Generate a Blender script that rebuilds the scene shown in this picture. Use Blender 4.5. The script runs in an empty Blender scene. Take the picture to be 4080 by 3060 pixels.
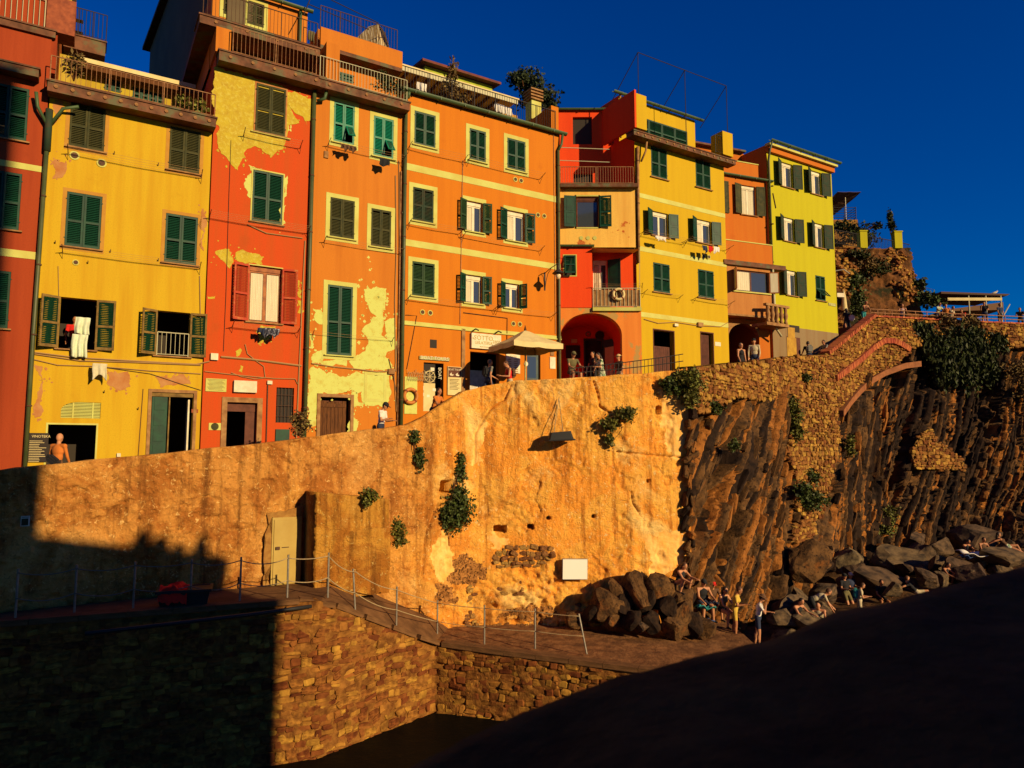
import bpy, bmesh, math, random
import numpy as np
from mathutils import Vector, Matrix, Euler
R = math.radians
random.seed(11)
rng = np.random.default_rng(11)
sc = bpy.context.scene
COL = sc.collection

# ---------------------------------------------------------------- camera
F_PX, CX, CY, PITCH = 2833.0, 2040.0, 1530.0, R(5.35)
cam = bpy.data.cameras.new('camera')
cam.sensor_width = 36.0
cam.lens = F_PX / 4080 * 36.0
cam.clip_start, cam.clip_end = 0.05, 3000
cam.dof.use_dof = True
cam.dof.focus_distance = 26.0
cam.dof.aperture_fstop = 3.2
cam_o = bpy.data.objects.new('camera', cam)
cam_o.rotation_euler = (R(90) + PITCH, 0, 0)
COL.objects.link(cam_o)
sc.camera = cam_o

# ---------------------------------------------------------------- light
SUN = Vector((0.63, -0.553, 0.285)).normalized()          # towards the sun
w = bpy.data.worlds.new('World')
sc.world = w
w.use_nodes = True
nt = w.node_tree
nt.nodes.clear()
sky = nt.nodes.new('ShaderNodeTexSky')
sky.sky_type = 'NISHITA'
sky.sun_disc = False
sky.sun_elevation = math.asin(SUN.z)
sky.sun_rotation = math.atan2(SUN.x, SUN.y)
sky.air_density, sky.dust_density, sky.ozone_density = 1.0, 0.0, 6.0
hs = nt.nodes.new('ShaderNodeHueSaturation')
hs.inputs['Hue'].default_value = 0.522
hs.inputs['Saturation'].default_value = 1.6
hs.inputs['Value'].default_value = 1.3
bg = nt.nodes.new('ShaderNodeBackground')
bg.inputs['Strength'].default_value = 0.05
wo = nt.nodes.new('ShaderNodeOutputWorld')
nt.links.new(sky.outputs[0], hs.inputs['Color'])
nt.links.new(hs.outputs[0], bg.inputs['Color'])
nt.links.new(bg.outputs[0], wo.inputs['Surface'])
sl = bpy.data.lights.new('sun', 'SUN')
sl.energy = 5.0
sl.angle = R(0.53)
sl.color = (1.0, 0.73, 0.38)
so = bpy.data.objects.new('sun', sl)
so.rotation_euler = (-SUN).to_track_quat('-Z', 'Y').to_euler()
so.location = SUN * 60
COL.objects.link(so)
vs = sc.view_settings
vs.view_transform, vs.look, vs.exposure, vs.gamma = 'Standard', 'None', 0.3, 1.0
vs.use_curve_mapping = False
sc.render.engine = 'CYCLES'
sc.cycles.use_denoising = True
sc.cycles.max_bounces = 6
sc.cycles.diffuse_bounces = 2
sc.cycles.glossy_bounces = 3
sc.cycles.transmission_bounces = 4
sc.cycles.caustics_reflective = sc.cycles.caustics_refractive = False
sc.cycles.sample_clamp_indirect = 6

# ---------------------------------------------------------------- picture geometry -> place
def ray(px, py):
    x, y = (px - CX) / F_PX, -(py - CY) / F_PX
    return Vector((x, math.cos(PITCH) - math.sin(PITCH) * y, math.sin(PITCH) + math.cos(PITCH) * y))
def at(px, py, Y):
    r = ray(px, py)
    return r * (Y / r.y)
def onz(px, py, z):
    r = ray(px, py)
    return r * (z / r.z)
class Frame:
    """upright plane: x along it, y into it, z up, origin o"""
    def __init__(s, x, y, z, ang):
        a = R(ang)
        s.ang = ang
        s.o = Vector((x, y, z))
        s.d = Vector((math.sin(a), math.cos(a), 0))
        s.i = Vector((-math.cos(a), math.sin(a), 0))
        s.rz = R(90) - a
    def hit(s, px, py, y=0.0):
        r = ray(px, py)
        return r * ((s.o.dot(s.i) + y) / r.dot(s.i))
    def loc(s, px, py, y=0.0):
        p = s.hit(px, py, y) - s.o
        return p.dot(s.d), p.z
    def P(s, x, y, z):
        return s.o + s.d * x + s.i * y + Vector((0, 0, z))

# ---------------------------------------------------------------- objects
def tag(o, label=None, cat=None, group=None, kind=None):
    if label: o['label'] = label
    if cat: o['category'] = cat
    if group: o['group'] = group
    if kind: o['kind'] = kind
    return o
def empty(name, loc=(0, 0, 0), rz=0.0, label=None, cat=None, group=None, kind=None):
    o = bpy.data.objects.new(name, None)
    o.empty_display_size = 0.2
    o.location = loc
    o.rotation_euler = (0, 0, rz)
    COL.objects.link(o)
    return tag(o, label, cat, group, kind)
def link(name, me, parent=None, loc=None, rot=None, scale=None):
    o = bpy.data.objects.new(name, me)
    COL.objects.link(o)
    if parent: o.parent = parent
    if loc is not None: o.location = loc
    if rot is not None: o.rotation_euler = rot
    if scale is not None: o.scale = scale
    return o
def np_mesh(name, V, F, mats, smooth=False, mi=None):
    me = bpy.data.meshes.new(name)
    me.from_pydata(V if isinstance(V, list) else V.tolist(), [], F if isinstance(F, list) else F.tolist())
    for m in (mats if isinstance(mats, (list, tuple)) else [mats]):
        me.materials.append(m)
    if mi is not None: me.polygons.foreach_set('material_index', np.asarray(mi, dtype=np.int32))
    if smooth: me.polygons.foreach_set('use_smooth', np.ones(len(me.polygons), dtype=bool))
    me.update()
    return me

class MB:
    def __init__(s):
        s.v, s.f, s.m, s.cur = [], [], [], 0
    def add(s, vs, fs):
        b = len(s.v)
        s.v += [tuple(q) for q in vs]
        s.f += [tuple(b + k for k in f) for f in fs]
        s.m += [s.cur] * len(fs)
        return s
    def box(s, x0, x1, y0, y1, z0, z1):
        return s.add([(x0, y0, z0), (x1, y0, z0), (x1, y1, z0), (x0, y1, z0), (x0, y0, z1), (x1, y0, z1), (x1, y1, z1), (x0, y1, z1)],
                     [(0, 3, 2, 1), (4, 5, 6, 7), (0, 1, 5, 4), (1, 2, 6, 5), (2, 3, 7, 6), (3, 0, 4, 7)])
    def hexa(s, a, b):      # two quads of four points
        return s.add(list(a) + list(b), [(0, 3, 2, 1), (4, 5, 6, 7), (0, 1, 5, 4), (1, 2, 6, 5), (2, 3, 7, 6), (3, 0, 4, 7)])
    def prism(s, poly, y0, y1):     # polygon in x,z extruded along y
        n = len(poly)
        if sum(poly[i][0] * poly[(i + 1) % n][1] - poly[(i + 1) % n][0] * poly[i][1] for i in range(n)) < 0: poly = poly[::-1]
        return s.add([(x, y0, z) for x, z in poly] + [(x, y1, z) for x, z in poly],
                     [tuple(range(n)), tuple(range(2 * n - 1, n - 1, -1))] + [(i, i + n, (i + 1) % n + n, (i + 1) % n) for i in range(n)])
    def tube(s, pts, r, n=6, cap=True):
        pts = [Vector(p) for p in pts]
        rs = r if isinstance(r, (list, tuple)) else [r] * len(pts)
        b, ring = [], []
        prev = None
        for k, p in enumerate(pts):
            t = (pts[min(k + 1, len(pts) - 1)] - pts[max(k - 1, 0)]).normalized()
            if prev is None:
                a = t.orthogonal().normalized()
            else:
                a = (prev - t * prev.dot(t)).normalized()
            prev = a
            c = t.cross(a)
            for j in range(n):
                q = 2 * math.pi * j / n
                b.append(p + (a * math.cos(q) + c * math.sin(q)) * rs[k])
        fs = []
        for k in range(len(pts) - 1):
            for j in range(n):
                fs.append((k * n + j, k * n + (j + 1) % n, (k + 1) * n + (j + 1) % n, (k + 1) * n + j))
        if cap:
            fs.append(tuple(range(n - 1, -1, -1)))
            fs.append(tuple((len(pts) - 1) * n + j for j in range(n)))
        return s.add(b, fs)
    def lathe(s, prof, c=(0, 0, 0), n=12, axis='z'):
        b, fs = [], []
        for r, h in prof:
            for j in range(n):
                q = 2 * math.pi * j / n
                e = (r * math.cos(q), r * math.sin(q), h)
                if axis == 'y': e = (e[0], h, e[1])
                b.append((c[0] + e[0], c[1] + e[1], c[2] + e[2]))
        for k in range(len(prof) - 1):
            for j in range(n):
                fs.append((k * n + j, k * n + (j + 1) % n, (k + 1) * n + (j + 1) % n, (k + 1) * n + j))
        fs.append(tuple(range(n - 1, -1, -1)))
        fs.append(tuple((len(prof) - 1) * n + j for j in range(n)))
        return s.add(b, fs)
    def torus(s, c, R0, r, n=20, m=8, axis='y'):
        b, fs = [], []
        for i in range(n):
            q = 2 * math.pi * i / n
            for j in range(m):
                p = 2 * math.pi * j / m
                a, h = R0 + r * math.cos(p), r * math.sin(p)
                e = (a * math.cos(q), h, a * math.sin(q)) if axis == 'y' else (a * math.cos(q), a * math.sin(q), h)
                b.append((c[0] + e[0], c[1] + e[1], c[2] + e[2]))
        for i in range(n):
            for j in range(m):
                fs.append((i * m + j, i * m + (j + 1) % m, (i + 1) % n * m + (j + 1) % m, (i + 1) % n * m + j))
        return s.add(b, fs)
    def ell(s, c, rad, rot=None, n=12, m=8):
        b, fs = [], []
        for i in range(m + 1):
            t = math.pi * i / m
            for j in range(n):
                q = 2 * math.pi * j / n
                e = Vector((rad[0] * math.sin(t) * math.cos(q), rad[1] * math.sin(t) * math.sin(q), rad[2] * math.cos(t)))
                if rot is not None: e = rot @ e
                b.append(Vector(c) + e)
        for i in range(m):
            for j in range(n):
                fs.append((i * n + j, (i + 1) * n + j, (i + 1) * n + (j + 1) % n, i * n + (j + 1) % n))
        return s.add(b, fs)
    def mesh(s, name, mats, smooth=False):
        me = np_mesh(name, s.v, s.f, mats, smooth, s.m if isinstance(mats, (list, tuple)) and len(mats) > 1 else None)
        return me
    def build(s, name, mats, parent=None, smooth=False, loc=None, rot=None):
        return link(name, s.mesh(name, mats, smooth), parent, loc, rot)

# ---------------------------------------------------------------- numpy noise
_perm = rng.random((64, 64, 64)).astype(np.float32)
def vnoise(x, y, z):
    x, y, z = np.broadcast_arrays(np.asarray(x, float), np.asarray(y, float), np.asarray(z, float))
    xi, yi, zi = np.floor(x).astype(int), np.floor(y).astype(int), np.floor(z).astype(int)
    fx, fy, fz = x - xi, y - yi, z - zi
    fx, fy, fz = fx * fx * (3 - 2 * fx), fy * fy * (3 - 2 * fy), fz * fz * (3 - 2 * fz)
    g = lambda a, b, c: _perm[(xi + a) & 63, (yi + b) & 63, (zi + c) & 63]
    l = lambda a, b, t: a + (b - a) * t
    return l(l(l(g(0, 0, 0), g(1, 0, 0), fx), l(g(0, 1, 0), g(1, 1, 0), fx), fy),
             l(l(g(0, 0, 1), g(1, 0, 1), fx), l(g(0, 1, 1), g(1, 1, 1), fx), fy), fz) * 2 - 1
def fbm(x, y, z, oct=4, gain=0.5):
    s, a, k = 0.0, 1.0, 1.0
    for o in range(oct):
        s = s + a * vnoise(x * k + 7.3 * o, y * k + 3.1 * o, z * k + 5.7 * o)
        a *= gain
        k *= 2.03
    return s

# ---------------------------------------------------------------- materials
SUNLIT = (1.72, 1.24, 0.62)
def lin(c):
    return tuple((v / 255 / 12.92) if v / 255 <= 0.04045 else ((v / 255 + 0.055) / 1.055) ** 2.4 for v in c)
def T(r, g, b):                     # surface colour that shows as this sRGB value in the evening sun
    return tuple(max(0.004, min(0.82, v / s)) for v, s in zip(lin((r, g, b)), SUNLIT))
MATS = {}
def mat(name, col, col2=None, scale=2.0, lo=0.35, hi=0.65, col3=None, scale3=0.6, lo3=0.5, hi3=0.62, stretch=(1, 1, 1), stretch3=(1, 1, 1),
        rough=0.85, bump=0.0, bscale=30.0, bdist=0.01, metal=0.0, spec=0.25, detail=6.0, island=0.0, alpha=1.0, trans=0.0, bstretch=(1, 1, 1), fine=None):
    if name in MATS: return MATS[name]
    m = bpy.data.materials.new(name)
    MATS[name] = m
    m.use_nodes = True
    N, Lk = m.node_tree.nodes, m.node_tree.links
    N.clear()
    out = N.new('ShaderNodeOutputMaterial')
    b = N.new('ShaderNodeBsdfPrincipled')
    Lk.new(b.outputs[0], out.inputs['Surface'])
    b.inputs['Roughness'].default_value = rough
    b.inputs['Metallic'].default_value = metal
    b.inputs['Specular IOR Level'].default_value = spec
    b.inputs['Transmission Weight'].default_value = trans
    tc = N.new('ShaderNodeTexCoord')
    def nz(sc_, st, det=detail, rgh=0.6):
        mp = N.new('ShaderNodeMapping')
        mp.inputs['Scale'].default_value = st
        Lk.new(tc.outputs['Object'], mp.inputs['Vector'])
        n = N.new('ShaderNodeTexNoise')
        n.inputs['Scale'].default_value = sc_
        n.inputs['Detail'].default_value = det
        n.inputs['Roughness'].default_value = rgh
        Lk.new(mp.outputs[0], n.inputs['Vector'])
        return n.outputs['Fac']
    def mixc(f, a_sock, a, c, l_, h_):
        mr = N.new('ShaderNodeMapRange')
        mr.inputs['From Min'].default_value, mr.inputs['From Max'].default_value = l_, h_
        Lk.new(f, mr.inputs['Value'])
        mx = N.new('ShaderNodeMix')
        mx.data_type = 'RGBA'
        Lk.new(mr.outputs[0], mx.inputs['Factor'])
        if a_sock is not None: Lk.new(a_sock, mx.inputs[6])
        else: mx.inputs[6].default_value = (*a, 1)
        mx.inputs[7].default_value = (*c, 1)
        return mx.outputs[2]
    sock = None
    if col2 is not None: sock = mixc(nz(scale, stretch), None, col, col2, lo, hi)
    if col3 is not None: sock = mixc(nz(scale3, stretch3), sock, col, col3, lo3, hi3)
    if fine is not None: sock = mixc(nz(fine[1], (1, 1, 1), 3), sock, col, fine[0], fine[2], fine[3])
    if island:
        g = N.new('ShaderNodeNewGeometry')
        hsv = N.new('ShaderNodeHueSaturation')
        mr = N.new('ShaderNodeMapRange')
        mr.inputs['To Min'].default_value, mr.inputs['To Max'].default_value = 1 - island, 1 + island
        Lk.new(g.outputs['Random Per Island'], mr.inputs['Value'])
        Lk.new(mr.outputs[0], hsv.inputs['Value'])
        mh = N.new('ShaderNodeMapRange')
        mh.inputs['To Min'].default_value, mh.inputs['To Max'].default_value = 0.5 - island * 0.05, 0.5 + island * 0.05
        oi = N.new('ShaderNodeObjectInfo')
        ad = N.new('ShaderNodeMath'); ad.operation = 'ADD'
        Lk.new(g.outputs['Random Per Island'], ad.inputs[0])
        Lk.new(oi.outputs['Random'], ad.inputs[1])
        fr = N.new('ShaderNodeMath'); fr.operation = 'FRACT'
        Lk.new(ad.outputs[0], fr.inputs[0])
        Lk.new(fr.outputs[0], mh.inputs['Value'])
        Lk.new(fr.outputs[0], mr.inputs['Value'])
        Lk.new(mh.outputs[0], hsv.inputs['Hue'])
        if sock is not None: Lk.new(sock, hsv.inputs['Color'])
        else: hsv.inputs['Color'].default_value = (*col, 1)
        sock = hsv.outputs[0]
    if sock is not None: Lk.new(sock, b.inputs['Base Color'])
    else: b.inputs['Base Color'].default_value = (*col, 1)
    if bump:
        bp = N.new('ShaderNodeBump')
        bp.inputs['Strength'].default_value = bump
        bp.inputs['Distance'].default_value = bdist
        Lk.new(nz(bscale, bstretch, 5, 0.65), bp.inputs['Height'])
        Lk.new(bp.outputs[0], b.inputs['Normal'])
    return m
def dk(c, k):
    return tuple(v * k for v in c)
def plaster(name, rgb, stain=0.72, hue=(1, 0.82, 0.7), peel=None, pl=(0.62, 0.66), bump=0.35, pscale=0.5, gain=1.0):
    c = tuple(min(0.82, v * gain) for v in T(*rgb))
    s2 = tuple(v * stain * h for v, h in zip(c, hue))
    return mat(name, c, s2, scale=0.9, lo=0.42, hi=0.76, col3=peel if peel else dk(s2, 0.9), scale3=pscale if peel else 1.3,
               lo3=pl[0] if peel else 0.6, hi3=pl[1] if peel else 0.85, stretch=(3.2, 3.2, 0.2), bump=bump, bscale=14, bdist=0.012,
               fine=(dk(c, 0.82), 26, 0.5, 0.75))
M = dict(
    green=mat('shutter_green', T(22, 74, 34), T(16, 52, 26), scale=3, rough=0.55, bump=0.1, bscale=20),
    brightgreen=mat('shutter_bright_green', T(24, 140, 78), T(18, 112, 60), scale=3, rough=0.5),
    olive=mat('shutter_faded_brown', T(92, 74, 24), T(60, 56, 20), scale=4, rough=0.8, bump=0.2, bscale=25),
    darkgreen=mat('shutter_weathered_green', T(52, 62, 30), T(84, 56, 22), scale=3.5, lo=0.45, hi=0.75, rough=0.8, bump=0.2),
    mossgreen=mat('shutter_moss_green', T(54, 74, 24), T(38, 58, 22), scale=3, rough=0.7),
    greenwood=mat('shutter_stripped_wood', T(170, 116, 40), T(120, 80, 26), scale=5, rough=0.8),
    palewood=mat('shutter_pale_wood', T(222, 196, 92), T(180, 140, 60), scale=5, rough=0.8),
    red=mat('shutter_red', T(214, 66, 24), T(224, 120, 44), scale=5, lo=0.5, hi=0.7, rough=0.7),
    cream=mat('cream_paint', T(240, 212, 84), T(228, 188, 66), scale=1.2, rough=0.8, bump=0.2, bscale=18),
    white=mat('white_paint', (0.7, 0.65, 0.46), (0.55, 0.48, 0.32), scale=4, rough=0.6),
    sash=mat('sash_wood', T(208, 108, 36), T(160, 76, 24), scale=6, rough=0.6),
    dark=mat('room_dark', (0.035, 0.028, 0.022), rough=0.9),  # shade inside rooms and openings put into a near-black colour
    steel=mat('galvanised_steel', (0.3, 0.27, 0.22), (0.2, 0.18, 0.15), scale=8, metal=0.6, rough=0.45),
    rail=mat('painted_rail', T(206, 130, 60), T(150, 84, 36), scale=8, rough=0.6),
    railpale=mat('pale_rail', T(226, 190, 110), rough=0.6),
    iron=mat('dark_iron', (0.035, 0.03, 0.028), rough=0.6, metal=0.3),
    rust=mat('rusty_iron', (0.11, 0.05, 0.025), (0.05, 0.03, 0.02), scale=20, rough=0.8),
    pipe=mat('brown_green_pipe', T(104, 92, 34), T(74, 76, 30), scale=1.4, rough=0.5, spec=0.4),
    gutter=mat('green_gutter', T(96, 104, 44), T(74, 84, 36), scale=1.5, rough=0.5),
    slab=mat('slate_slab', T(150, 84, 40), T(104, 58, 26), scale=3, rough=0.8, bump=0.3, bscale=12, col3=T(120, 100, 50), scale3=2.0),
    stone=mat('dressed_stone', T(206, 136, 60), T(160, 96, 40), scale=4, rough=0.9, bump=0.5, bscale=14),
    wood=mat('old_wood', T(136, 72, 22), T(84, 42, 12), scale=6, stretch=(6, 6, 0.5), rough=0.85, bump=0.6, bscale=10, bstretch=(6, 6, 0.4)),
    brownwood=mat('brown_door', T(124, 60, 28), T(100, 46, 20), scale=5, rough=0.7),
    yellowdoor=mat('yellow_door', T(226, 152, 30), T(196, 124, 24), scale=3, rough=0.7),
    cable=mat('pale_cable', T(196, 132, 60), rough=0.7),
    blackcable=mat('dark_cable', (0.05, 0.035, 0.025), rough=0.7),
    curtain=mat('curtain', (0.66, 0.6, 0.42), (0.5, 0.44, 0.3), scale=5, stretch=(8, 8, 0.3), rough=0.9),
    glass=mat('window_glass', (0.04, 0.05, 0.06), rough=0.04, spec=1.0),
    greydoor=mat('grey_green_door', T(88, 92, 64), T(70, 74, 50), scale=4, rough=0.5),
    black=mat('black_plastic', (0.02, 0.02, 0.02), rough=0.5),
    terracotta=mat('terracotta', T(196, 92, 40), T(150, 66, 30), scale=5, rough=0.85),
    tile=mat('roof_tile', T(150, 66, 36), T(110, 60, 36), scale=3, rough=0.85),
    brick=mat('red_brick', (0.42, 0.10, 0.035), (0.28, 0.07, 0.03), scale=3, rough=0.9, bump=0.4, bscale=30, island=0.3),
    canvas=mat('cream_canvas', (0.66, 0.55, 0.27), (0.56, 0.45, 0.2), scale=2, rough=0.9),
    rope=mat('rope', (0.40, 0.30, 0.16), (0.28, 0.2, 0.1), scale=30, rough=0.9),
)
print('p1 ok')
# ================================================================ facade kit
BASE = Frame(-3.29, 27.4, 0, 58.7)
SLAT = {}
def slat_mesh(m):
    if m.name not in SLAT:
        b = MB()
        c, s_ = math.cos(R(52)), math.sin(R(52))
        q = [(-0.5, -0.024 * c, -0.024 * s_), (0.5, -0.024 * c, -0.024 * s_), (0.5, 0.024 * c, 0.024 * s_), (-0.5, 0.024 * c, 0.024 * s_)]
        k = (0, 0.009 * s_, -0.009 * c)
        b.hexa(q, [(x + k[0], y + k[1], z + k[2]) for x, y, z in q])
        SLAT[m.name] = b.mesh('slat', m)
    return SLAT[m.name]
BAR = {}
def bar_mesh(m, r=0.009):
    key = (m.name, r)
    if key not in BAR:
        BAR[key] = MB().tube([(0, 0, 0), (0, 0, 1)], r, 5).mesh('bar', m)
    return BAR[key]
def leaf(par, xh, z0, wd, h, side, ang, m, indiv=False, flap=0, y=-0.045, solid=False, slm=None):
    st, t = 0.055, 0.018
    zm = h * 0.47
    b = MB()
    X = lambda a, c: (min(side * a, side * c), max(side * a, side * c))
    for a, c in ((0, st), (wd - st, wd)):
        b.box(*X(a, c), -t, t, 0, h)
    for a, c in ((0, 0.09), (zm - 0.03, zm + 0.04), (h - 0.07, h)):
        b.box(*X(st, wd - st), -t + 0.002, t - 0.002, a, c)
    if solid:
        b.box(*X(st, wd - st), -0.006, 0.006, 0.09, h - 0.07)
        for a, c in ((0.13, zm - 0.07), (zm + 0.08, h - 0.11)):
            b.box(*X(st + 0.05, wd - st - 0.05), -0.014, 0.014, a, c)
    for zz in (h * 0.14, h * 0.86):                   # hinges
        b.box(*X(-0.03, 0.05), -0.028, -t - 0.001, zz, zz + 0.03)
    o = b.build('shutter', m, par, loc=(xh, y, z0), rot=(0, 0, -side * R(ang)))
    if solid: return o
    slm = slm or m
    sw = wd - 2 * st
    pitch = 0.055
    lo_panel = [0.09 + pitch * (k + 0.5) for k in range(int((zm - 0.12) / pitch))]
    up_panel = [zm + 0.04 + pitch * (k + 0.5) for k in range(int((h - 0.07 - zm - 0.04) / pitch))]
    if flap:
        fb = MB()
        hh = zm - 0.03 - 0.09
        for a, c in ((st, st + 0.04), (wd - st - 0.04, wd - st)): fb.box(*X(a, c), -t, t, -hh, 0)
        for a, c in ((-hh, -hh + 0.05), (-0.05, 0)): fb.box(*X(st + 0.04, wd - st - 0.04), -t + 0.002, t - 0.002, a, c)
        fo = fb.build('shutter_flap', m, o, loc=(0, -0.01, zm - 0.03), rot=(-R(flap), 0, 0))
        sb = MB()
        me = slat_mesh(slm)
        for k in range(int((hh - 0.1) / pitch)):
            zz = -hh + 0.05 + pitch * (k + 0.5)
            sb.add([(side * wd / 2 + v.co.x * (sw - 0.09), v.co.y, zz + v.co.z) for v in me.vertices], [tuple(p.vertices) for p in me.polygons])
        # the flap's own louvres stay with the flap mesh
        fo.data = (lambda q: q)(merge_mesh(fo.data, sb, slm))
        lo_panel = []
    zs = lo_panel + up_panel
    if indiv:
        for zz in zs:
            link('slat', slat_mesh(slm), o, (side * wd / 2, 0, zz), None, (sw + 0.004, 1, 1))
    else:
        sb = MB()
        me = slat_mesh(slm)
        vs_, fs_ = [tuple(v.co) for v in me.vertices], [tuple(p.vertices) for p in me.polygons]
        for zz in zs:
            sb.add([(side * wd / 2 + x * (sw + 0.004), yy, zz + z) for x, yy, z in vs_], fs_)
        tag(sb.build('slats', slm, o), kind='stuff')
    return o
def merge_mesh(me, mb, m):
    b = MB()
    b.add([tuple(v.co) for v in me.vertices], [tuple(p.vertices) for p in me.polygons])
    b.add(mb.v, mb.f)
    return b.mesh(me.name, m)
def lettering(txt, size, m, par, loc, rot=(R(90), 0, 0), align='CENTER', ext=0.004, xs=1.0, name='lettering'):
    cu = bpy.data.curves.new('t', 'FONT')
    cu.body, cu.size, cu.extrude, cu.align_x, cu.align_y = txt, size, ext, align, 'CENTER'
    cu.resolution_u = 2
    o = bpy.data.objects.new('t', cu)
    COL.objects.link(o)
    bpy.context.view_layer.update()
    me = bpy.data.meshes.new_from_object(o.evaluated_get(bpy.context.evaluated_depsgraph_get()))
    bpy.data.objects.remove(o)
    me.materials.clear()
    me.materials.append(m)
    return link(name, me, par, loc, rot, (xs, 1, 1))
def ragged(poly, amp=0.05, it=3, seed=0):
    rr = random.Random(seed)
    for k in range(it):
        q = []
        for i, p in enumerate(poly):
            n = poly[(i + 1) % len(poly)]
            L = math.hypot(n[0] - p[0], n[1] - p[1])
            if L > 0.03:
                e = rr.gauss(0, amp * L)
                q += [p, ((p[0] + n[0]) / 2 - (n[1] - p[1]) / max(L, 1e-6) * e, (p[1] + n[1]) / 2 + (n[0] - p[0]) / max(L, 1e-6) * e)]
            else: q.append(p)
        poly = q
    return poly

class Bld:
    def __init__(s, name, label, x0, x1, z0, z1, wall, depth=7.0, base=BASE, y=0.0, side=None, roofm=None, indiv=False, sides=True):
        o = base.P(x0, y, z0)
        s.f = Frame(o.x, o.y, o.z, base.ang)
        s.root = empty(name, o, s.f.rz, label, 'house')
        s.W, s.H, s.wall, s.depth, s.holes, s.indiv = x1 - x0, z1 - z0, wall, depth, [], indiv
        s.side, s.roofm, s.sides = side or wall, roofm or M['slab'], sides
        s.arches = []
    def loc(s, px, py, y=0.0): return s.f.loc(px, py, y)
    def rect(s, tl, br, y=0.0):
        a, b = s.loc(*tl, y), s.loc(*br, y)
        return a[0], b[0], b[1], a[1]          # x0,x1,z0,z1
    def pierced(s, X0, X1, Z0, Z1, holes, y, m, t=0.28, name='wall'):
        xs = sorted({X0, X1} | {min(max(h[k], X0), X1) for h in holes for k in (0, 1)})
        zs = sorted({Z0, Z1} | {min(max(h[k], Z0), Z1) for h in holes for k in (2, 3)})
        b = MB()
        for i in range(len(xs) - 1):
            for j in range(len(zs) - 1):
                cx, cz = (xs[i] + xs[i + 1]) / 2, (zs[j] + zs[j + 1]) / 2
                if any(h[0] < cx < h[1] and h[2] < cz < h[3] for h in holes): continue
                b.add([(xs[i], y, zs[j]), (xs[i + 1], y, zs[j]), (xs[i + 1], y, zs[j + 1]), (xs[i], y, zs[j + 1])], [(0, 1, 2, 3)])
        for x0, x1, z0, z1 in holes:
            b.add([(x0, y, z0), (x1, y, z0), (x1, y + t, z0), (x0, y + t, z0)], [(0, 1, 2, 3)])
            b.add([(x0, y, z1), (x1, y, z1), (x1, y + t, z1), (x0, y + t, z1)], [(3, 2, 1, 0)])
            b.add([(x0, y, z0), (x0, y, z1), (x0, y + t, z1), (x0, y + t, z0)], [(3, 2, 1, 0)])
            b.add([(x1, y, z0), (x1, y, z1), (x1, y + t, z1), (x1, y + t, z0)], [(0, 1, 2, 3)])
        return b.build(name, m, s.root)
    def finish(s):
        s.pierced(0.0, s.W, 0.0, s.H, s.holes, 0.0, s.wall)
        if s.sides:
            b = MB()
            D, W, H = s.depth, s.W, s.H
            b.add([(0, 0, 0), (0, 0, H), (0, D, H), (0, D, 0)], [(0, 1, 2, 3)])
            b.add([(W, 0, 0), (W, 0, H), (W, D, H), (W, D, 0)], [(3, 2, 1, 0)])
            b.add([(0, D, 0), (W, D, 0), (W, D, H), (0, D, H)], [(3, 2, 1, 0)])
            b.build('side_wall', s.side, s.root)
            MB().add([(0, 0, H - 0.01), (W, 0, H - 0.01), (W, D, H - 0.01), (0, D, H - 0.01)], [(0, 1, 2, 3)]).build('roof', s.roofm, s.root)
            if s.holes:
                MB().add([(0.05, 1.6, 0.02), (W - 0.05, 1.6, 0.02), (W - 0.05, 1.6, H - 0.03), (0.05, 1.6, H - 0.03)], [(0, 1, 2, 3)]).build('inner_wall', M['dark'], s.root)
        return s
    # ---- parts
    def surround(s, x0, x1, z0, z1, wd=0.13, m=None, th=0.012, bottom=True, name='window_surround'):
        b = MB()
        b.box(x0 - wd, x0 - 0.002, -th, 0.0, z0 - (wd if bottom else 0), z1 + wd)
        b.box(x1 + 0.002, x1 + wd, -th, 0.0, z0 - (wd if bottom else 0), z1 + wd)
        b.box(x0 - 0.002, x1 + 0.002, -th + 0.001, 0.0, z1 + 0.002, z1 + wd)
        if bottom: b.box(x0 - 0.002, x1 + 0.002, -th + 0.001, 0.0, z0 - wd, z0 - 0.002)
        return b.build(name, m or M['cream'], s.root)
    def sill(s, x0, x1, z, m=None):
        MB().box(x0 - 0.09, x1 + 0.09, -0.09, 0.03, z - 0.045, z - 0.004).build('window_sill', m or M['stone'], s.root)
    def closed(s, tl, br, m='green', sur=None, surw=0.13, flaps=(0, 0), sill=True, slm=None, yy=0.01):
        x0, x1, z0, z1 = s.rect(tl, br)
        s.holes.append((x0, x1, z0, z1))
        wd = (x1 - x0) / 2
        M_ = M[m]
        if sur: s.surround(x0, x1, z0, z1, surw, M[sur])
        if sill: s.sill(x0, x1, z0, M[sur] if sur else None)
        leaf(s.root, x0 + 0.006, z0 + 0.006, wd - 0.01, z1 - z0 - 0.012, 1, 0, M_, s.indiv, flaps[0], y=yy, slm=slm and M[slm])
        leaf(s.root, x1 - 0.006, z0 + 0.006, wd - 0.01, z1 - z0 - 0.012, -1, 0, M_, s.indiv, flaps[1], y=yy, slm=slm and M[slm])
        return x0, x1, z0, z1
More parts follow.
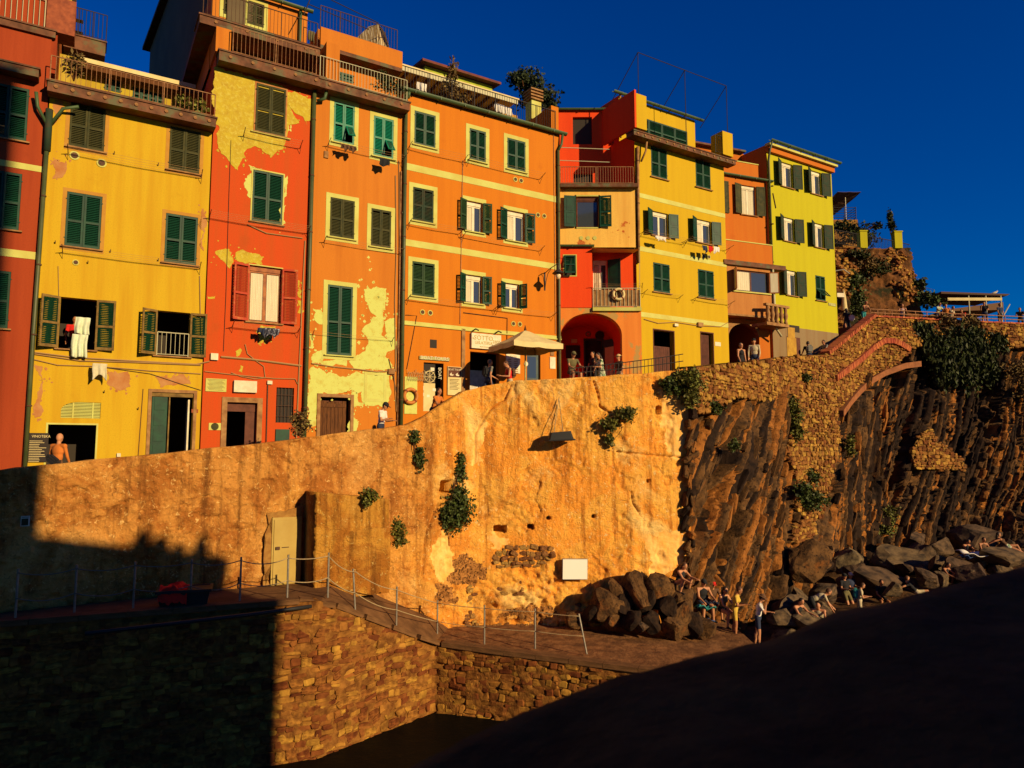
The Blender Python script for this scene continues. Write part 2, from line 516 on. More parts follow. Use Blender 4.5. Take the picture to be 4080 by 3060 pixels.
    def sash(s, x0, x1, z0, z1, m='white', split=True, curtain=None, glass=True, y=0.14, box=True):
        b = MB()
        e = 0.055
        xs = [x0, (x0 + x1) / 2, x1] if split else [x0, x1]
        top = z1 - (0.16 if box else 0)
        if box: b.box(x0, x1, y - 0.05, y + 0.05, z1 - 0.16, z1)
        for a, c in zip(xs[:-1], xs[1:]):
            b.box(a, a + e, y - 0.025, y + 0.025, z0, top)
            b.box(c - e, c, y - 0.025, y + 0.025, z0, top)
            b.box(a + e, c - e, y - 0.022, y + 0.022, z0, z0 + e)
            b.box(a + e, c - e, y - 0.022, y + 0.022, top - e, top)
        w_ = b.build('window', M[m], s.root)
        for a, c in zip(xs[:-1], xs[1:]):
            if glass: MB().box(a + e, c - e, y - 0.004, y + 0.004, z0 + e, top - e).build('pane', M['glass'], w_)
        if curtain:
            for a, c in zip(xs[:-1], xs[1:]):
                if curtain == 'left' and a != xs[0]: continue
                if curtain == 'right' and a == xs[0]: continue
                cw = (c - a) - 2 * e - 0.02
                n = 24
                vs_ = [(a + e + 0.01 + cw * k / n, y - 0.02 - 0.012 * math.sin(k * 1.9), zz) for zz in (z0 + e + 0.02, top - e - 0.02) for k in range(n + 1)]
                MB().add(vs_, [(k, k + 1, n + 2 + k, n + 1 + k) for k in range(n)]).build('curtain', M['curtain'], w_, smooth=True)
        return w_
    def open(s, tl, br, m='green', angs=(160, 160), lw=None, sash='white', sur=None, surw=0.13, curtain=None, glass=True, solid=False, slm=None, split=True, leaves=(1, 1), box=True):
        x0, x1, z0, z1 = s.rect(tl, br)
        s.holes.append((x0, x1, z0, z1))
        wd = lw or (x1 - x0) / 2
        if sur: s.surround(x0, x1, z0, z1, surw, M[sur])
        s.sill(x0, x1, z0, M[sur] if sur else None)
        h = z1 - z0 - 0.01
        if leaves[0]: leaf(s.root, x0 - 0.01, z0 + 0.006, wd, h, 1, angs[0], M[m], s.indiv, y=-0.05, solid=solid, slm=slm and M[slm])
        if leaves[1]: leaf(s.root, x1 + 0.01, z0 + 0.006, wd, h, -1, angs[1], M[m], s.indiv, y=-0.05, solid=solid, slm=slm and M[slm])
        if sash: s.sash(x0 + 0.01, x1 - 0.01, z0 + 0.01, z1 - 0.01, sash, split, curtain, glass, box=box)
        return x0, x1, z0, z1
    def band(s, py0, py1, x0, x1, th=0.012, m='cream', name='painted_band'):
        z = sorted((s.loc(*py0)[1], s.loc(*py1)[1]))
        MB().box(x0, x1, -th, 0.0, z[0], z[1]).build(name, M[m], s.root)
    def patch(s, pts, m, seed=1, th=0.006, amp=0.07, y=0.0):
        raw = [s.loc(*p, y) for p in pts]
        poly = ragged(raw, amp * 1.35, 5, seed)
        MB().prism(poly, y - th, y + 0.002).build('bare_plaster_patch', m, s.root)
        per = sum(math.dist(raw[k], raw[k - 1]) for k in range(len(raw)))
        if per > 1.2:                      # loose flakes round the edge of a large patch
            rr_ = random.Random(seed + 500)
            fb = MB()
            for k in range(int(per * 9)):
                x, z = rr_.choice(poly)
                x += rr_.gauss(0, 0.09); z += rr_.gauss(0, 0.11)
                r_ = rr_.uniform(0.012, 0.05)
                if not 0.05 < x < s.W - 0.05: continue
                if any(h[0] - 0.2 < x < h[1] + 0.2 and h[2] - 0.2 < z < h[3] + 0.2 for h in s.holes): continue
                fb.prism([(x + r_ * rr_.uniform(0.5, 1.3) * math.cos(q), z + r_ * rr_.uniform(0.5, 1.5) * math.sin(q)) for q in (0.3, 1.3, 2.4, 3.4, 4.5, 5.6)], y - th + 0.002, y + 0.002)
            tag(fb.build('plaster_flakes', m, s.root), kind='stuff')
    def pipe(s, pts, r=0.055, m='pipe', name='downpipe', clamps=True):
        b = MB().tube(pts, r, 8)
        p, q = Vector(pts[0]), Vector(pts[-1])
        o = b.build(name, M[m], s.root, smooth=True)
        if clamps:
            c = MB().lathe([(r + 0.012, -0.02), (r + 0.012, 0.02)], (0, 0, 0), 8).mesh('clamp', M['rust'])
            zz = min(p.z, q.z) + 0.8
            while zz < max(p.z, q.z) - 0.5:
                a = p + (q - p) * ((zz - p.z) / (q.z - p.z))
                link('clamp', c, o, (a.x, a.y, zz))
                zz += 2.1
        return o
    def balcony(s, x0, x1, z, out, th=0.22, inn=0.0, m='slab', bosses=0, bz=None):
        b = MB().box(x0, x1, -out, inn, z - th, z)
        b.box(x0 - 0.04, x1 + 0.04, -out - 0.04, inn, z - 0.0005, z + 0.05)
        o = b.build('balcony_slab', M[m], s.root)
        if bosses:
            c = MB().lathe([(0.055, -0.035), (0.06, -0.01), (0.03, 0.0)][::-1], (0, 0, 0), 8, 'y').mesh('drain_boss', M['stone'])
            for k in range(bosses):
                link('drain_boss', c, o, (x0 + (x1 - x0) * (k + 0.5) / bosses, -out - 0.002, z - th * 0.45))
        return o
    def railing(s, a, b, z, h=0.85, m='rail', gap=0.11, r=0.008, posts=3, bulge=0.0, y=None):
        """a,b = (x,y) ends"""
        A, B_ = Vector((*a, z)), Vector((*b, z))
        L = (B_ - A).length
        up = Vector((0, 0, h))
        t = MB().tube([A + up, B_ + up], 0.018, 6)
        t.tube([A + up * 0.06, B_ + up * 0.06], 0.012, 5)
        for k in range(posts):
            p = A + (B_ - A) * k / max(1, posts - 1)
            t.tube([p, p + up], 0.017, 6)
        o = t.build('railing', M[m], s.root)
        n = int(L / gap)
        me = bar_mesh(M[m], r)
        for k in range(1, n):
            p = A + (B_ - A) * k / n
            link('bar', me, o, (p.x, p.y, z + 0.05 * h), None, (1, 1, h * 0.94))
        return o
    def dryer(s, x0, x1, z, out=0.5, n=4, m='rust'):
        b = MB()
        for x in (x0, x1):
            b.tube([(x, 0, z - 0.05), (x - 0.02, -out, z + 0.08)], 0.012, 5)
            b.tube([(x, 0, z - 0.25), (x - 0.01, -out * 0.5, z)], 0.008, 4)
        o = b.build('drying_rack', M[m], s.root)
        c = MB()
        for k in range(n):
            f_ = (k + 0.6) / n
            c.tube([(x0, -out * f_, z + 0.13 * f_ - 0.05), ((x0 + x1) / 2, -out * f_, z + 0.13 * f_ - 0.08), (x1, -out * f_, z + 0.13 * f_ - 0.05)], 0.004, 4)
        c.build('washing_line', M['cable'], o)
        return o
    def box(s, name, x0, x1, y0, y1, z0, z1, m):
        return MB().box(x0, x1, y0, y1, z0, z1).build(name, M[m] if isinstance(m, str) else m, s.root)
    def pbox(s, name, tl, br, y0, y1, m):
        x0, x1, z0, z1 = s.rect(tl, br)
        return s.box(name, x0, x1, y0, y1, z0, z1, m)
    def vents(s, px, py, r=0.10):
        x, z = s.loc(px, py)
        o = MB().lathe([(r, 0), (r, -0.02), (r * 0.72, -0.024)], (x, 0, z), 14, 'y').build('vent', M['cream'], s.root)
        MB().lathe([(r * 0.7, -0.022), (r * 0.7, -0.028)], (x, 0, z), 14, 'y').build('vent_grille', M['rust'], o)
    def cable(s, pts, r=0.012, m='cable', y=-0.03, name='cable'):
        MB().tube([(*[s.loc(*p)[0]], y, s.loc(*p)[1]) for p in pts], r, 5).build(name, M[m], s.root)
    def gutter(s, x0, x1, z, r=0.09, y=-0.1, m='gutter', name='gutter'):
        n = 8
        b = MB()
        vs_ = []
        for x in (x0, x1):
            for k in range(n + 1):
                q = math.pi + math.pi * k / n
                vs_.append((x, y + r * math.cos(q), z + r * math.sin(q)))
            for k in range(n + 1):
                q = 2 * math.pi - math.pi * k / n
                vs_.append((x, y + (r - 0.012) * math.cos(q), z + (r - 0.012) * math.sin(q)))
        e = 2 * (n + 1)
        b.add(vs_, [tuple(range(e)), tuple(range(2 * e - 1, e - 1, -1))] + [(k, e + k, e + (k + 1) % e, (k + 1) % e) for k in range(e)])
        for k in range(int((x1 - x0) / 1.1)):
            x = x0 + 0.5 + 1.1 * k
            b.box(x, x + 0.03, y - r - 0.006, y + r + 0.02, z - r - 0.006, z + 0.01)
        return b.build(name, M[m], s.root)

# ================================================================ plaster colours
P_red0 = plaster('plaster_red_left', (190, 66, 16))
P_yel1 = plaster('plaster_yellow_left', (240, 170, 18), stain=0.84, hue=(1, 0.8, 0.6))
P_red2 = plaster('plaster_red', (236, 76, 10), stain=0.76, hue=(1.05, 1.6, 1.8))
P_org3 = plaster('plaster_orange', (238, 124, 22), stain=0.82, hue=(1.02, 0.92, 0.8), bump=0.2)
P_org4 = plaster('plaster_tangerine', (242, 122, 8), stain=0.88, hue=(1, 0.92, 0.9), bump=0.12)
P_red5 = plaster('plaster_vermilion', (255, 70, 8), stain=0.9, bump=0.15, gain=1.25)
P_och5 = plaster('plaster_ochre', (244, 168, 54), gain=1.45, stain=0.8, peel=T(226, 96, 22), pl=(0.60, 0.63), pscale=1.6)
P_arch = plaster('plaster_arch', (246, 128, 34), gain=1.35, stain=0.85, peel=T(222, 158, 62), pl=(0.52, 0.56), pscale=1.1)
P_yel5 = plaster('plaster_yellow', (238, 170, 8), stain=0.9, hue=(1, 0.95, 0.9), bump=0.12)
P_org6 = plaster('plaster_small_house', (232, 112, 14), stain=0.92, bump=0.15)
P_yel7 = plaster('plaster_lemon', (222, 184, 8), stain=0.9, hue=(1, 0.97, 0.9), bump=0.12)
P_grey = plaster('plaster_grey_base', (170, 124, 62), stain=0.85)
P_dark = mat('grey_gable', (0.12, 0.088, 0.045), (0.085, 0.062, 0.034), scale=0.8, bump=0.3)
P_rear = plaster('plaster_rear', (220, 168, 40))
Y_bare = mat('bare_yellow_plaster', T(230, 178, 34), T(206, 144, 28), scale=3, lo=0.4, hi=0.75, col3=T(242, 196, 60), scale3=9, lo3=0.5, hi3=0.7, bump=0.9, bscale=9, bdist=0.03)
C_bare = mat('bare_cream_plaster', T(240, 214, 82), T(220, 170, 50), scale=4, lo=0.5, hi=0.8, bump=0.5, bscale=16, col3=T(206, 150, 40), scale3=9, lo3=0.6, hi3=0.75)
O_bare = mat('bare_pink_plaster', T(222, 140, 60), T(206, 112, 40), scale=3, bump=0.6, bscale=14)

# ================================================================ B0 red house at the left edge
b0 = Bld('red_house', 'dull red house at the left edge, mostly in shade', -19, -12.72, -2.6, 14.2, P_red0)
b0.closed((-40, 322), (104, 566), 'green')
b0.closed((-55, 670), (74, 920), 'green')
b0.closed((-75, 1070), (30, 1310), 'green')
b0.box('painted_band', 0, b0.W, -0.012, 0, *sorted((b0.loc(100, 652)[1], b0.loc(100, 676)[1])), 'cream')
b0.box('painted_band', 0, b0.W, -0.012, 0, *sorted((b0.loc(100, 1000)[1], b0.loc(100, 1030)[1])), 'cream')
zt = b0.loc(150, 300)[1]
b0.balcony(0, b0.W - 0.25, zt, 0.42, 0.24)
b0.finish()
# upper floor, set back a little
u0 = Bld('upper_storey', 'orange top storey with green shutters and pale balcony bars, far left', -19, -12.6, 11.55, 18.2, plaster('plaster_upper_left', (228, 104, 22)), y=0.35)
u0.closed((-30, 118), (92, 268), 'green', sur='cream', surw=0.1)
zz = u0.loc(150, 118, -0.3)[1]
u0.balcony(0, u0.loc(222, 135, -0.4)[0], zz, 0.45, 0.2)
u0.railing((0, -0.4), (u0.loc(178, 80, -0.4)[0], -0.4), zz, 0.95, 'railpale', 0.14, 0.011, 3)
xq = u0.loc(186, 60, -0.4)[0]
u0.box('pier', xq, xq + 0.75, -0.42, 0.3, zz + 0.02, zz + 1.15, 'terracotta')
u0.box('parapet_pier', u0.loc(178, 250, -0.3)[0], u0.W + 0.02, -0.3, 0.6, 0.0, 1.3, P_red0)
u0.pipe([(u0.loc(158, 160, -0.1)[0], -0.1, u0.loc(158, 160, -0.1)[1]), (u0.loc(148, 300, -0.1)[0], -0.1, 0.0)], 0.055, clamps=False)
u0.finish()

# ================================================================ B1 yellow house
b1 = Bld('yellow_house', 'peeling yellow house with white towel hanging from its window', -12.68, -8.06, -2.6, 11.15, P_yel1, indiv=True)
f1 = b1.loc
b1.closed((283, 399), (413, 608), 'olive')
b1.closed((679, 502), (793, 696), 'olive')
b1.closed((268, 762), (397, 996), 'green')
b1.closed((662, 848), (781, 1059), 'green')
pinkish = mat('pink_render', T(222, 142, 40), T(214, 130, 30), scale=3, bump=0.3, bscale=14)
for tl, br in (((283, 399), (413, 608)), ((679, 502), (793, 696)), ((268, 762), (397, 996)), ((662, 848), (781, 1059))):
    b1.surround(*b1.rect(tl, br), 0.11, pinkish, 0.006)
w5 = b1.open((243, 1182), (375, 1396), 'greenwood', (152, 168), lw=0.52, sash=None, slm='green')
w6 = b1.open((629, 1236), (751, 1423), 'greenwood', (150, 170), lw=0.5, sash=None, slm='green')
x0, x1, z0, z1 = w6
b1.railing((x0 + 0.02, -0.02), (x1 - 0.02, -0.02), z0, 0.75, 'railpale', 0.12, 0.008, 2)
x0, x1, z0, z1 = b1.rect((245, 1600), (399, 1668))
b1.holes.append((x0, x1, z0, z1))
n = 10
arc = [(x0, z1 + 0.001)] + [(x0 + (x1 - x0) * 0.45 * (1 - math.cos(math.pi / 2 * k / n)), z1 - 0.25 + 0.25 * math.sin(math.pi / 2 * k / n)) for k in range(n + 1)]
MB().prism(arc, 0, 0.1).build('arch_infill', P_yel1, b1.root)
vt = MB().box(x0, x1, 0.12, 0.13, z0, z1).build('vent_grille', M['dark'], b1.root)
for k in range(11):
    z = z0 + (z1 - z0) * (k + 0.5) / 11
    MB().box(x0, x1, 0.03, 0.05, z - 0.014, z + 0.014).build('slat', M['cream'], vt)
for q in (0.3, 0.8):
    MB().box(x0 + (x1 - x0) * q - 0.02, x0 + (x1 - x0) * q + 0.02, 0.015, 0.028, z0, z1).build('upright', M['cream'], vt)
x0, x1, z0, z1 = b1.rect((192, 1691), (373, 1900))
b1.holes.append((x0, x1, z0, z1))
b1.surround(x0, x1, z0, z1, 0.05, M['cream'], 0.01, False, 'door_surround')
x0, x1, z0, z1 = b1.rect((606, 1562), (759, 1890))
b1.holes.append((x0, x1, z0, z1))
b1.surround(x0, x1, z0, z1, 0.10, M['stone'], 0.03, False, 'door_surround')
dl = MB()
dl.box(x0 + 0.02, x0 + 0.46, 0.05, 0.10, z0, z1 - 0.14)
for k in range(4):
    a = z0 + 0.55 + k * 0.50
    dl.box(x0 + 0.09, x0 + 0.39, 0.035, 0.0499, a, a + 0.4)
dl.build('door', M['green'], b1.root)
MB().box(x0 + 0.5, x0 + 0.54, 0.05, 0.10, z0, z1 - 0.14).build('door', M['greenwood'], b1.root)
MB().box(x0, x1, 0.02, 0.12, z1 - 0.13, z1).build('lintel', M['greenwood'], b1.root)
MB().box(x1 - 0.15, x1 - 0.1, 0.1, 0.5, z0, z1 - 0.2).build('door', M['white'], b1.root)
# balcony on top
zt = f1(540, 400, -0.5)[1]
b1.balcony(-0.05, b1.W + 0.05, zt, 0.5, 0.30, bosses=11)
b1.railing((0.0, -0.46), (b1.W, -0.46), zt + 0.05, 0.78, 'rail', 0.13, 0.008, 4)
b1.dryer(f1(270, 640)[0], f1(800, 735)[0], f1(540, 650)[1] - 0.05)
b1.dryer(f1(250, 1000)[0], f1(795, 1075)[0], f1(540, 1035)[1])
b1.cable([(130, 1410), (320, 1438), (480, 1442), (800, 1455)], 0.02)
b1.cable([(125, 1430), (230, 1455), (390, 1460), (600, 1478), (800, 1490)], 0.015)
b1.cable([(390, 1460), (600, 1490), (720, 1530), (800, 1555)], 0.008, 'blackcable')
b1.cable([(120, 1402), (300, 1425), (560, 1440), (780, 1452), (835, 1440)], 0.022)
b1.cable([(232, 1060), (236, 1250)], 0.008)
b1.cable([(570, 1550), (550, 1820)], 0.012, 'rust', -0.01)
b1.cable([(795, 1100), (798, 1250), (800, 1420)], 0.014)
for px, py in ((297, 620), (405, 650)): b1.vents(px, py, 0.14)
b1.vents(302, 1046, 0.09)
for k, pts in enumerate(([(136, 1450), (170, 1460), (172, 1560), (160, 1660), (140, 1665), (150, 1560)], [(430, 1480), (510, 1480), (520, 1540), (470, 1555), (425, 1530)],
             [(620, 1500), (730, 1490), (760, 1530), (640, 1545)], [(205, 640), (265, 650), (240, 710), (208, 715)], [(210, 420), (250, 400), (235, 470), (212, 500)], [(805, 830), (818, 860), (812, 1000), (790, 900)])):
    b1.patch(pts, O_bare, 10 + k)
b1.pbox('number_plaque', (763, 1630), (789, 1645), -0.02, 0.0, 'terracotta')
b1.pbox('junction_box', (466, 1806), (480, 1820), -0.06, 0.0, 'white')
for px, py in ((455, 615), (630, 660), (220, 970), (440, 1005), (630, 1040), (350, 1050), (415, 1565), (550, 1632)):
    x, z = f1(px, py)
    MB().tube([(x, 0, z), (x, -0.08, z + 0.02), (x, -0.09, z + 0.07)], 0.013, 5).build('shutter_hook', M['rust'], b1.root)
xp = 0.02
b1.pipe([(xp, -0.14, 12.6), (xp - 0.05, -0.1, 6), (xp - 0.05, -0.1, 1.0)], 0.062)
b1.pipe([(xp, -0.14, 12.35), (xp + 0.35, -0.2, 13.0), (xp + 0.75, -0.35, 13.1)], 0.05, 'gutter', 'branch_pipe', False)
b1.pipe([(xp, -0.14, 12.35), (xp - 0.3, -0.2, 12.9), (xp - 0.35, -0.3, 13.3)], 0.05, 'gutter', 'branch_pipe', False)
b1.pipe([(xp + 0.0, -0.16, 12.9), (xp + 0.0, -0.14, 11.6)], 0.10, 'darkgreen', 'hopper', False)
b1.finish()
# penthouse on B1
h1 = Bld('rooftop_flat', 'low yellow rooftop flat behind the terrace rail of the yellow house', -12.3, -8.1, 11.1, 14.35, plaster('plaster_flat', (222, 168, 30)), depth=5, y=3.0)
h1.closed((418, 310), (482, 372), 'green', sill=False)
h1.closed((530, 345), (592, 408), 'green', sill=False)
h1.closed((594, 365), (655, 425), 'green', sill=False)
zc = h1.loc(560, 300, -0.55)[1]
h1.H = zc + 0.14
h1.box('canopy', 0.3, h1.W - 0.25, -0.55, 0.02, zc, zc + 0.15, 'canvas')
h1.box('canopy_beam', 0.3, h1.W - 0.3, -0.5, -0.42, zc - 0.2, zc - 0.002, 'wood')
h1.box('pier', -0.6, 0.3, -0.3, 0.0, 0, zc + 0.2, P_rear)
h1.finish()

# ================================================================ B2 red house with the big yellow patch
b2 = Bld('vermilion_house', 'flaking red house with a large bare yellow patch under its terrace', -8.02, -4.72, -2.6, 13.55, P_red2, indiv=True)
f2 = b2.loc
b2.closed((1022, 331), (1134, 548), 'olive', yy=-0.04)
b2.surround(*b2.rect((1022, 331), (1134, 548)), 0.05, O_bare, 0.03)
x0, x1, z0, z1 = b2.rect((1022, 331), (1134, 548))
b2.sill(x0 - 0.05, x1 + 0.1, z0 - 0.02, M['cream'])
b2.closed((1009, 675), (1123, 899), 'green')
x0, x1, z0, z1 = b2.rect((1009, 675), (1123, 899))
b2.surround(x0, x1, z0, z1, 0.05, M['cream'], 0.02)
b2.open((995, 1055), (1117, 1291), 'red', (166, 168), lw=0.52, sash='sash', curtain='both', glass=False)
b2.surround(*b2.rect((995, 1055), (1117, 1291)), 0.04, M['cream'], 0.014)
PT = [[(852, 268), (950, 290), (1075, 330), (1160, 370), (1248, 395), (1244, 478), (1216, 482), (1200, 462), (1170, 445), (1150, 410), (1145, 400), (1140, 560), (1128, 595), (1108, 600), (1085, 620), (1060, 612), (1040, 592), (1000, 588), (975, 605), (962, 640), (945, 680), (920, 655), (900, 625), (870, 590), (866, 560), (862, 535), (875, 510), (870, 500), (845, 490), (848, 460), (860, 440), (845, 400), (850, 330)],
      [(858, 1002), (880, 995), (900, 990), (922, 1005), (925, 1050), (915, 1070), (895, 1045), (872, 1025)],
      [(938, 1008), (960, 995), (990, 1005), (1020, 1010), (1045, 1025), (1046, 1055), (1000, 1048), (945, 1040)],
      [(826, 1180), (858, 1178), (855, 1190), (828, 1192)], [(1185, 1115), (1195, 1118), (1190, 1150), (1203, 1160), (1200, 1190), (1186, 1180)],
      [(1186, 1195), (1204, 1200), (1202, 1250), (1184, 1248)], [(940, 1398), (955, 1385), (958, 1410), (940, 1420)],
      [(958, 1455), (970, 1460), (965, 1485), (950, 1480)], [(1040, 1295), (1100, 1300), (1080, 1345), (1040, 1370), (1020, 1320)]]
for k, pts in enumerate(PT): b2.patch(pts, Y_bare, 30 + k, 0.012 if k == 0 else 0.006)
for k, pts in enumerate(([(990, 655), (1045, 672), (1000, 680)], [(985, 700), (1003, 690), (1000, 790), (985, 780)], [(1128, 720), (1146, 700), (1142, 780), (1130, 790)], [(1125, 820), (1140, 815), (1138, 890), (1122, 900)], [(1140, 430), (1153, 450), (1150, 520), (1142, 540)])):
    b2.patch(pts, C_bare, 50 + k)
b2.dryer(f2(835, 845)[0], f2(1225, 920)[0], f2(1020, 885)[1] - 0.06, 0.55, 5)
b2.dryer(f2(925, 1285)[0], f2(1185, 1300)[0], f2(1055, 1295)[1] - 0.12, 0.55, 5)
b2.dryer(f2(970, 520)[0], f2(1195, 565)[0], f2(1080, 560)[1] - 0.02, 0.5, 4)
# lower storey
x0, x1, z0, z1 = b2.rect((1102, 1543), (1168, 1685))
b2.holes.append((x0, x1, z0, z1))
gr = MB().box(x0, x1, 0.09, 0.1, z0, z1).build('window', M['dark'], b2.root)
for k in range(5):
    MB().tube([(x0 + (x1 - x0) * (k + 0.5) / 5, 0.02, z0), (x0 + (x1 - x0) * (k + 0.5) / 5, 0.02, z1)], 0.009, 5).build('bar', M['rust'], gr)
for k in range(3):
    MB().tube([(x0, 0.02, z0 + (z1 - z0) * (k + 0.6) / 3.3), (x1, 0.02, z0 + (z1 - z0) * (k + 0.6) / 3.3)], 0.009, 5).build('bar', M['rust'], gr)
x0, x1, z0, z1 = b2.rect((906, 1602), (1016, 1880))
b2.holes.append((x0, x1, z0, z1))
b2.surround(x0, x1, z0, z1, 0.17, M['stone'], 0.035, False, 'door_surround')
MB().box(x0, x1, 0.12, 0.16, z1 - 0.3, z1).build('door_header', M['brownwood'], b2.root)
MB().box(x1 - 0.35, x1, 0.14, 0.18, z0, z1 - 0.3).build('door', M['brownwood'], b2.root)
b2.pbox('notice_box', (931, 1516), (1020, 1566), -0.12, 0.0, 'white')
def plaque(B, tl, br, lines, m=M['white'], ink=M['iron'], name='plaque', size=0.035):
    x0, x1, z0, z1 = B.rect(tl, br)
    o = B.box(name, x0, x1, -0.03, 0.0, z0, z1, m)
    for k, (t, fz) in enumerate(lines):
        lettering(t, size * fz, ink, o, ((x0 + x1) / 2, -0.031, z1 - (z1 - z0) * (k + 0.7) / (len(lines) + 0.4)), ext=0.001)
    return o
x0, x1, z0, z1 = b2.rect((820, 1507), (901, 1562))
pq = b2.box('stone_plaque', x0, x1, -0.03, 0.0, z0, z1, 'cream')
for k in range(9):
    zz = z1 - (z1 - z0) * (k + 0.8) / 10
    MB().box(x0 + 0.05 + 0.03 * (k % 3), x1 - 0.05 - 0.04 * ((k * 2) % 3), -0.0325, -0.0305, zz - 0.006, zz + 0.006).build('inscription_line', M['rust'], pq)
x0, x1, z0, z1 = b2.rect((832, 1685), (879, 1714))
pq = b2.box('sign', x0, x1, -0.02, 0.0, z0, z1, 'cream')
MB().lathe([(0.12, -0.0215), (0.12, -0.024)], ((x0 + x1) / 2, 0, (z0 + z1) / 2), 20, 'y').build('emblem', M['olive'], pq, rot=None)
pq.children[0].scale = (1, 1, 1)
b2.pbox('meter_cabinet', (1098, 1710), (1151, 1775), -0.05, 0.0, 'green')
b2.pbox('junction_box', (839, 1408), (867, 1436), -0.1, 0.0, 'white')
b2.pbox('junction_box', (1064, 1517), (1083, 1532), -0.08, 0.0, 'white')
b2.cable([(880, 1422), (1000, 1432), (1200, 1458)], 0.035)
b2.cable([(815, 1480), (900, 1490), (1000, 1500), (1090, 1508), (1175, 1510), (1185, 1530)], 0.016)
b2.cable([(920, 1485), (960, 1500), (1010, 1510), (1060, 1505)], 0.014)
b2.cable([(976, 1372), (985, 1410), (1020, 1438), (1050, 1460), (1056, 1505)], 0.016)
b2.cable([(1066, 1535), (1060, 1760)], 0.02, 'rust')
b2.cable([(1215, 960), (1205, 1150), (1192, 1450), (1180, 1750)], 0.025)
b2.cable([(985, 895), (1060, 930), (1205, 950)], 0.02)
b2.cable([(920, 560), (912, 780), (900, 1180), (890, 1400)], 0.007, 'blackcable')
zt = f2(1080, 255, -0.5)[1]
b2.balcony(0.02, b2.W + 0.35, zt, 0.5, 0.34, bosses=5)
b2.railing((0.45, -0.46), (b2.W + 0.0, -0.46), zt + 0.05, 0.95, 'rail', 0.13, 0.008, 3)
b2.pipe([(b2.W + 0.06, -0.1, f2(1256, 367)[1]), (b2.W + 0.02, -0.1, 1.2)], 0.075)
b2.pipe([(b2.W + 0.45, -0.3, zt - 0.3), (b2.W + 0.4, -0.25, zt - 0.62), (b2.W + 0.15, -0.12, zt - 0.72)], 0.06, 'gutter', 'branch_pipe', False)
b2.finish()
# upper storeys of B2 (two terraces)
u2 = Bld('terrace_storey', 'orange set-back storey with striped rails above the flaking red house', -8.1, -4.3, 13.5, 17.3, P_org3, depth=6, y=1.1)
u2.closed((935, 165), (1085, 262), 'olive', sur='cream', surw=0.12, sill=False)
zu = u2.loc(1040, 128, -1.2)[1]
u2.H = zu - 0.28
u2.box('pier', 0.02, 0.5, -1.3, -0.001, 0.05, zu - 0.3, P_org3)
u2.box('pier', u2.W - 0.05, u2.W + 0.45, -1.5, -0.001, 0.05, 1.45, P_org3)
u2.balcony(-0.5, u2.W - 0.2, zu, 1.2, 0.28, bosses=4)
u2.railing((-0.4, -1.15), (u2.W - 0.3, -1.15), zu + 0.05, 0.95, 'rust', 0.13, 0.008, 4)
u2.box('ceiling', -0.5, u2.W - 0.2, 0.0, 5.9, zu - 0.27, zu - 0.02, 'slab')
u2.finish()
t2 = Bld('top_storey', 'orange top storey with dark shutters and sloping green gutter', -8.0, -4.55, 13.5 + zu, 20.6, P_org3, depth=6, y=1.6)
t2.closed((893, -40), (970, 78), 'olive', sur='cream', surw=0.14, sill=False)
t2.closed((985, 0), (1050, 112), 'olive', sur='cream', surw=0.14, sill=False)
t2.H = t2.loc(1130, 20)[1] + 0.05
t2.gutter(-0.3, t2.W + 0.15, t2.H - 0.05, 0.1, -0.2)
t2.pipe([(t2.W - 0.3, -0.1, t2.H - 0.1), (t2.W - 0.3, -0.1, 0.1)], 0.06, 'gutter')
t2.finish()
# the awning frame above B3
# ================================================================ B3 orange house with cream patches
b3 = Bld('orange_house', 'orange house with bright green shutters above and pale plaster flaking off below', -4.68, -1.1, -2.2, 13.6, P_org3, indiv=True)
f3 = b3.loc
b3.closed((1332, 403), (1410, 582), 'brightgreen', 'cream', 0.16, (0, 38))
b3.closed((1490, 460), (1566, 637), 'brightgreen', 'cream', 0.16, (0, 38))
b3.closed((1317, 785), (1410, 956), 'olive', 'cream', 0.16)
b3.closed((1480, 829), (1556, 992), 'olive', 'cream', 0.16)
b3.closed((1307, 1133), (1400, 1419), 'green', 'cream', 0.16)
PT3 = [[(1460, 1150), (1480, 1152), (1500, 1140), (1540, 1150), (1538, 1190), (1525, 1240), (1530, 1290), (1520, 1330), (1540, 1350), (1530, 1280), (1550, 1270), (1572, 1265), (1574, 1330), (1575, 1390), (1545, 1400), (1535, 1420), (1560, 1470), (1520, 1475), (1470, 1470), (1410, 1468), (1390, 1440), (1420, 1418), (1455, 1400), (1460, 1340), (1440, 1320), (1470, 1290), (1500, 1260), (1470, 1230), (1455, 1200)],
       [(1245, 1230), (1275, 1235), (1295, 1265), (1300, 1300), (1262, 1285), (1250, 1262)],
       [(1240, 1425), (1262, 1400), (1300, 1395), (1285, 1440), (1320, 1435), (1350, 1425), (1385, 1435), (1380, 1460), (1300, 1462), (1240, 1452)],
       [(1240, 1462), (1280, 1470), (1300, 1490), (1400, 1490), (1420, 1480), (1460, 1490), (1550, 1490), (1560, 1560), (1540, 1612), (1450, 1610), (1440, 1560), (1420, 1570), (1400, 1545), (1380, 1562), (1290, 1562), (1270, 1600), (1262, 1690), (1240, 1700), (1216, 1700), (1230, 1560)],
       [(1405, 1560), (1425, 1565), (1430, 1605), (1455, 1605), (1440, 1618), (1410, 1620), (1405, 1740), (1395, 1740)],
       [(1240, 1320), (1250, 1350), (1245, 1390), (1236, 1380)], [(1500, 1180), (1510, 1178), (1510, 1190)]]
for k, pts in enumerate(PT3): b3.patch(pts, C_bare, 70 + k)
rr = random.Random(5)
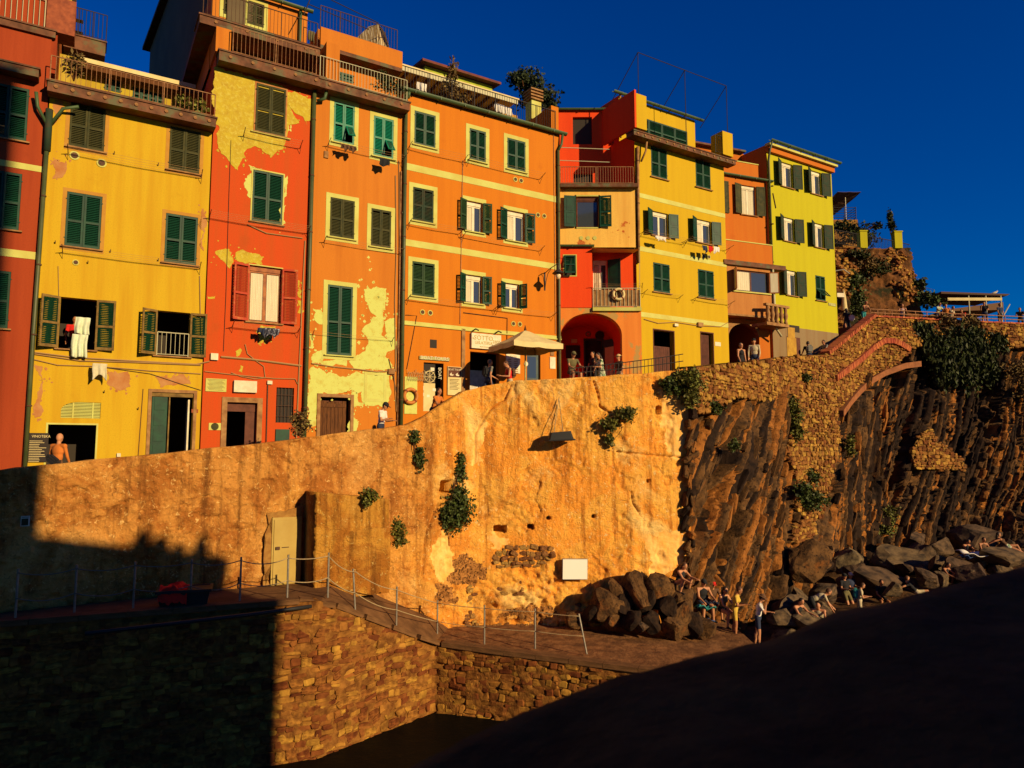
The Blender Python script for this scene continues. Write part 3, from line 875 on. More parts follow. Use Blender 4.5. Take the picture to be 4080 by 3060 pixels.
for k in range(46):
    px, py = rr.gauss(1480, 45), rr.gauss(1245, 90)
    if 1245 < px < 1570 and not (1285 < px < 1425 and py > 1100) and py > 1010:
        r = rr.uniform(3, 9)
        b3.patch([(px - r, py), (px, py - r * rr.uniform(0.5, 1.4)), (px + r, py - r * 0.2), (px + r * 0.3, py + r)], C_bare, 100 + k, 0.004)
b3.dryer(f3(1305, 560)[0], f3(1600, 650)[0], f3(1450, 605)[1] - 0.05, 0.5, 4)
b3.dryer(f3(1290, 935)[0], f3(1595, 1010)[0], f3(1450, 975)[1] - 0.1, 0.45, 3)
b3.dryer(f3(1245, 1325)[0], f3(1560, 1360)[0], f3(1450, 1345)[1] - 0.02, 0.3, 2)
b3.cable([(1240, 1448), (1330, 1462), (1430, 1472), (1500, 1482), (1550, 1478)], 0.022)
b3.cable([(1575, 700), (1578, 1000), (1572, 1200), (1576, 1480)], 0.02)
b3.cable([(1588, 640), (1590, 1000), (1588, 1300), (1570, 1500), (1578, 1640)], 0.016)
b3.cable([(1548, 1430), (1580, 1560), (1600, 1650)], 0.014, 'rust')
b3.pbox('junction_box', (1545, 1470), (1570, 1492), -0.09, 0, 'stone')
b3.pbox('wall_box', (1291, 602), (1307, 632), -0.05, 0, 'stone')
x0, x1, z0, z1 = b3.rect((1296, 1499), (1383, 1564))
b3.holes.append((x0, x1, z0, z1))
gr = MB().box(x0, x1, 0.14, 0.15, z0, z1).build('window', M['dark'], b3.root)
for k in range(4): MB().tube([(x0, 0.02, z0 + (z1 - z0) * (k + 0.5) / 4), (x1, 0.02, z0 + (z1 - z0) * (k + 0.5) / 4)], 0.012, 5).build('bar', M['rust'], gr)
x0, x1, z0, z1 = b3.rect((1463, 1493), (1528, 1590))
b3.holes.append((x0, x1, z0, z1))
b3.surround(x0, x1, z0, z1, 0.11, M['cream'], 0.014)
gr = MB().box(x0, x1, 0.14, 0.15, z0, z1).build('window', M['dark'], b3.root)
for k in range(4): MB().tube([(x0 + (x1 - x0) * (k + 0.5) / 4, 0.02, z0), (x0 + (x1 - x0) * (k + 0.5) / 4, 0.02, z1)], 0.012, 5).build('bar', M['railpale'], gr)
for k in range(2): MB().tube([(x0, 0.02, z0 + (z1 - z0) * (k + 0.8) / 2.6), (x1, 0.02, z0 + (z1 - z0) * (k + 0.8) / 2.6)], 0.012, 5).build('bar', M['railpale'], gr)
x0, x1, z0, z1 = b3.rect((1277, 1581), (1391, 1850))
b3.holes.append((x0, x1, z0, z1))
b3.surround(x0, x1, z0, z1, 0.12, M['stone'], 0.04, False, 'door_surround')
dr = MB().box(x0, x1 - 0.12, 0.13, 0.15, z0, z1 - 0.12).build('door', M['brownwood'], b3.root)
for k in range(7):
    a = x0 + (x1 - x0 - 0.12) * k / 7
    MB().box(a + 0.006, a + (x1 - x0 - 0.12) / 7 - 0.006, 0.10 + 0.006 * (k % 2), 0.1299, z0, z1 - 0.12 - 0.02 * (k % 3)).build('plank', M['wood'], dr)
for zq in (z0 + 0.9, z1 - 0.35): MB().box(x0 + 0.01, x1 - 0.13, 0.08, 0.0995, zq, zq + 0.13).build('ledge', M['wood'], dr)
zt = f3(1450, 361, -0.5)[1]
b3.balcony(0.1, b3.W + 0.02, zt, 0.5, 0.3, bosses=5)
b3.railing((0.1, -0.46), (b3.W - 0.1, -0.46), zt + 0.05, 0.85, 'railpale', 0.12, 0.009, 2)
b3.pipe([(b3.W + 0.02, -0.12, f3(1611, 345)[1]), (b3.W + 0.0, -0.12, 1.2)], 0.075)
b3.pipe([(b3.W - 0.12, -0.05, 13.0), (b3.W - 0.12, -0.05, 2.0)], 0.03, 'rail', 'conduit', False)
b3.finish()
u3 = Bld('roof_terrace_storey', 'orange set-back storey with curved rail under a wooden roof terrace', -4.3, -1.05, 13.5, 16.2, P_org3, depth=6, y=1.0)
u3.closed((1318, 275), (1408, 335), 'green', sill=False)
u3.box('parapet', -0.05, u3.W, -0.6, -0.45, 1.75, 2.45, P_org3)
zu = u3.loc(1400, 205, -0.5)[1]
u3.railing((-0.05, -0.5), (u3.W - 0.2, -0.5), 2.45, 0.9, 'rust', 0.12, 0.008, 5)
u3.box('terrace_floor', -0.05, u3.W, -0.6, 2.0, 1.6, 1.748, 'slab')
u3.finish()

# ================================================================ B4 tangerine house
b4 = Bld('tangerine_house', 'tangerine house with cream bands and green shutters, ice cream shop at street level', -1.06, 6.35, -1.8, 14.15, P_org4)
f4 = b4.loc
for tl, br, c in (((1652, 440), (1734, 594), 'green'), ((1871, 510), (1935, 651), 'green'), ((2021, 548), (2093, 689), 'green'), ((1646, 744), (1726, 892), 'darkgreen'), ((1643, 1040), (1730, 1188), 'mossgreen')):
    b4.closed(tl, br, c, 'cream', 0.17)
b4.open((1858, 797), (1922, 930), 'mossgreen', (158, 165), sur='cream', surw=0.17, curtain='left')
b4.open((2019, 835), (2090, 968), 'green', (158, 165), sur='cream', surw=0.17, curtain='left')
b4.open((1854, 1092), (1920, 1213), 'green', (150, 165), sur='cream', surw=0.17, curtain='left')
b4.open((2012, 1126), (2068, 1232), 'green', (150, 120), sur='cream', surw=0.17)
for a, c in (((1700, 667), (1700, 694)), ((1700, 966), (1700, 992)), ((1700, 1286), (1700, 1298))):
    b4.band(a, c, 0.0, b4.W)
for px, py in ((2053, 715), (2076, 720), (2143, 857), (2168, 861), (1683, 1244), (1714, 1247), (2045, 1290), (2071, 1292)): b4.vents(px, py, 0.11)
b4.dryer(f4(1625, 585)[0], f4(1845, 625)[0], f4(1735, 610)[1] - 0.05, 0.5)
b4.dryer(f4(1860, 640)[0], f4(2150, 700)[0], f4(2000, 670)[1] - 0.05, 0.5)
b4.dryer(f4(1625, 880)[0], f4(1830, 920)[0], f4(1730, 905)[1] - 0.05, 0.5)
b4.dryer(f4(1840, 940)[0], f4(2150, 985)[0], f4(2000, 965)[1] - 0.05, 0.45)
b4.dryer(f4(1620, 1190)[0], f4(1965, 1225)[0], f4(1790, 1205)[1] - 0.05, 0.5)
b4.dryer(f4(1975, 1225)[0], f4(2195, 1262)[0], f4(2080, 1240)[1] - 0.05, 0.5)
b4.cable([(1843, 640), (1838, 920), (1832, 1290)], 0.016, 'rail', -0.02)
b4.cable([(2205, 540), (2208, 900), (2212, 1330)], 0.016, 'rail', -0.02)
b4.cable([(1615, 1255), (1660, 1258), (1620, 1470)], 0.012, 'rust')
b4.cable([(1845, 1246), (2020, 1268), (2018, 1400)], 0.016, 'rust')
b4.box('string_course', 0, b4.W, -0.05, -0.0, f4(1700, 1298)[1] - 0.05, f4(1700, 1298)[1] - 0.002, 'cream')
# shop openings
sx0, sx1, sz0, sz1 = b4.rect((1873, 1400), (1989, 1600))
b4.holes.append((sx0, sx1, sz0, sz1))
MB().box(sx0 + 0.3, sx0 + 1.1, 0.6, 1.2, sz0 + 0.2, sz0 + 1.3).build('shop_counter', M['steel'], b4.root)
x0, x1, z0, z1 = b4.rect((1688, 1443), (1766, 1640))
b4.holes.append((x0, x1, z0, z1))
pst = MB().box(x0 + 0.02, x1 - 0.35, 0.03, 0.05, z0 + 1.1, z1 - 0.05).build('poster', M['dark'], b4.root)
def wheel(x, z, r, m, par, y):
    b = MB().torus((x, y, z), r, 0.02, 20, 6)
    for k in range(8):
        q = math.pi * k / 4
        b.tube([(x, y, z), (x + 1.25 * r * math.cos(q), y, z + 1.25 * r * math.sin(q))], 0.012, 4)
    return b.build('ship_wheel', m, par)
wheel((x0 + x1) / 2 - 0.16, z1 - 0.55, 0.22, M['canvas'], pst, 0.02)
for dx, dz, s_ in ((-0.33, -1.0, 0.1), (0.2, -1.05, 0.07), (-0.3, -1.25, 0.08), (0.12, -0.25, 0.08), (-0.05, -1.3, 0.06)):
    MB().box((x0 + x1) / 2 - 0.16 + dx - s_, (x0 + x1) / 2 - 0.16 + dx + s_, 0.022, 0.028, z1 + dz - s_ * 0.8, z1 + dz + s_ * 0.8).build('sticker', M['white'], pst)
MB().box(x0 + 0.02, x1 - 0.35, 0.026, 0.05, z0, z0 + 1.09).build('poster', M['canvas'], b4.root)
lettering('BOAT', 0.2, M['white'], pst, (x1 - 0.14, 0.06, (z0 + z1) / 2 + 0.55), (R(90), R(90), 0), xs=0.9)
x0, x1, z0, z1 = b4.rect((1782, 1460), (1835, 1546))
brd = b4.box('notice_board', x0, x1, -0.06, -0.0, z0 - 0.3, z1, 'canvas')
MB().box(x0 + 0.02, x1 - 0.02, -0.064, -0.0605, z1 - 0.42, z1 - 0.02).build('header', M['brownwood'], brd)
lettering('BOAT TOUR', 0.105, M['white'], brd, ((x0 + x1) / 2, -0.065, z1 - 0.12), ext=0.002, xs=0.92)
for dx in (-0.13, 0.13):
    MB().add([((x0 + x1) / 2 + dx + a, -0.066, z1 - 0.33 + c) for a, c in ((-0.09, 0.02), (-0.05, -0.03), (0.06, -0.03), (0.09, 0.02), (0, 0.02), (0, 0.1))], [(0, 1, 2, 3), (0, 4, 5)]).build('boat_pictogram', M['white'], brd)
for k in range(8):
    MB().box(x0 + 0.08, x1 - 0.08 - 0.06 * (k % 3), -0.063, -0.0605, z1 - 0.52 - k * 0.055, z1 - 0.50 - k * 0.055).build('text_line', M['olive'], brd)
# shop sign SOTTO zero GELATERIA
x0, x1, z0, z1 = b4.rect((1874, 1327), (1991, 1397))
sg = b4.box('shop_sign', x0, x1, -0.12, -0.0, z0, z1, 'white')
sw, sh = x1 - x0, z1 - z0
lettering('SOTTO', 0.27, mat('sign_gold', T(206, 156, 44), rough=0.5), sg, (x0 + sw * 0.40, -0.122, z0 + sh * 0.70), ext=0.006)
lettering('zero', 0.27, mat('sign_gold2', T(200, 150, 40), rough=0.5), sg, (x0 + sw * 0.84, -0.122, z0 + sh * 0.56), ext=0.006, xs=0.75)
lettering('GELATERIA', 0.18, MATS['sign_gold'], sg, (x0 + sw * 0.40, -0.122, z0 + sh * 0.38), ext=0.006, xs=0.92)
lettering('PRODUZIONE PROPRIA', 0.06, MATS['sign_gold'], sg, (x0 + sw * 0.5, -0.122, z0 + sh * 0.12), ext=0.004)
lettering('*', 0.16, MATS['sign_gold'], sg, (x0 + 0.07, -0.122, z0 + sh * 0.6), ext=0.006)
for q in (0.08, 0.85):
    MB().tube([(x0 + sw * q, 0, z1 + 0.1), (x0 + sw * q, -0.25, z1 + 0.14), (x0 + sw * q + 0.12, -0.3, z1 + 0.08)], 0.03, 6).build('spotlight', M['iron'], b4.root)
# boat tours board sign
x0, x1, z0, z1 = b4.rect((1669, 1418), (1789, 1440))
bs = b4.box('boat_tour_sign', x0, x1, -0.06, -0.02, z0, z1, 'palewood')
lettering('BOAT TOURS', 0.2, M['white'], bs, ((x0 + x1) / 2, -0.062, (z0 + z1) / 2), ext=0.008, xs=0.98)
b4.box('hole_shade_plate', *b4.rect((1713, 1352), (1740, 1388))[:2], -0.004, 0.0, *b4.rect((1713, 1352), (1740, 1388))[2:], 'dark')  # thin near-black plate, the shade of a hole painted on the flat wall
# menu, grey door
x0, x1, z0, z1 = b4.rect((2015, 1410), (2070, 1489))
mn = b4.box('menu_board', x0, x1, -0.05, -0.0, z0, z1, 'white')
lettering('SOTTO', 0.1, M['rust'], mn, ((x0 + x1) / 2, -0.051, z1 - 0.1), ext=0.001)
for k in range(16):
    c = k % 2
    zz = z1 - 0.22 - (k // 2) * 0.08
    MB().box(x0 + 0.06 + c * (x1 - x0) * 0.48, x0 + 0.24 + c * (x1 - x0) * 0.48, -0.052, -0.0505, zz - 0.02, zz + 0.012).build('menu_line', M['stone'], mn)
x0, x1, z0, z1 = b4.rect((2099, 1407), (2154, 1600))
b4.holes.append((x0, x1, z0, z1))
dr = MB().box(x0, x1 - 0.05, 0.1, 0.14, z0, z1).build('door', M['greydoor'], b4.root)
MB().box(x0 + 0.1, x1 - 0.17, 0.09, 0.099, z0 + 1.0, z1 - 0.12).build('pane', M['glass'], dr)
b4.pbox('notice', (2190, 1422), (2212, 1470), -0.03, 0, 'white')
b4.pbox('notice', (2192, 1400), (2206, 1418), -0.03, 0, 'stone')
b4.pbox('plinth', (1612, 1500), (1660, 1650), -0.03, 0, C_bare)
x, z = f4(2095, 1450)
MB().lathe([(0.1, 0.0), (0.1, -0.03)], (x, 0, z), 14, 'y').build('round_meter', M['white'], b4.root)
b4.pbox('pilaster', (1838, 1310), (1850, 1640), -0.05, 0, 'stone')
b4.gutter(-0.2, b4.W + 0.25, 15.95, 0.12, -0.16)
b4.pipe([(0.1, -0.14, 15.9), (0.06, -0.12, 15.6)], 0.07, 'gutter', 'downpipe', False)
xr = b4.W - 0.15
b4.pipe([(xr + 0.2, -0.16, 15.85), (xr + 0.15, -0.14, 15.4), (xr, -0.1, 15.1)], 0.06, 'gutter', 'branch_pipe', False)
b4.pipe([(xr, -0.1, 15.1), (xr, -0.1, 1.0)], 0.06)
# bracket lamp
lx, lz = f4(2170, 1130)
lp = MB()
lp.box(lx - 0.03, lx + 0.03, -0.03, 0, lz - 0.3, lz + 0.5)
lp.tube([(lx, -0.01, lz + 0.45), (lx, -0.45, lz + 0.58), (lx, -1.02, lz + 0.66)], 0.018, 6)
lp.tube([(lx, -0.02, lz - 0.25), (lx, -0.12, lz + 0.1), (lx, -0.25, lz + 0.38), (lx, -0.5, lz + 0.55)], 0.014, 6)
lo = lp.build('lamp_bracket', M['iron'], b4.root)
MB().lathe([(0.03, 0.5), (0.05, 0.42), (0.05, 0.3), (0.16, 0.2), (0.25, 0.12), (0.25, 0.1), (0.1, 0.13)], (lx, -1.02, lz + 0.12), 14).build('lamp_shade', M['iron'], lo, smooth=True)
MB().lathe([(0.05, 0.14), (0.11, 0.06), (0.12, 0.0), (0.08, -0.1), (0.02, -0.14)], (lx, -1.02, lz + 0.12), 12).build('lamp_globe', mat('lamp_glass', (0.75, 0.6, 0.35), rough=0.15), lo, smooth=True)
b4.finish()
# roof terrace of B4
zr = 15.95
h4 = Bld('roof_flat', 'rooftop flat with pergola and green shutters above the tangerine house', -0.9, 6.1, 14.1, 16.2, plaster('plaster_roof_flat', (226, 150, 40)), depth=4, y=3.2)
h4.closed((2165, 455), (2210, 520), 'green', sill=False)
h4.closed((1700, 325), (1740, 395), 'green', sill=False)
zp = h4.loc(1860, 338, -1.5)[1]
h4.H = zp + 0.1
h4.box('pergola_fascia', -0.8, h4.W - 0.9, -1.5, -1.42, zp - 0.2, zp, 'railpale')
h4.box('pergola_roof', -0.85, h4.W - 0.85, -1.55, 0.05, zp + 0.0005, zp + 0.06, 'canvas')
for k in range(12):
    MB().box(-0.3 + k * 0.5, -0.24 + k * 0.5, -1.42, 0.0, zp - 0.15, zp).build('pergola_joist', M['wood'], h4.root)
h4.railing((-0.15, -3.1), (h4.W + 0.1, -3.1), 0.15, 0.95, 'iron', 0.12, 0.009, 8)
h4.box('end_pier', h4.W - 0.1, h4.W + 0.3, -3.05, 0.0, 0.0, 1.35, P_org4)
h4.finish()
print('p2 ok')
# ================================================================ arch house (faces the camera)
AF = Frame(2.14, 30.9, 0, 90)
ba = Bld('arch_house', 'small red and ochre house with vaulted arch and lifebuoy balcony', 0, 3.55, 1.2, 13.55, P_arch, depth=3.2, base=AF, sides=False)
fa = ba.loc
# rectangles
bay = ba.rect((2238, 985), (2361, 1226))
rec = ba.rect((2361, 1000), (2532, 1213))
upw = ba.rect((2296, 782), (2386, 905))
zb = fa(2400, 1226)[1]
zg = fa(2300, 985)[1]
ztop = fa(2400, 752)[1]
Wu = fa(2532, 900)[0]
# arch wall
cxa, spr, top = fa(2356, 1330)[0], fa(2240, 1335)[1], fa(2356, 1247)[1]
rx = fa(2478, 1330)[0] - cxa
rz = top - spr
arcpts = [(cxa + rx * math.cos(math.pi * k / 24), spr + rz * math.sin(math.pi * k / 24)) for k in range(25)]
al, ar = cxa - rx, cxa + rx
b = MB()
b.box(ar, ba.W, 0, 0.5, 0, zb)
if al > 0.02: b.box(0, al, 0, 0.5, 0, zb)
vs_ = []
for x, z in arcpts: vs_ += [(x, 0, z), (x, 0, zb), (x, 0.5, z)]
n = len(arcpts)
b.add(vs_, [(3 * k, 3 * k + 1, 3 * k + 4, 3 * k + 3) for k in range(n - 1)] + [(3 * k + 2, 3 * k, 3 * k + 3, 3 * k + 5) for k in range(n - 1)])
b.build('arch_wall', P_arch, ba.root)
# vault behind the arch
b = MB()
vs_ = []
for x, z in arcpts: vs_ += [(x, 0.5, z), (x, 3.6, z)]
b.add(vs_, [(2 * k, 2 * k + 2, 2 * k + 3, 2 * k + 1) for k in range(n - 1)])
b.add([(al, 0.5, 0), (al, 3.6, 0), (al, 3.6, spr), (al, 0.5, spr)], [(0, 1, 2, 3)])
b.add([(ar, 0.5, 0), (ar, 3.6, 0), (ar, 3.6, spr), (ar, 0.5, spr)], [(3, 2, 1, 0)])
b.build('vault', P_red5, ba.root)
dh = ba.rect((2334, 1352), (2404, 1560), 3.0)
b = MB()
poly = [(al, 0), (dh[0], 0), (dh[0], dh[3]), (dh[1], dh[3]), (dh[1], 0), (ar, 0)] + arcpts
MB().prism(poly, 3.3, 3.4).build('back_wall', P_red5, ba.root)
MB().box(dh[0], dh[1], 3.5, 3.55, 0, dh[3]).build('dark_doorway', M['dark'], ba.root)
MB().box(dh[0] - 0.08, dh[0], 3.25, 3.42, 0, dh[3] + 0.08).box(dh[1], dh[1] + 0.08, 3.25, 3.42, 0, dh[3] + 0.08).box(dh[0], dh[1], 3.25, 3.42, dh[3], dh[3] + 0.08).build('door_frame', M['greydoor'], ba.root)
dd = MB().box(0, 0.9, -0.03, 0.03, 0, dh[3] - 0.03).build('door', M['greydoor'], ba.root, loc=(dh[1] + 0.05, 3.2, 0), rot=(0, 0, R(-55)))
MB().box(0.15, 0.75, -0.04, -0.031, 1.6, dh[3] - 0.4).build('poster', M['canvas'], dd)
for k in range(2):
    x = fa(2255 + 28 * k, 1390, 3.2)[0]
    z = fa(2300, 1410, 3.2)[1]
    q = MB().box(x, x + 0.34, 3.22, 3.3, z - 0.2, z + 0.42).build('notice_case', M['iron'], ba.root)
MB().box(fa(2276, 1350, 3.2)[0], fa(2300, 1350, 3.2)[0], 3.26, 3.3, fa(2276, 1366, 3.2)[1], fa(2276, 1350, 3.2)[1]).build('house_number', M['white'], ba.root)
MB().torus((fa(2344, 1330, 3.2)[0], 3.28, fa(2344, 1330, 3.2)[1]), 0.1, 0.03, 14, 6).build('porthole_vent', M['steel'], ba.root)
MB().lathe([(0.22, 0), (0.22, -0.04)], (fa(2390, 1335, 3.2)[0], 3.3, fa(2390, 1335, 3.2)[1]), 16, 'y').build('opening_shade_disc', M['dark'], ba.root)  # near-black disc on the wall, shade of an opening put into its colour
# storey with bay and balcony
sh = ba.rect((2247, 1019), (2294, 1098))
ba.pierced(0.0, bay[1], zb, zg, [sh], -0.03, P_red5, 0.25, 'bay_wall')
MB().box(bay[1] - 0.001, bay[1], -0.03, 1.2, zb, zg).build('bay_side', P_red5, ba.root)
ba.surround(*sh, 0.05, M['cream'], 0.045)
MB().box(sh[0], sh[1], 0.1, 0.12, sh[2], sh[3]).build('window', M['dark'], ba.root)
fl = leaf(ba.root, sh[0] + 0.01, sh[2], sh[1] - sh[0] - 0.02, sh[3] - sh[2], 1, 0, M['green'], y=-0.04)
fl.location = (sh[0] + 0.01, -0.06 - (sh[3] - sh[2]) * math.sin(R(16)), sh[3] - (sh[3] - sh[2]) * math.cos(R(16)))
fl.rotation_euler = (R(-16), 0, 0)
ba.gutter(0.0, bay[1] + 0.08, zg + 0.06, 0.09, -0.13)
MB().box(0.0, bay[1] + 0.1, -0.1, 0.35, zg + 0.06, zg + 0.1).build('tiled_eave', M['tile'], ba.root)
# recess
rw = ba.rect((2362, 1036), (2421, 1180), 1.0)
ba.pierced(bay[1], 3.4, zb, zg + 0.2, [rw], 1.0, P_red5, 0.2, 'recess_wall')
ba.sash(rw[0] + 0.01, rw[1] - 0.01, rw[2] + 0.01, rw[3] - 0.01, 'white', True, 'left', y=1.12)
leaf(ba.root, rw[1] + 0.01, rw[2], 0.62, rw[3] - rw[2] - 0.02, -1, 150, M['green'], y=0.94, solid=True)
MB().box(bay[1], 3.55, -0.12, 0.99, zb - 0.16, zb - 0.001).build('balcony_slab', M['cream'], ba.root)
rl = ba.railing((bay[1] + 0.02, -0.06), (3.5, -0.06), zb, 0.86, 'railpale', 0.16, 0.012, 3)
MB().box(bay[1] + 0.02, 3.5, -0.03, -0.02, zb + 0.05, zb + 0.8).build('reed_screen', M['stone'], ba.root)
MB().add([(bay[1], 0.98, zg + 0.02), (3.45, 0.98, zg + 0.02), (3.5, -0.3, zg - 0.18), (bay[1], -0.3, zg - 0.12)], [(0, 1, 2, 3)]).build('awning', M['canvas'], ba.root)
MB().tube([(3.48, -0.28, zg - 0.18), (3.48, -0.1, zb + 0.86)], 0.012, 5).build('awning_pole', M['railpale'], ba.root)
ba.dryer(bay[1] + 0.1, 3.6, zb + 0.95, 0.35, 3)
# upper ochre storey
ba.pierced(0.0, Wu, zg, ztop, [upw], 0.02, P_och5, 0.25, 'upper_wall')
MB().box(Wu - 0.001, Wu, 0.02, 3, zg, ztop).build('upper_side', P_och5, ba.root)
ba.sash(upw[0] + 0.01, upw[1] - 0.01, upw[2] + 0.01, upw[3] - 0.01, 'brownwood', False, None, y=0.16)
nn = 8
MB().add([(upw[0] + 0.08 + 0.3 * k / nn, 0.26 + 0.02 * (k % 2), z) for z in (upw[2] + 0.05, upw[3] - 0.2) for k in range(nn + 1)], [(k, k + 1, nn + 2 + k, nn + 1 + k) for k in range(nn)]).build('curtain', M['curtain'], ba.root)
ba.surround(*upw, 0.06, M['cream'], 0.0)
leaf(ba.root, upw[0] - 0.04, upw[2], 0.52, upw[3] - upw[2], 1, 172, M['green'], y=-0.05, solid=True)
leaf(ba.root, upw[1] + 0.04, upw[2], 0.52, upw[3] - upw[2], -1, 172, M['green'], y=-0.05)
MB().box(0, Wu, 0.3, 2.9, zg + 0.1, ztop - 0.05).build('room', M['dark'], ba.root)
for px in (2316, 2343, 2370): 
    x, z = fa(px, 948)
    MB().lathe([(0.09, 0), (0.09, -0.02)], (x, 0.02, z), 14, 'y').build('vent', M['cream'], ba.root)
# top terrace
MB().box(0, Wu + 0.12, -0.25, 3.4, ztop, ztop + 0.16).build('terrace_slab', M['slab'], ba.root)
ba.railing((0.02, -0.18), (Wu - 0.1, -0.18), ztop + 0.16, 0.78, 'rail', 0.11, 0.009, 3)
bw = ba.rect((2282, 466), (2360, 575), 3.6)
bw2 = ba.rect((2285, 690), (2362, 760), 3.6)
ba.pierced(-0.3, 2.9, ztop, fa(2300, 430, 3.6)[1], [bw, bw2], 3.6, P_red5, 0.3, 'terrace_wall')
for q in (bw, bw2): MB().box(q[0], q[1], 3.75, 3.78, q[2], q[3]).build('window', M['dark'], ba.root)
ba.gutter(-0.3, 3.0, fa(2300, 440, 3.5)[1] + 0.1, 0.1, 3.5)
ba.root.children[-1].name = 'gutter'
for py in (580, 632): MB().tube([(0, 0.2, fa(2300, py)[1]), (2.3, 0.4, fa(2300, py)[1])], 0.018, 6).build('washing_pole', M['railpale'], ba.root)

# ================================================================ B5 yellow house
b5 = Bld('gold_house', 'golden yellow house with roof terrace frame and laundry at its windows', 10.74, 16.88, 0.8, 15.25, P_yel5, side=P_red5, depth=6.5)
f5 = b5.loc
b5.closed((2593, 582), (2659, 719), 'green')
b5.closed((2770, 625), (2832, 759), 'green')
b5.closed((2602, 1044), (2670, 1171), 'green')
b5.closed((2780, 1071), (2846, 1193), 'green')
b5.open((2597, 838), (2663, 949), 'green', (155, 165), solid=True, curtain=None)
b5.open((2773, 870), (2835, 976), 'green', (155, 165), solid=True, curtain='left')
b5.band((2700, 806), (2700, 823), 0, b5.W)
b5.band((2700, 1010), (2700, 1028), 0, b5.W)
b5.band((2700, 1262), (2700, 1280), 0, b5.W)
b5.dryer(f5(2545, 940)[0], f5(2720, 965)[0], f5(2630, 950)[1], 0.6)
b5.dryer(f5(2725, 965)[0], f5(2890, 985)[0], f5(2800, 975)[1], 0.6)
b5.dryer(f5(2560, 1165)[0], f5(2700, 1185)[0], f5(2630, 1172)[1] - 0.05, 0.4)
b5.dryer(f5(2760, 1185)[0], f5(2900, 1205)[0], f5(2820, 1195)[1] - 0.05, 0.5)
for tl, br, m in (((2604, 1313), (2688, 1500), 'brownwood'), ((2792, 1324), (2844, 1470), 'brownwood')):
    x0, x1, z0, z1 = b5.rect(tl, br)
    b5.holes.append((x0, x1, z0, z1))
    d = MB().box(x0, x1 - 0.15, 0.16, 0.2, z0, z1 - (0.75 if x1 - x0 > 1.3 else 0.08)).build('door', M[m], b5.root)
    for k in range(9): MB().box(x0 + (x1 - x0 - 0.15) * (k + 0.1) / 9, x0 + (x1 - x0 - 0.15) * (k + 0.85) / 9, 0.145, 0.1595, z0, z1 - (0.8 if x1 - x0 > 1.3 else 0.1)).build('plank', M[m], d)
    b5.surround(x0, x1, z0, z1, 0.05, M['brownwood'], 0.012, False, 'door_surround')
b5.cable([(2565, 1272), (2620, 1288), (2690, 1284), (2780, 1298), (2870, 1302), (2898, 1285)], 0.02)
b5.pbox('junction_box', (2776, 1285), (2796, 1304), -0.12, 0, 'stone')
b5.pbox('wall_lamp', (2682, 1290), (2696, 1302), -0.12, 0, 'white')
b5.pbox('number_plaque', (2848, 1362), (2871, 1380), -0.02, 0, 'white')
for px, py in ((2803, 1022), (2824, 1024)): b5.vents(px, py, 0.12)
zs5 = f5(2700, 572, -0.55)[1]
b5.balcony(-0.5, b5.W + 0.3, zs5, 0.55, 0.2, bosses=15)
b5.pipe([(0.12, -0.1, zs5 - 0.5), (0.05, -0.1, zs5 - 6.2)], 0.07, 'stone')
b5.pipe([(0.5, -0.35, zs5 - 0.1), (0.45, -0.3, zs5 - 0.7), (0.3, -0.12, zs5 - 1.2)], 0.05, 'stone', 'branch_pipe', False)
b5.finish()
h5 = Bld('gold_roof_flat', 'yellow rooftop flat with wide green shutters on the golden house', 10.9, 16.2, 15.2, 18.3, P_yel5, side=P_red5, depth=5, y=1.3)
x0, x1, z0, z1 = h5.rect((2532, 459), (2740, 600))
h5.holes.append((x0, x1, z0, z1))
for k in range(4): leaf(h5.root, x0 + (x1 - x0) * k / 4 + 0.01, z0, (x1 - x0) / 4 - 0.02, z1 - z0, 1, 0, M['green'], y=0.02)
h5.H = h5.loc(2600, 425)[1]
h5.gutter(-0.5, h5.W + 0.4, h5.H + 0.05, 0.1, -0.2)
h5.railing((x1 + 0.2, -1.75), (h5.W + 0.1, -1.75), 0.05, 0.95, 'iron', 0.14, 0.008, 2)
h5.box('parapet', -0.55, -0.45, -1.8, 0.6, 0.04, 1.9, P_red5)
h5.box('pier', -0.44, 0.2, -1.8, -1.5, 0.05, 1.75, P_yel5)
h5.box('pier', h5.W + 0.1, h5.W + 0.85, -1.8, -1.0, 0.05, 1.3, P_yel5)
fr = MB()
zt = 3.9
p = [(-0.2, -1.7), (2.9, -1.7), (5.9, -1.7)]
for x, y in p:
    fr.tube([(x, y, 0.1), (x, y, zt)], 0.02, 5)
    fr.tube([(x, y, zt), (x - 0.1, 0.1, 2.3)], 0.02, 5)
fr.tube([(p[0][0], p[0][1], zt), (p[2][0], p[2][1], zt)], 0.02, 5)
fr.build('awning_frame', M['iron'], h5.root)
h5.pipe([(0.0, -0.12, h5.H), (0.0, -0.12, 0.3)], 0.05, 'stone')
h5.finish()

# ================================================================ B6 narrow orange house
o6 = BASE.P(16.9, 0.75, 0)
F6 = Frame(o6.x, o6.y, 0, 69)
b6 = Bld('narrow_orange_house', 'narrow orange house with stacked balconies and dark archway below', 0, 3.75, 1.6, 15.0, P_org6, base=F6, depth=5, sides=False)
f6 = b6.loc
b6.open((2951, 735), (3014, 862), 'olive', (168, 168), sash='white', curtain='both', glass=False, solid=True)
leaf(b6.root, f6(2904, 850)[0], f6(2904, 850)[1], 0.45, 1.75, -1, 0, M['olive'], solid=True)
b6.pbox('notice', (2920, 982), (2935, 990), -0.02, 0, 'olive')
b6.H = f6(2950, 700)[1]
b6.gutter(-0.05, b6.W + 0.1, b6.H - 0.05, 0.1, -0.14)
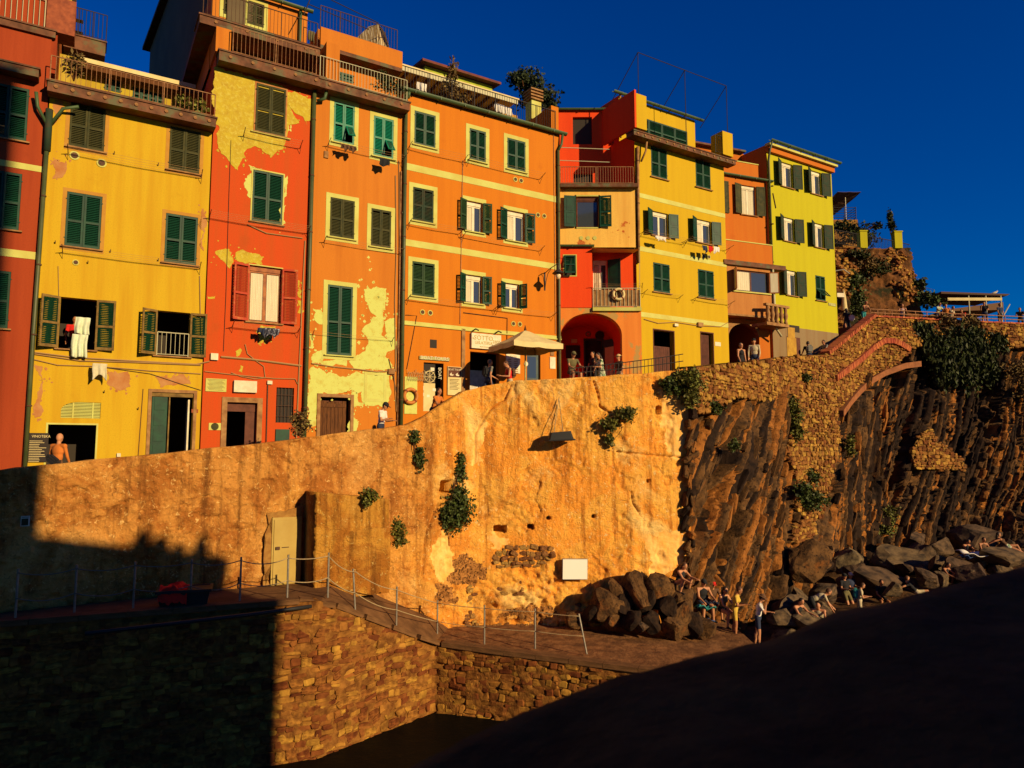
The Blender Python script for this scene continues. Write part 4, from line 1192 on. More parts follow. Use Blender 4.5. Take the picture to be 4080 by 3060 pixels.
# top terrace parapet and balcony parapet
zq = f6(2950, 650, 0.1)[1]
b6.box('terrace_parapet', 0, 3.0, 0.0, 0.15, b6.H, zq, P_org6)
b6.box('parapet_cap', -0.02, 3.02, -0.03, 0.18, zq, zq + 0.05, 'cream')
z1_ = f6(2960, 968, -0.3)[1]
b6.box('balcony_parapet', 0, b6.W - 0.35, -0.42, -0.3, z1_ - 1.05, z1_, P_org6)
b6.box('parapet_cap', 0, b6.W - 0.33, -0.45, -0.27, z1_, z1_ + 0.05, 'cream')
b6.box('balcony_floor', 0, b6.W - 0.35, -0.42, 0.0, z1_ - 1.15, z1_ - 1.051, 'slab')
# enclosed bay
zb1, zb0 = f6(2960, 1062, -0.7)[1], f6(2960, 1252, -0.7)[1]
xb0, xb1 = 0.05, b6.W - 0.6
bw = (xb0 + 0.55, xb1 - 0.3, zb0 + 1.22, zb1 - 0.18)
b6.pierced(xb0, xb1, zb0, zb1, [bw], -0.7, plaster('plaster_bay', (222, 128, 44)), 0.2, 'bay_wall')
b6.box('bay_side', xb1 - 0.001, xb1, -0.7, 0, zb0, zb1, 'stone')
b6.box('bay_side', xb0, xb0 + 0.001, -0.7, 0, zb0, zb1, 'stone')
b6.box('bay_floor', xb0, xb1, -0.7, 0, zb0 - 0.1, zb0 - 0.001, 'stone')
b6.box('bay_roof', xb0 - 0.15, xb1 + 0.75, -0.85, 0, zb1, zb1 + 0.24, 'slab')
b6.box('bay_sill', bw[0] - 0.1, bw[1] + 0.1, -0.78, -0.68, bw[2] - 0.07, bw[2] - 0.002, 'cream')
b6.sash(bw[0] + 0.01, bw[1] - 0.01, bw[2] + 0.01, bw[3] - 0.01, 'brownwood', True, 'left', y=-0.58, box=False)
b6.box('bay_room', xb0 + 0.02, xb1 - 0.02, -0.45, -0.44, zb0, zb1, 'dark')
for sx, xx, a in ((1, bw[0], 115), (-1, bw[1], 150)):
    lf = MB().box(0, sx * 0.5, -0.02, 0.02, 0, bw[3] - bw[2]).build('casement', M['sash'], b6.root, loc=(xx, -0.73, bw[2]), rot=(0, 0, -sx * R(a)))
    MB().box(sx * 0.06, sx * 0.44, -0.026, 0.026, 0.06, bw[3] - bw[2] - 0.06).build('curtain', M['curtain'], lf)
b6.pipe([(xb1 - 0.08, -0.78, zb1), (xb1 - 0.02, -0.78, zb0 - 0.6), (xb1 + 0.5, -0.6, zb0 - 1.0)], 0.06, 'railpale')
# archway below the bay
ax0, ax1, az1 = f6(2905, 1400)[0], f6(3027, 1400)[0], f6(2965, 1290)[1]
b6.holes.append((ax0, ax1, 0.0, az1))
n = 12
for sgn in (-1, 1):
    xe = ax0 if sgn < 0 else ax1
    mid = (ax0 + ax1) / 2
    pts = [(xe, az1 + 0.001)] + [(mid + sgn * (ax1 - ax0) / 2 * math.cos(math.pi / 2 * k / n), az1 - 0.75 + 0.75 * math.sin(math.pi / 2 * k / n)) for k in range(n + 1)]
    MB().prism(pts, -0.01, 0.3).build('arch_haunch', M['stone'], b6.root)
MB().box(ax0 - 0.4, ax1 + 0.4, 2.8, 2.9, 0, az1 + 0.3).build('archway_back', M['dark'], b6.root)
b6.cable([(2898, 1285), (2910, 1252), (2935, 1262), (2985, 1280), (3022, 1275)], 0.03)
b6.pierced(0, b6.W, 0, b6.H, b6.holes, 0.0, P_org6, 0.3)
b6.sides = True
MB().add([(0, 0.3, 0), (0, 0.3, b6.H), (b6.W, 0.3, b6.H), (b6.W, 0.3, az1 + 0.3), (0, 0.3, az1 + 0.3)], []).v
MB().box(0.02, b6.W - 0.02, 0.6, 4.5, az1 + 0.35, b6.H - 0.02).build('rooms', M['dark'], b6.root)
MB().box(-0.5, 3.4, 1.6, 5.0, b6.H - 0.1, b6.H + 2.1).build('rear_storey', P_org6, b6.root)
MB().box(-0.6, 3.3, 1.3, 5.0, b6.H + 2.1, b6.H + 2.2).build('rear_roof', M['slab'], b6.root)

# ================================================================ B7 lemon house
b7 = Bld('lemon_house', 'lemon yellow corner house with dark green shutters, last before the steps', 20.3, 26.08, 3.2, 16.85, P_yel7, side=P_org6, depth=7)
f7 = b7.loc
for tl, br in (((3110, 642), (3160, 754)), ((3228, 676), (3274, 782)), ((3119, 862), (3166, 968)), ((3242, 886), (3284, 992)), ((3131, 1074), (3176, 1182))):
    b7.open(tl, br, 'darkgreen', (157, 162), lw=0.58, solid=True, curtain='left')
b7.closed((3248, 1096), (3290, 1202), 'green', flaps=(42, 42), sill=True)
x0, x1, z0, z1 = b7.rect((3072, 1300), (3326, 1500))
zk = f7(3150, 1303)[1]
b7.box('plinth', 0, b7.W, -0.02, 0.0, 0.0, zk, P_grey)
x0, x1, z0, z1 = b7.rect((3132, 1340), (3191, 1470))
b7.holes.append((x0, x1, z0, z1))
b7.box('door_recess', x0, x1, -0.024, -0.021, z0, z1, 'brownwood')
dd = b7.box('door', x0 + 0.02, x1 - 0.35, -0.035, -0.0245, z0, z1 - 0.05, 'yellowdoor')
for k in range(2): MB().box(x0 + 0.12, x1 - 0.45, -0.042, -0.0355, z0 + 0.9 + k * 0.75, z0 + 1.5 + k * 0.75).build('door_panel', M['yellowdoor'], dd)
b7.pbox('small_window', (3141, 1294), (3184, 1326), -0.03, -0.0, 'dark')
b7.pbox('street_sign', (3300, 1206), (3330, 1222), -0.03, 0.0, 'palewood')
zg7 = b7.H
b7.box('eave', -0.1, b7.W + 0.15, -0.35, 0.0, zg7 - 0.12, zg7 + 0.02, 'cream')
b7.box('eave_moulding', -0.05, b7.W + 0.08, -0.18, 0.0, zg7 - 0.42, zg7 - 0.121, P_org6)
b7.gutter(-0.15, b7.W + 0.3, zg7 + 0.14, 0.11, -0.42)
b7.pipe([(0.0, -0.4, zg7 + 0.05), (0.02, -0.2, zg7 - 0.5), (0.05, -0.1, zg7 - 0.9), (0.05, -0.1, 6.2)], 0.06, 'pipe')
b7.cable([(3078, 770), (3090, 830)], 0.025, 'rust')
MB().tube([(b7.W, 0.1, f7(3335, 1080)[1]), (b7.W + 0.5, -0.2, f7(3335, 1080)[1] + 0.1), (b7.W + 0.9, -0.3, f7(3335, 1088)[1])], 0.04, 6).build('street_light', M['steel'], b7.root)
b7.finish()
# stone balcony and pier between b6 and b7
x0, x1, z0, z1 = b7.rect((3050, 1195), (3141, 1291), -0.9)
sbal = empty('stone_balcony', b7.f.P(x0, -0.9, z1 - 1.3), b7.f.rz, 'small carved stone balustrade balcony on the lemon house', 'balcony')
MB().box(0, x1 - x0, -0.05, 0.9, 0, 0.16).build('floor', M['stone'], sbal)
MB().box(-0.05, x1 - x0 + 0.05, -0.08, 0.12, 1.02, 1.14).build('handrail', M['stone'], sbal)
bal = MB().lathe([(0.10, 0.16), (0.10, 0.25), (0.07, 0.35), (0.13, 0.6), (0.08, 0.8), (0.1, 1.02)], n=8).mesh('baluster', M['stone'], True)
for k in range(5): link('baluster', bal, sbal, ((x1 - x0) * (k + 0.5) / 5, 0.02, 0))

# ================================================================ rear houses
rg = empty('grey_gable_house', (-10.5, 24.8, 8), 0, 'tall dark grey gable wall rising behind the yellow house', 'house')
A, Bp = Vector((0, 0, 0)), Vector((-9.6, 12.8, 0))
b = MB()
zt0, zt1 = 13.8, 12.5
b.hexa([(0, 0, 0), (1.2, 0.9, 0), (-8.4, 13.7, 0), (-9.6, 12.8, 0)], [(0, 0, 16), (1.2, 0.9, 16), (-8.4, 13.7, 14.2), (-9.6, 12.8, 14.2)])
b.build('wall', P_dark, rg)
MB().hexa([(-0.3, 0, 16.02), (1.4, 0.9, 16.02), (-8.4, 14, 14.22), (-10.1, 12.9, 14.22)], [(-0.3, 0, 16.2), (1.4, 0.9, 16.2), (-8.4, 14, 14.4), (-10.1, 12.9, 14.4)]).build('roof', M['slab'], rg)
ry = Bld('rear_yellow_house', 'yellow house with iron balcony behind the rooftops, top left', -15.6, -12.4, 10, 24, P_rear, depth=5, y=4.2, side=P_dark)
q = ry.rect((262, 62), (330, 128))
ry.holes.append(q)
zz = ry.loc(300, 140, -0.8)[1]
xl, xr = ry.loc(255, 140, -0.8)[0], ry.loc(422, 165, -0.8)[0]
ry.balcony(xl, xr, zz, 0.8, 0.5, m='slab')
ry.railing((xl, -0.78), (xr, -0.78), zz + 0.05, 1.0, 'iron', 0.12, 0.012, 4)
ry.finish()
rf = Bld('rear_flat_house', 'small yellow house with tiled roof showing behind the pergola', 2.2, 6.0, 12, 18.6, plaster('plaster_rear_flat', (202, 190, 40)), depth=4, y=5.5)
rf.H = rf.loc(2080, 380)[1]
rf.finish()
MB().hexa([(-0.3, -0.4, rf.H), (rf.W + 0.3, -0.4, rf.H), (rf.W + 0.3, 4, rf.H + 0.6), (-0.3, 4, rf.H + 0.6)], [(-0.3, -0.4, rf.H + 0.12), (rf.W + 0.3, -0.4, rf.H + 0.12), (rf.W + 0.3, 4, rf.H + 0.72), (-0.3, 4, rf.H + 0.72)]).build('tiled_roof', M['tile'], rf.root)
cx, cz = rf.loc(2125, 420, -0.6)
ch = MB().box(cx - 0.3, cx + 0.3, -0.9, -0.3, cz - 0.9, cz + 0.1).build('chimney', M['cream'], rf.root)
for k in range(4): MB().box(cx - 0.38, cx + 0.38, -0.98, -0.22, cz + 0.16 + k * 0.17, cz + 0.24 + k * 0.17).build('chimney_slab', M['stone'], ch)
print('p3 ok')
# ================================================================ surfaces of the setting
def px_of(P):
    """world -> picture coordinates (for deciding where a wall starts and ends)"""
    P = np.asarray(P, float)
    f = P[..., 1] * math.cos(PITCH) + P[..., 2] * math.sin(PITCH)
    u = -P[..., 1] * math.sin(PITCH) + P[..., 2] * math.cos(PITCH)
    return CX + F_PX * P[..., 0] / f, CY - F_PX * u / f
def in_poly(x, y, poly):
    x, y = np.asarray(x), np.asarray(y)
    r = np.zeros(np.broadcast(x, y).shape, bool)
    n = len(poly)
    for i in range(n):
        (x1, y1), (x2, y2) = poly[i], poly[(i + 1) % n]
        c = ((y1 > y) != (y2 > y)) & (x < (x2 - x1) * (y - y1) / ((y2 - y1) if y2 != y1 else 1e-9) + x1)
        r ^= c
    return r
class Plan:
    """plan polyline with arc length, run left to right as seen; outward = towards the camera"""
    def __init__(s, pts, smooth=0):
        p = [np.array(q, float) for q in pts]
        for k in range(smooth):
            q = [p[0]]
            for a, b in zip(p[:-1], p[1:]): q += [a * 0.75 + b * 0.25, a * 0.25 + b * 0.75]
            p = q + [p[-1]]
        s.p = np.array(p)
        s.s = np.concatenate([[0], np.cumsum(np.hypot(*np.diff(s.p, axis=0).T))])
        s.L = s.s[-1]
    def xy(s, t):
        t = np.asarray(t, float)
        return np.stack([np.interp(t, s.s, s.p[:, 0]), np.interp(t, s.s, s.p[:, 1])], -1)
    def nrm(s, t, e=0.15):
        d = s.xy(np.clip(np.asarray(t) + e, 0, s.L)) - s.xy(np.clip(np.asarray(t) - e, 0, s.L))
        d /= np.linalg.norm(d, axis=-1, keepdims=True)
        return np.stack([d[..., 1], -d[..., 0]], -1)
    def hit(s, px, py):
        r = ray(px, py)
        k = r.x / r.y
        g = s.p[:, 0] - k * s.p[:, 1]
        for i in range(len(g) - 1):
            if g[i] * g[i + 1] <= 0 and g[i] != g[i + 1]:
                f = g[i] / (g[i] - g[i + 1])
                Y = s.p[i, 1] * (1 - f) + s.p[i + 1, 1] * f
                return s.s[i] * (1 - f) + s.s[i + 1] * f, r.z / r.y * Y
        i = 0 if abs(g[0]) < abs(g[-1]) else len(g) - 1
        return s.s[i], r.z / r.y * s.p[i, 1]
def grid_faces(nu, nv):
    i, j = np.meshgrid(np.arange(nu - 1), np.arange(nv - 1), indexing='ij')
    a = (i * nv + j).ravel()
    return np.stack([a, a + nv, a + nv + 1, a + 1], -1)
def big_mesh(name, V, F, mats, mi=None, smooth=True):
    me = bpy.data.meshes.new(name)
    V, F = np.asarray(V, np.float32), np.asarray(F, np.int32)
    me.vertices.add(len(V))
    me.vertices.foreach_set('co', V.ravel())
    me.loops.add(F.size)
    me.loops.foreach_set('vertex_index', F.ravel())
    me.polygons.add(len(F))
    me.polygons.foreach_set('loop_start', np.arange(0, F.size, 4, dtype=np.int32))
    for m in (mats if isinstance(mats, (list, tuple)) else [mats]): me.materials.append(m)
    if mi is not None: me.polygons.foreach_set('material_index', np.asarray(mi, np.int32))
    if smooth: me.polygons.foreach_set('use_smooth', np.ones(len(F), bool))
    me.update()
    me.validate()
    return me
# stone shapes shared by all rubble
def stone_variants(m, n=10, seed=3, tag_='stone'):
    out = []
    rr = random.Random(seed)
    for k in range(n):
        bm = bmesh.new()
        bmesh.ops.create_cube(bm, size=1.0)
        bmesh.ops.bevel(bm, geom=bm.edges[:], offset=0.16, segments=1, affect='EDGES')
        for v in bm.verts: v.co += Vector((rr.uniform(-1, 1) * 0.07, rr.uniform(-1, 1) * 0.07, rr.uniform(-1, 1) * 0.09))
        me = bpy.data.meshes.new(tag_)
        bm.to_mesh(me)
        bm.free()
        me.materials.append(m)
        out.append(me)
    return out
def rubble(par, place, rows, variants, n_ind=300, depth=0.14, name='stone', seed=1, tilt=3.0):
    """rows: list of (s0,s1,z0,z1) stones; place(s,z)->(world Vector, angle about z)"""
    rr = random.Random(seed)
    items = []
    for (s0, s1, z0, z1) in rows:
        r_ = place((s0 + s1) / 2, (z0 + z1) / 2)
        if r_ is None: continue
        p, a = r_
        items.append(((s1 - s0) * (z1 - z0) / max(p.y, 1) ** 2, p, a, s1 - s0, z1 - z0))
    items.sort(key=lambda q: -q[0])
    o = par.location
    data = []
    for me in variants: data.append((np.array([v.co[:] for v in me.vertices]), [tuple(f.vertices) for f in me.polygons]))
    V, F = [], []
    base = 0
    for k, (ar, p, a, w_, h_) in enumerate(items):
        vi = rr.randrange(len(variants))
        e = Euler((R(rr.gauss(0, tilt)), R(rr.gauss(0, tilt)), a + R(rr.gauss(0, tilt))))
        sc_ = (w_ * 0.97, depth * rr.uniform(0.7, 1.5), h_ * 0.95)
        if k < n_ind:
            link(name, variants[vi], par, p - o, e, sc_)
        else:
            mt = e.to_matrix()
            v = (data[vi][0] * np.array(sc_)) @ np.array(mt).T + np.array(p - o)
            V.append(v)
            F += [tuple(q + base for q in f) for f in data[vi][1]]
            base += len(v)
    if V:
        me = np_mesh('small_stones', np.concatenate(V), F, variants[0].materials[0])
        tag(link('small_stones', me, par), kind='stuff')
def courses(s0, s1, z0, z1, rh=(0.16, 0.3), wd=(0.2, 0.6), seed=0):
    rr = random.Random(seed)
    z = z0
    out = []
    while z < z1:
        h = rr.uniform(*rh)
        s_ = s0 - rr.uniform(0, 0.3)
        while s_ < s1:
            w_ = rr.uniform(*wd)
            dz = rr.gauss(0, 0.12) * h
            if rr.random() < 0.18 and h > 0.15:
                out.append((s_, s_ + w_, z + dz, z + h * 0.48 + dz)); out.append((s_, s_ + w_, z + h * 0.5 + dz, z + h + dz))
            else: out.append((s_, s_ + w_, z + dz, z + h * rr.uniform(0.86, 1.05) + dz))
            s_ += w_
        z += h
    return out

# ---------------------------------------------------------------- materials of stone and rock
OCHRE_A, OCHRE_B, OCHRE_C = T(216, 150, 44), T(164, 92, 24), T(118, 62, 18)
def wall_mat(name, a, b, c, sc_=1.0, streak=True):
    return mat(name, a, b, scale=3.2 * sc_, lo=0.40, hi=0.62, col3=c, scale3=1.6 * sc_, lo3=0.54, hi3=0.74, stretch=(1, 1, 0.8), stretch3=(2.2, 2.2, 0.28) if streak else (1, 1, 1),
               rough=0.95, bump=1.0, bscale=9, bdist=0.05, detail=8, fine=(dk(b, 0.55), 13, 0.54, 0.70), spec=0.1)
W_bast = wall_mat('weathered_render', T(232, 170, 58), T(204, 124, 34), T(150, 82, 22))
W_left = wall_mat('coarse_render', T(196, 124, 40), T(136, 76, 22), T(96, 52, 16), 1.2)
W_stone = mat('rubble_stone', T(200, 122, 40), T(132, 76, 26), scale=2.5, rough=0.95, bump=0.8, bscale=9, bdist=0.03, island=0.45, spec=0.1)
W_quay = mat('quay_stone', T(196, 112, 34), T(120, 62, 18), scale=2.5, rough=0.95, bump=0.9, bscale=8, bdist=0.03, island=0.45, spec=0.1)
W_mort = mat('mortar', T(180, 118, 44), T(120, 72, 26), scale=6, rough=1.0, bump=1.0, bscale=16, bdist=0.04, spec=0.05)
W_qmort = mat('quay_mortar', T(190, 112, 36), T(120, 64, 20), scale=4, rough=1.0, bump=1.0, bscale=16, bdist=0.04, spec=0.05)
W_rock = mat('cliff_rock', T(136, 84, 34), T(70, 44, 20), scale=2.2, lo=0.38, hi=0.66, col3=T(176, 92, 28), scale3=0.8, lo3=0.58, hi3=0.72, rough=0.95, bump=1.0, bscale=10, bdist=0.04, spec=0.1, fine=(T(44, 28, 14), 9, 0.55, 0.7))
W_bould = mat('boulder_rock', T(140, 98, 50), T(66, 48, 28), scale=2.5, rough=0.95, bump=0.8, bscale=8, bdist=0.04, island=0.3, spec=0.1)
W_pave = mat('slipway_paving', T(176, 106, 46), T(120, 70, 30), scale=3, rough=0.95, bump=1.0, bscale=6, bdist=0.05, spec=0.1)
W_plat = mat('platform_concrete', T(150, 92, 40), T(110, 66, 28), scale=2, rough=0.95, bump=0.5, bscale=12, bdist=0.02, spec=0.1)
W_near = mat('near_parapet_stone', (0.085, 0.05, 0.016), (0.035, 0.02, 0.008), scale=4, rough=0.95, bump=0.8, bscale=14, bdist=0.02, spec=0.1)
W_path = mat('path_paving', T(140, 96, 44), T(110, 74, 34), scale=3, rough=0.95, bump=0.6, bscale=8, spec=0.1)

# ---------------------------------------------------------------- retaining wall + bastion
RWF = Frame(-11.05, 17.5, 0, 57.1)
corner = (-1.62, 23.55)
pl_left = Plan([tuple(RWF.P(-7, 0, 0).xy), tuple(RWF.P(0, 0, 0).xy), tuple(RWF.P(9.5, 0, 0).xy), corner])
pl_bast = Plan([(corner[0] - 0.02, corner[1] - 0.03), (-1.3, 23.75), (-0.9, 23.88), (-0.2, 23.96), (1.3, 24.0), (4.0, 24.2), (6.1, 24.55)])
TOP = [(-260, 1902), (0, 1877), (60, 1868), (300, 1845), (600, 1815), (900, 1785), (1200, 1750), (1400, 1724), (1560, 1705), (1620, 1697), (1700, 1659), (1780, 1605), (1839, 1567), (1934, 1540), (2048, 1520), (2197, 1512), (2546, 1492), (2700, 1475), (2760, 1466)]
def profile(pl, pts):
    q = sorted(pl.hit(*p) for p in pts)
    return np.array([a for a, _ in q]), np.array([b for _, b in q])
PLs = profile(pl_left, [p for p in TOP if p[0] < 1850] + [(1850, 1563)])
PBs = profile(pl_bast, [(1850, 1563)] + [p for p in TOP if p[0] > 1850])
def seg_dist(S, Z, poly):
    d = np.full(S.shape, 9.0)
    for (a, b), (c, e) in zip(poly[:-1], poly[1:]):
        L2 = (c - a) ** 2 + (e - b) ** 2 + 1e-9
        t = np.clip(((S - a) * (c - a) + (Z - b) * (e - b)) / L2, 0, 1)
        d = np.minimum(d, np.hypot(S - a - t * (c - a), Z - b - t * (e - b)))
    return d
def wall_sheet(name, pl, prof, zb, du, dv, disp, m, par, cope=0.4, drop=1.0, mif=None):
    s_ = np.linspace(0, pl.L, int(pl.L / du) + 1)
    zt = np.interp(s_, *prof)
    nv = int((zt.max() - zb) / dv) + 1
    v = np.linspace(0, 1, nv)
    S = np.repeat(s_[:, None], nv, 1)
    Z = zb + (zt[:, None] - zb) * v[None, :]
    D = disp(S, Z, zt[:, None] - Z)
    xy = pl.xy(S) + pl.nrm(S) * D[..., None]
    P = np.concatenate([xy, Z[..., None]], -1)
    n2 = pl.nrm(s_)
    rows = [P]
    for inn, dz in ((0.06, 0.03), (cope - 0.05, 0.03), (cope, 0.0), (cope, -drop)):
        q = np.concatenate([pl.xy(s_) - n2 * inn + 0, (zt + dz + (fbm(s_ * 2, s_ * 0, inn + 1, 3) * 0.015))[:, None]], -1)
        rows.append(q[:, None, :])
    P = np.concatenate(rows, 1)
    F = grid_faces(P.shape[0], P.shape[1])
    V = P.reshape(-1, 3) - np.array(par.location)
    mi = None
    if mif is not None:
        k_ = np.zeros(P.shape[:2], int)
        k_[:, :nv] = mif(S, Z, P[:, :nv])
        mi = k_.ravel()[F[:, 0]]
    return link(name, big_mesh(name, V, F, m, mi), par)
# holes in (s,z) of the bastion: pushed in for real
def rect_on(pl, tl, br):
    a, b = pl.hit(*tl), pl.hit(*br)
    return a[0], b[0], b[1], a[1]
B_HOLES = [rect_on(pl_bast, (1968, 2095), (2016, 2122)), rect_on(pl_bast, (2100, 2088), (2126, 2108)), rect_on(pl_bast, (2618, 1618), (2637, 1650)),
           rect_on(pl_bast, (2180, 2060), (2192, 2070)), rect_on(pl_bast, (2360, 2050), (2372, 2062)), rect_on(pl_bast, (2580, 1910), (2590, 1922))]
CRACKS = [[pl_bast.hit(*p) for p in ((2035, 1535), (2010, 1595), (1960, 1625), (1915, 1690), (1893, 1730), (1890, 1850))], [pl_bast.hit(*p) for p in ((2365, 1520), (2382, 1570), (2390, 1620), (2430, 1645))],
          [pl_bast.hit(*p) for p in ((2460, 1800), (2600, 1815), (2740, 1825))], [pl_bast.hit(*p) for p in ((2515, 1960), (2525, 2010), (2545, 2040))]]
def disp_b(S, Z, below):
    d = fbm(S * 0.7, Z * 0.7, 1.0, 5, 0.55) * 0.06 + fbm(S * 5, Z * 5, 3.0, 3) * 0.018
    ragg = fbm(S * 1.3, Z * 1.0, 9.0, 4)
    d -= 0.05 * np.clip((ragg - 0.25) * 8, 0, 1) * (1 + 0.6 * fbm(S * 9, Z * 9, 2.0, 2))       # render fallen off
    low = np.clip((-3.4 - Z + 0.5 * fbm(S * 0.8, Z * 0 + 3, 4.0, 3)) / 1.2, 0, 1)
    d += low * fbm(S * 4.5, Z * 5.5, 6.0, 3) * 0.09
    for c in CRACKS: d -= 0.13 * np.exp(-(seg_dist(S, Z, c) / 0.028) ** 2)
    for a, b, c, e in B_HOLES:
        k = (S > a) & (S < b) & (Z > c) & (Z < e)
        d = np.where(k, -0.6, d)
    return d
L_HOLES = [rect_on(pl_left, (1752, 1915), (1800, 1962))]
L_CR = [[pl_left.hit(*p) for p in ((1745, 2010), (1700, 2120), (1690, 2180), (1683, 2290))]]
def disp_l(S, Z, below):
    d = fbm(S * 0.6, Z * 0.6, 21.0, 4) * 0.05 + fbm(S * 6, Z * 6, 13.0, 3) * 0.026
    ragg = fbm(S * 1.1, Z * 1.0, 29.0, 4)
    d -= 0.05 * np.clip((ragg - 0.30) * 8, 0, 1)
    d -= 0.035 * np.clip((fbm(S * 9, Z * 9, 23.0, 2) - 0.45) * 5, 0, 1)
    for a, b, c, e in L_HOLES: d = np.where((S > a) & (S < b) & (Z > c) & (Z < e), -0.8, d)
    for c in L_CR: d -= 0.1 * np.exp(-(seg_dist(S, Z, c) / 0.035) ** 2)
    return d
pl_all = Plan([tuple(q) for q in pl_left.p[:-1]] + [tuple(q) for q in pl_bast.p])
LJ = pl_left.L - 0.03
def disp_all(S, Z, below):
    k = np.clip((S - LJ + 0.8) / 1.6, 0, 1)
    return disp_l(np.minimum(S, LJ + 2), Z, below) * (1 - k) + disp_b(S - LJ, Z, below) * k
PAs = (np.concatenate([PLs[0], PBs[0][1:] + LJ]), np.concatenate([PLs[1], PBs[1][1:]]))
def two_tone(name, A, B_, x0, x1):
    m = bpy.data.materials.new(name); m.use_nodes = True
    N, Lk = m.node_tree.nodes, m.node_tree.links
    N.clear()
    out = N.new('ShaderNodeOutputMaterial'); bs = N.new('ShaderNodeBsdfPrincipled')
    Lk.new(bs.outputs[0], out.inputs['Surface'])
    bs.inputs['Roughness'].default_value = 0.95; bs.inputs['Specular IOR Level'].default_value = 0.1
    tc = N.new('ShaderNodeTexCoord')
    def nz(sc_, st=(1, 1, 1), det=7, rgh=0.6, dist=0.0, off=0.0):
        mp = N.new('ShaderNodeMapping'); mp.inputs['Scale'].default_value = st; mp.inputs['Location'].default_value = (off, off, off)
        Lk.new(tc.outputs['Object'], mp.inputs['Vector'])
        n = N.new('ShaderNodeTexNoise'); n.inputs['Scale'].default_value = sc_; n.inputs['Detail'].default_value = det; n.inputs['Roughness'].default_value = rgh; n.inputs['Distortion'].default_value = dist
        Lk.new(mp.outputs[0], n.inputs['Vector'])
        return n.outputs['Fac']
    def rng_(f, a, b, c=0.0, d=1.0):
        r = N.new('ShaderNodeMapRange'); r.inputs['From Min'].default_value = a; r.inputs['From Max'].default_value = b; r.inputs['To Min'].default_value = c; r.inputs['To Max'].default_value = d
        Lk.new(f, r.inputs['Value']); return r.outputs[0]
    def mix(f, a, b):
        x = N.new('ShaderNodeMix'); x.data_type = 'RGBA'
        Lk.new(f, x.inputs['Factor'])
        for k, v in ((6, a), (7, b)):
            if isinstance(v, tuple): x.inputs[k].default_value = (*v, 1)
            else: Lk.new(v, x.inputs[k])
        return x.outputs[2]
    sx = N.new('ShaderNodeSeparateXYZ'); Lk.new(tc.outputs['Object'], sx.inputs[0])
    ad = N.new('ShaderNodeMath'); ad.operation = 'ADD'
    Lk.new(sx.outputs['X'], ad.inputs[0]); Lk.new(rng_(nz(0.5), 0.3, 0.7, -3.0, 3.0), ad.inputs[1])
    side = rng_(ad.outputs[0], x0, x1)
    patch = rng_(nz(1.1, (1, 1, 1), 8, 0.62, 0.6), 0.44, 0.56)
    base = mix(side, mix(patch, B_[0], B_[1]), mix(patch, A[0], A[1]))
    strk = rng_(nz(1.5, (2.6, 2.6, 0.16), 6, 0.62), 0.50, 0.66)
    base = mix(rng_(strk, 0.0, 1.0, 0.0, 0.82), base, mix(side, B_[2], A[2]))
    big = rng_(nz(0.42, (1, 1, 0.9), 5, 0.6, 0.8, 3.0), 0.54, 0.66)
    base = mix(big, base, mix(side, B_[3], A[3]))
    curl = nz(6.5, (1, 1, 1), 9, 0.7, 1.8)
    base = mix(rng_(curl, 0.56, 0.69, 0.0, 0.58), base, mix(side, B_[4], A[4]))
    lite = rng_(nz(10, (1, 1, 1), 4, 0.6, 1.0, 5.0), 0.60, 0.70, 0.0, 0.8)
    base = mix(lite, base, mix(side, B_[5], A[5]))
    Lk.new(base, bs.inputs['Base Color'])
    bp = N.new('ShaderNodeBump'); bp.inputs['Strength'].default_value = 0.9; bp.inputs['Distance'].default_value = 0.034
    inv = rng_(curl, 0.35, 0.7, 1.0, 0.0)
    ad2 = N.new('ShaderNodeMath'); ad2.operation = 'ADD'
    Lk.new(inv, ad2.inputs[0]); Lk.new(nz(22, (1, 1, 1), 4), ad2.inputs[1])
    Lk.new(ad2.outputs[0], bp.inputs['Height']); Lk.new(bp.outputs[0], bs.inputs['Normal'])
    return m
def K(rgb, k):
    c = [v * k for v in T(*rgb)]
    return tuple(v * min(1.0, 0.86 / max(c)) for v in c)
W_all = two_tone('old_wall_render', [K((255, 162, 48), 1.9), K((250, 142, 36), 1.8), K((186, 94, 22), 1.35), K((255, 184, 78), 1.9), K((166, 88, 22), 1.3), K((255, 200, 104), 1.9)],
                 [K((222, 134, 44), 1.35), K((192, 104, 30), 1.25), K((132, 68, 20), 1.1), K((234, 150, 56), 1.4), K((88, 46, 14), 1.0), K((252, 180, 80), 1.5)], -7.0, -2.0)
bast = empty('retaining_wall', (2.2, 24.6, -6.0), 0, 'long ochre retaining wall rising from the ramp to a tall weathered bastion', 'wall')
PALE = [[(1722, 2170), (1760, 2120), (1800, 2135), (1806, 2290), (1775, 2335), (1730, 2300)], [(1965, 2120), (2018, 2125), (2010, 2180), (1975, 2190)], [(1900, 1700), (1935, 1690), (1930, 1850), (1895, 1860)], [(2620, 1560), (2730, 1540), (2735, 1800), (2700, 1830), (2640, 1760)], [(2560, 2130), (2700, 2100), (2730, 2240), (2600, 2300)]]
ROUGH = [[(1800, 2230), (1850, 2200), (1900, 2260), (1890, 2330), (1810, 2330)], [(1740, 2330), (1800, 2345), (1810, 2400), (1735, 2410)], [(1880, 2260), (1950, 2250), (1955, 2310), (1900, 2320)], [(2000, 2420), (2200, 2400), (2240, 2470), (1990, 2480)]]
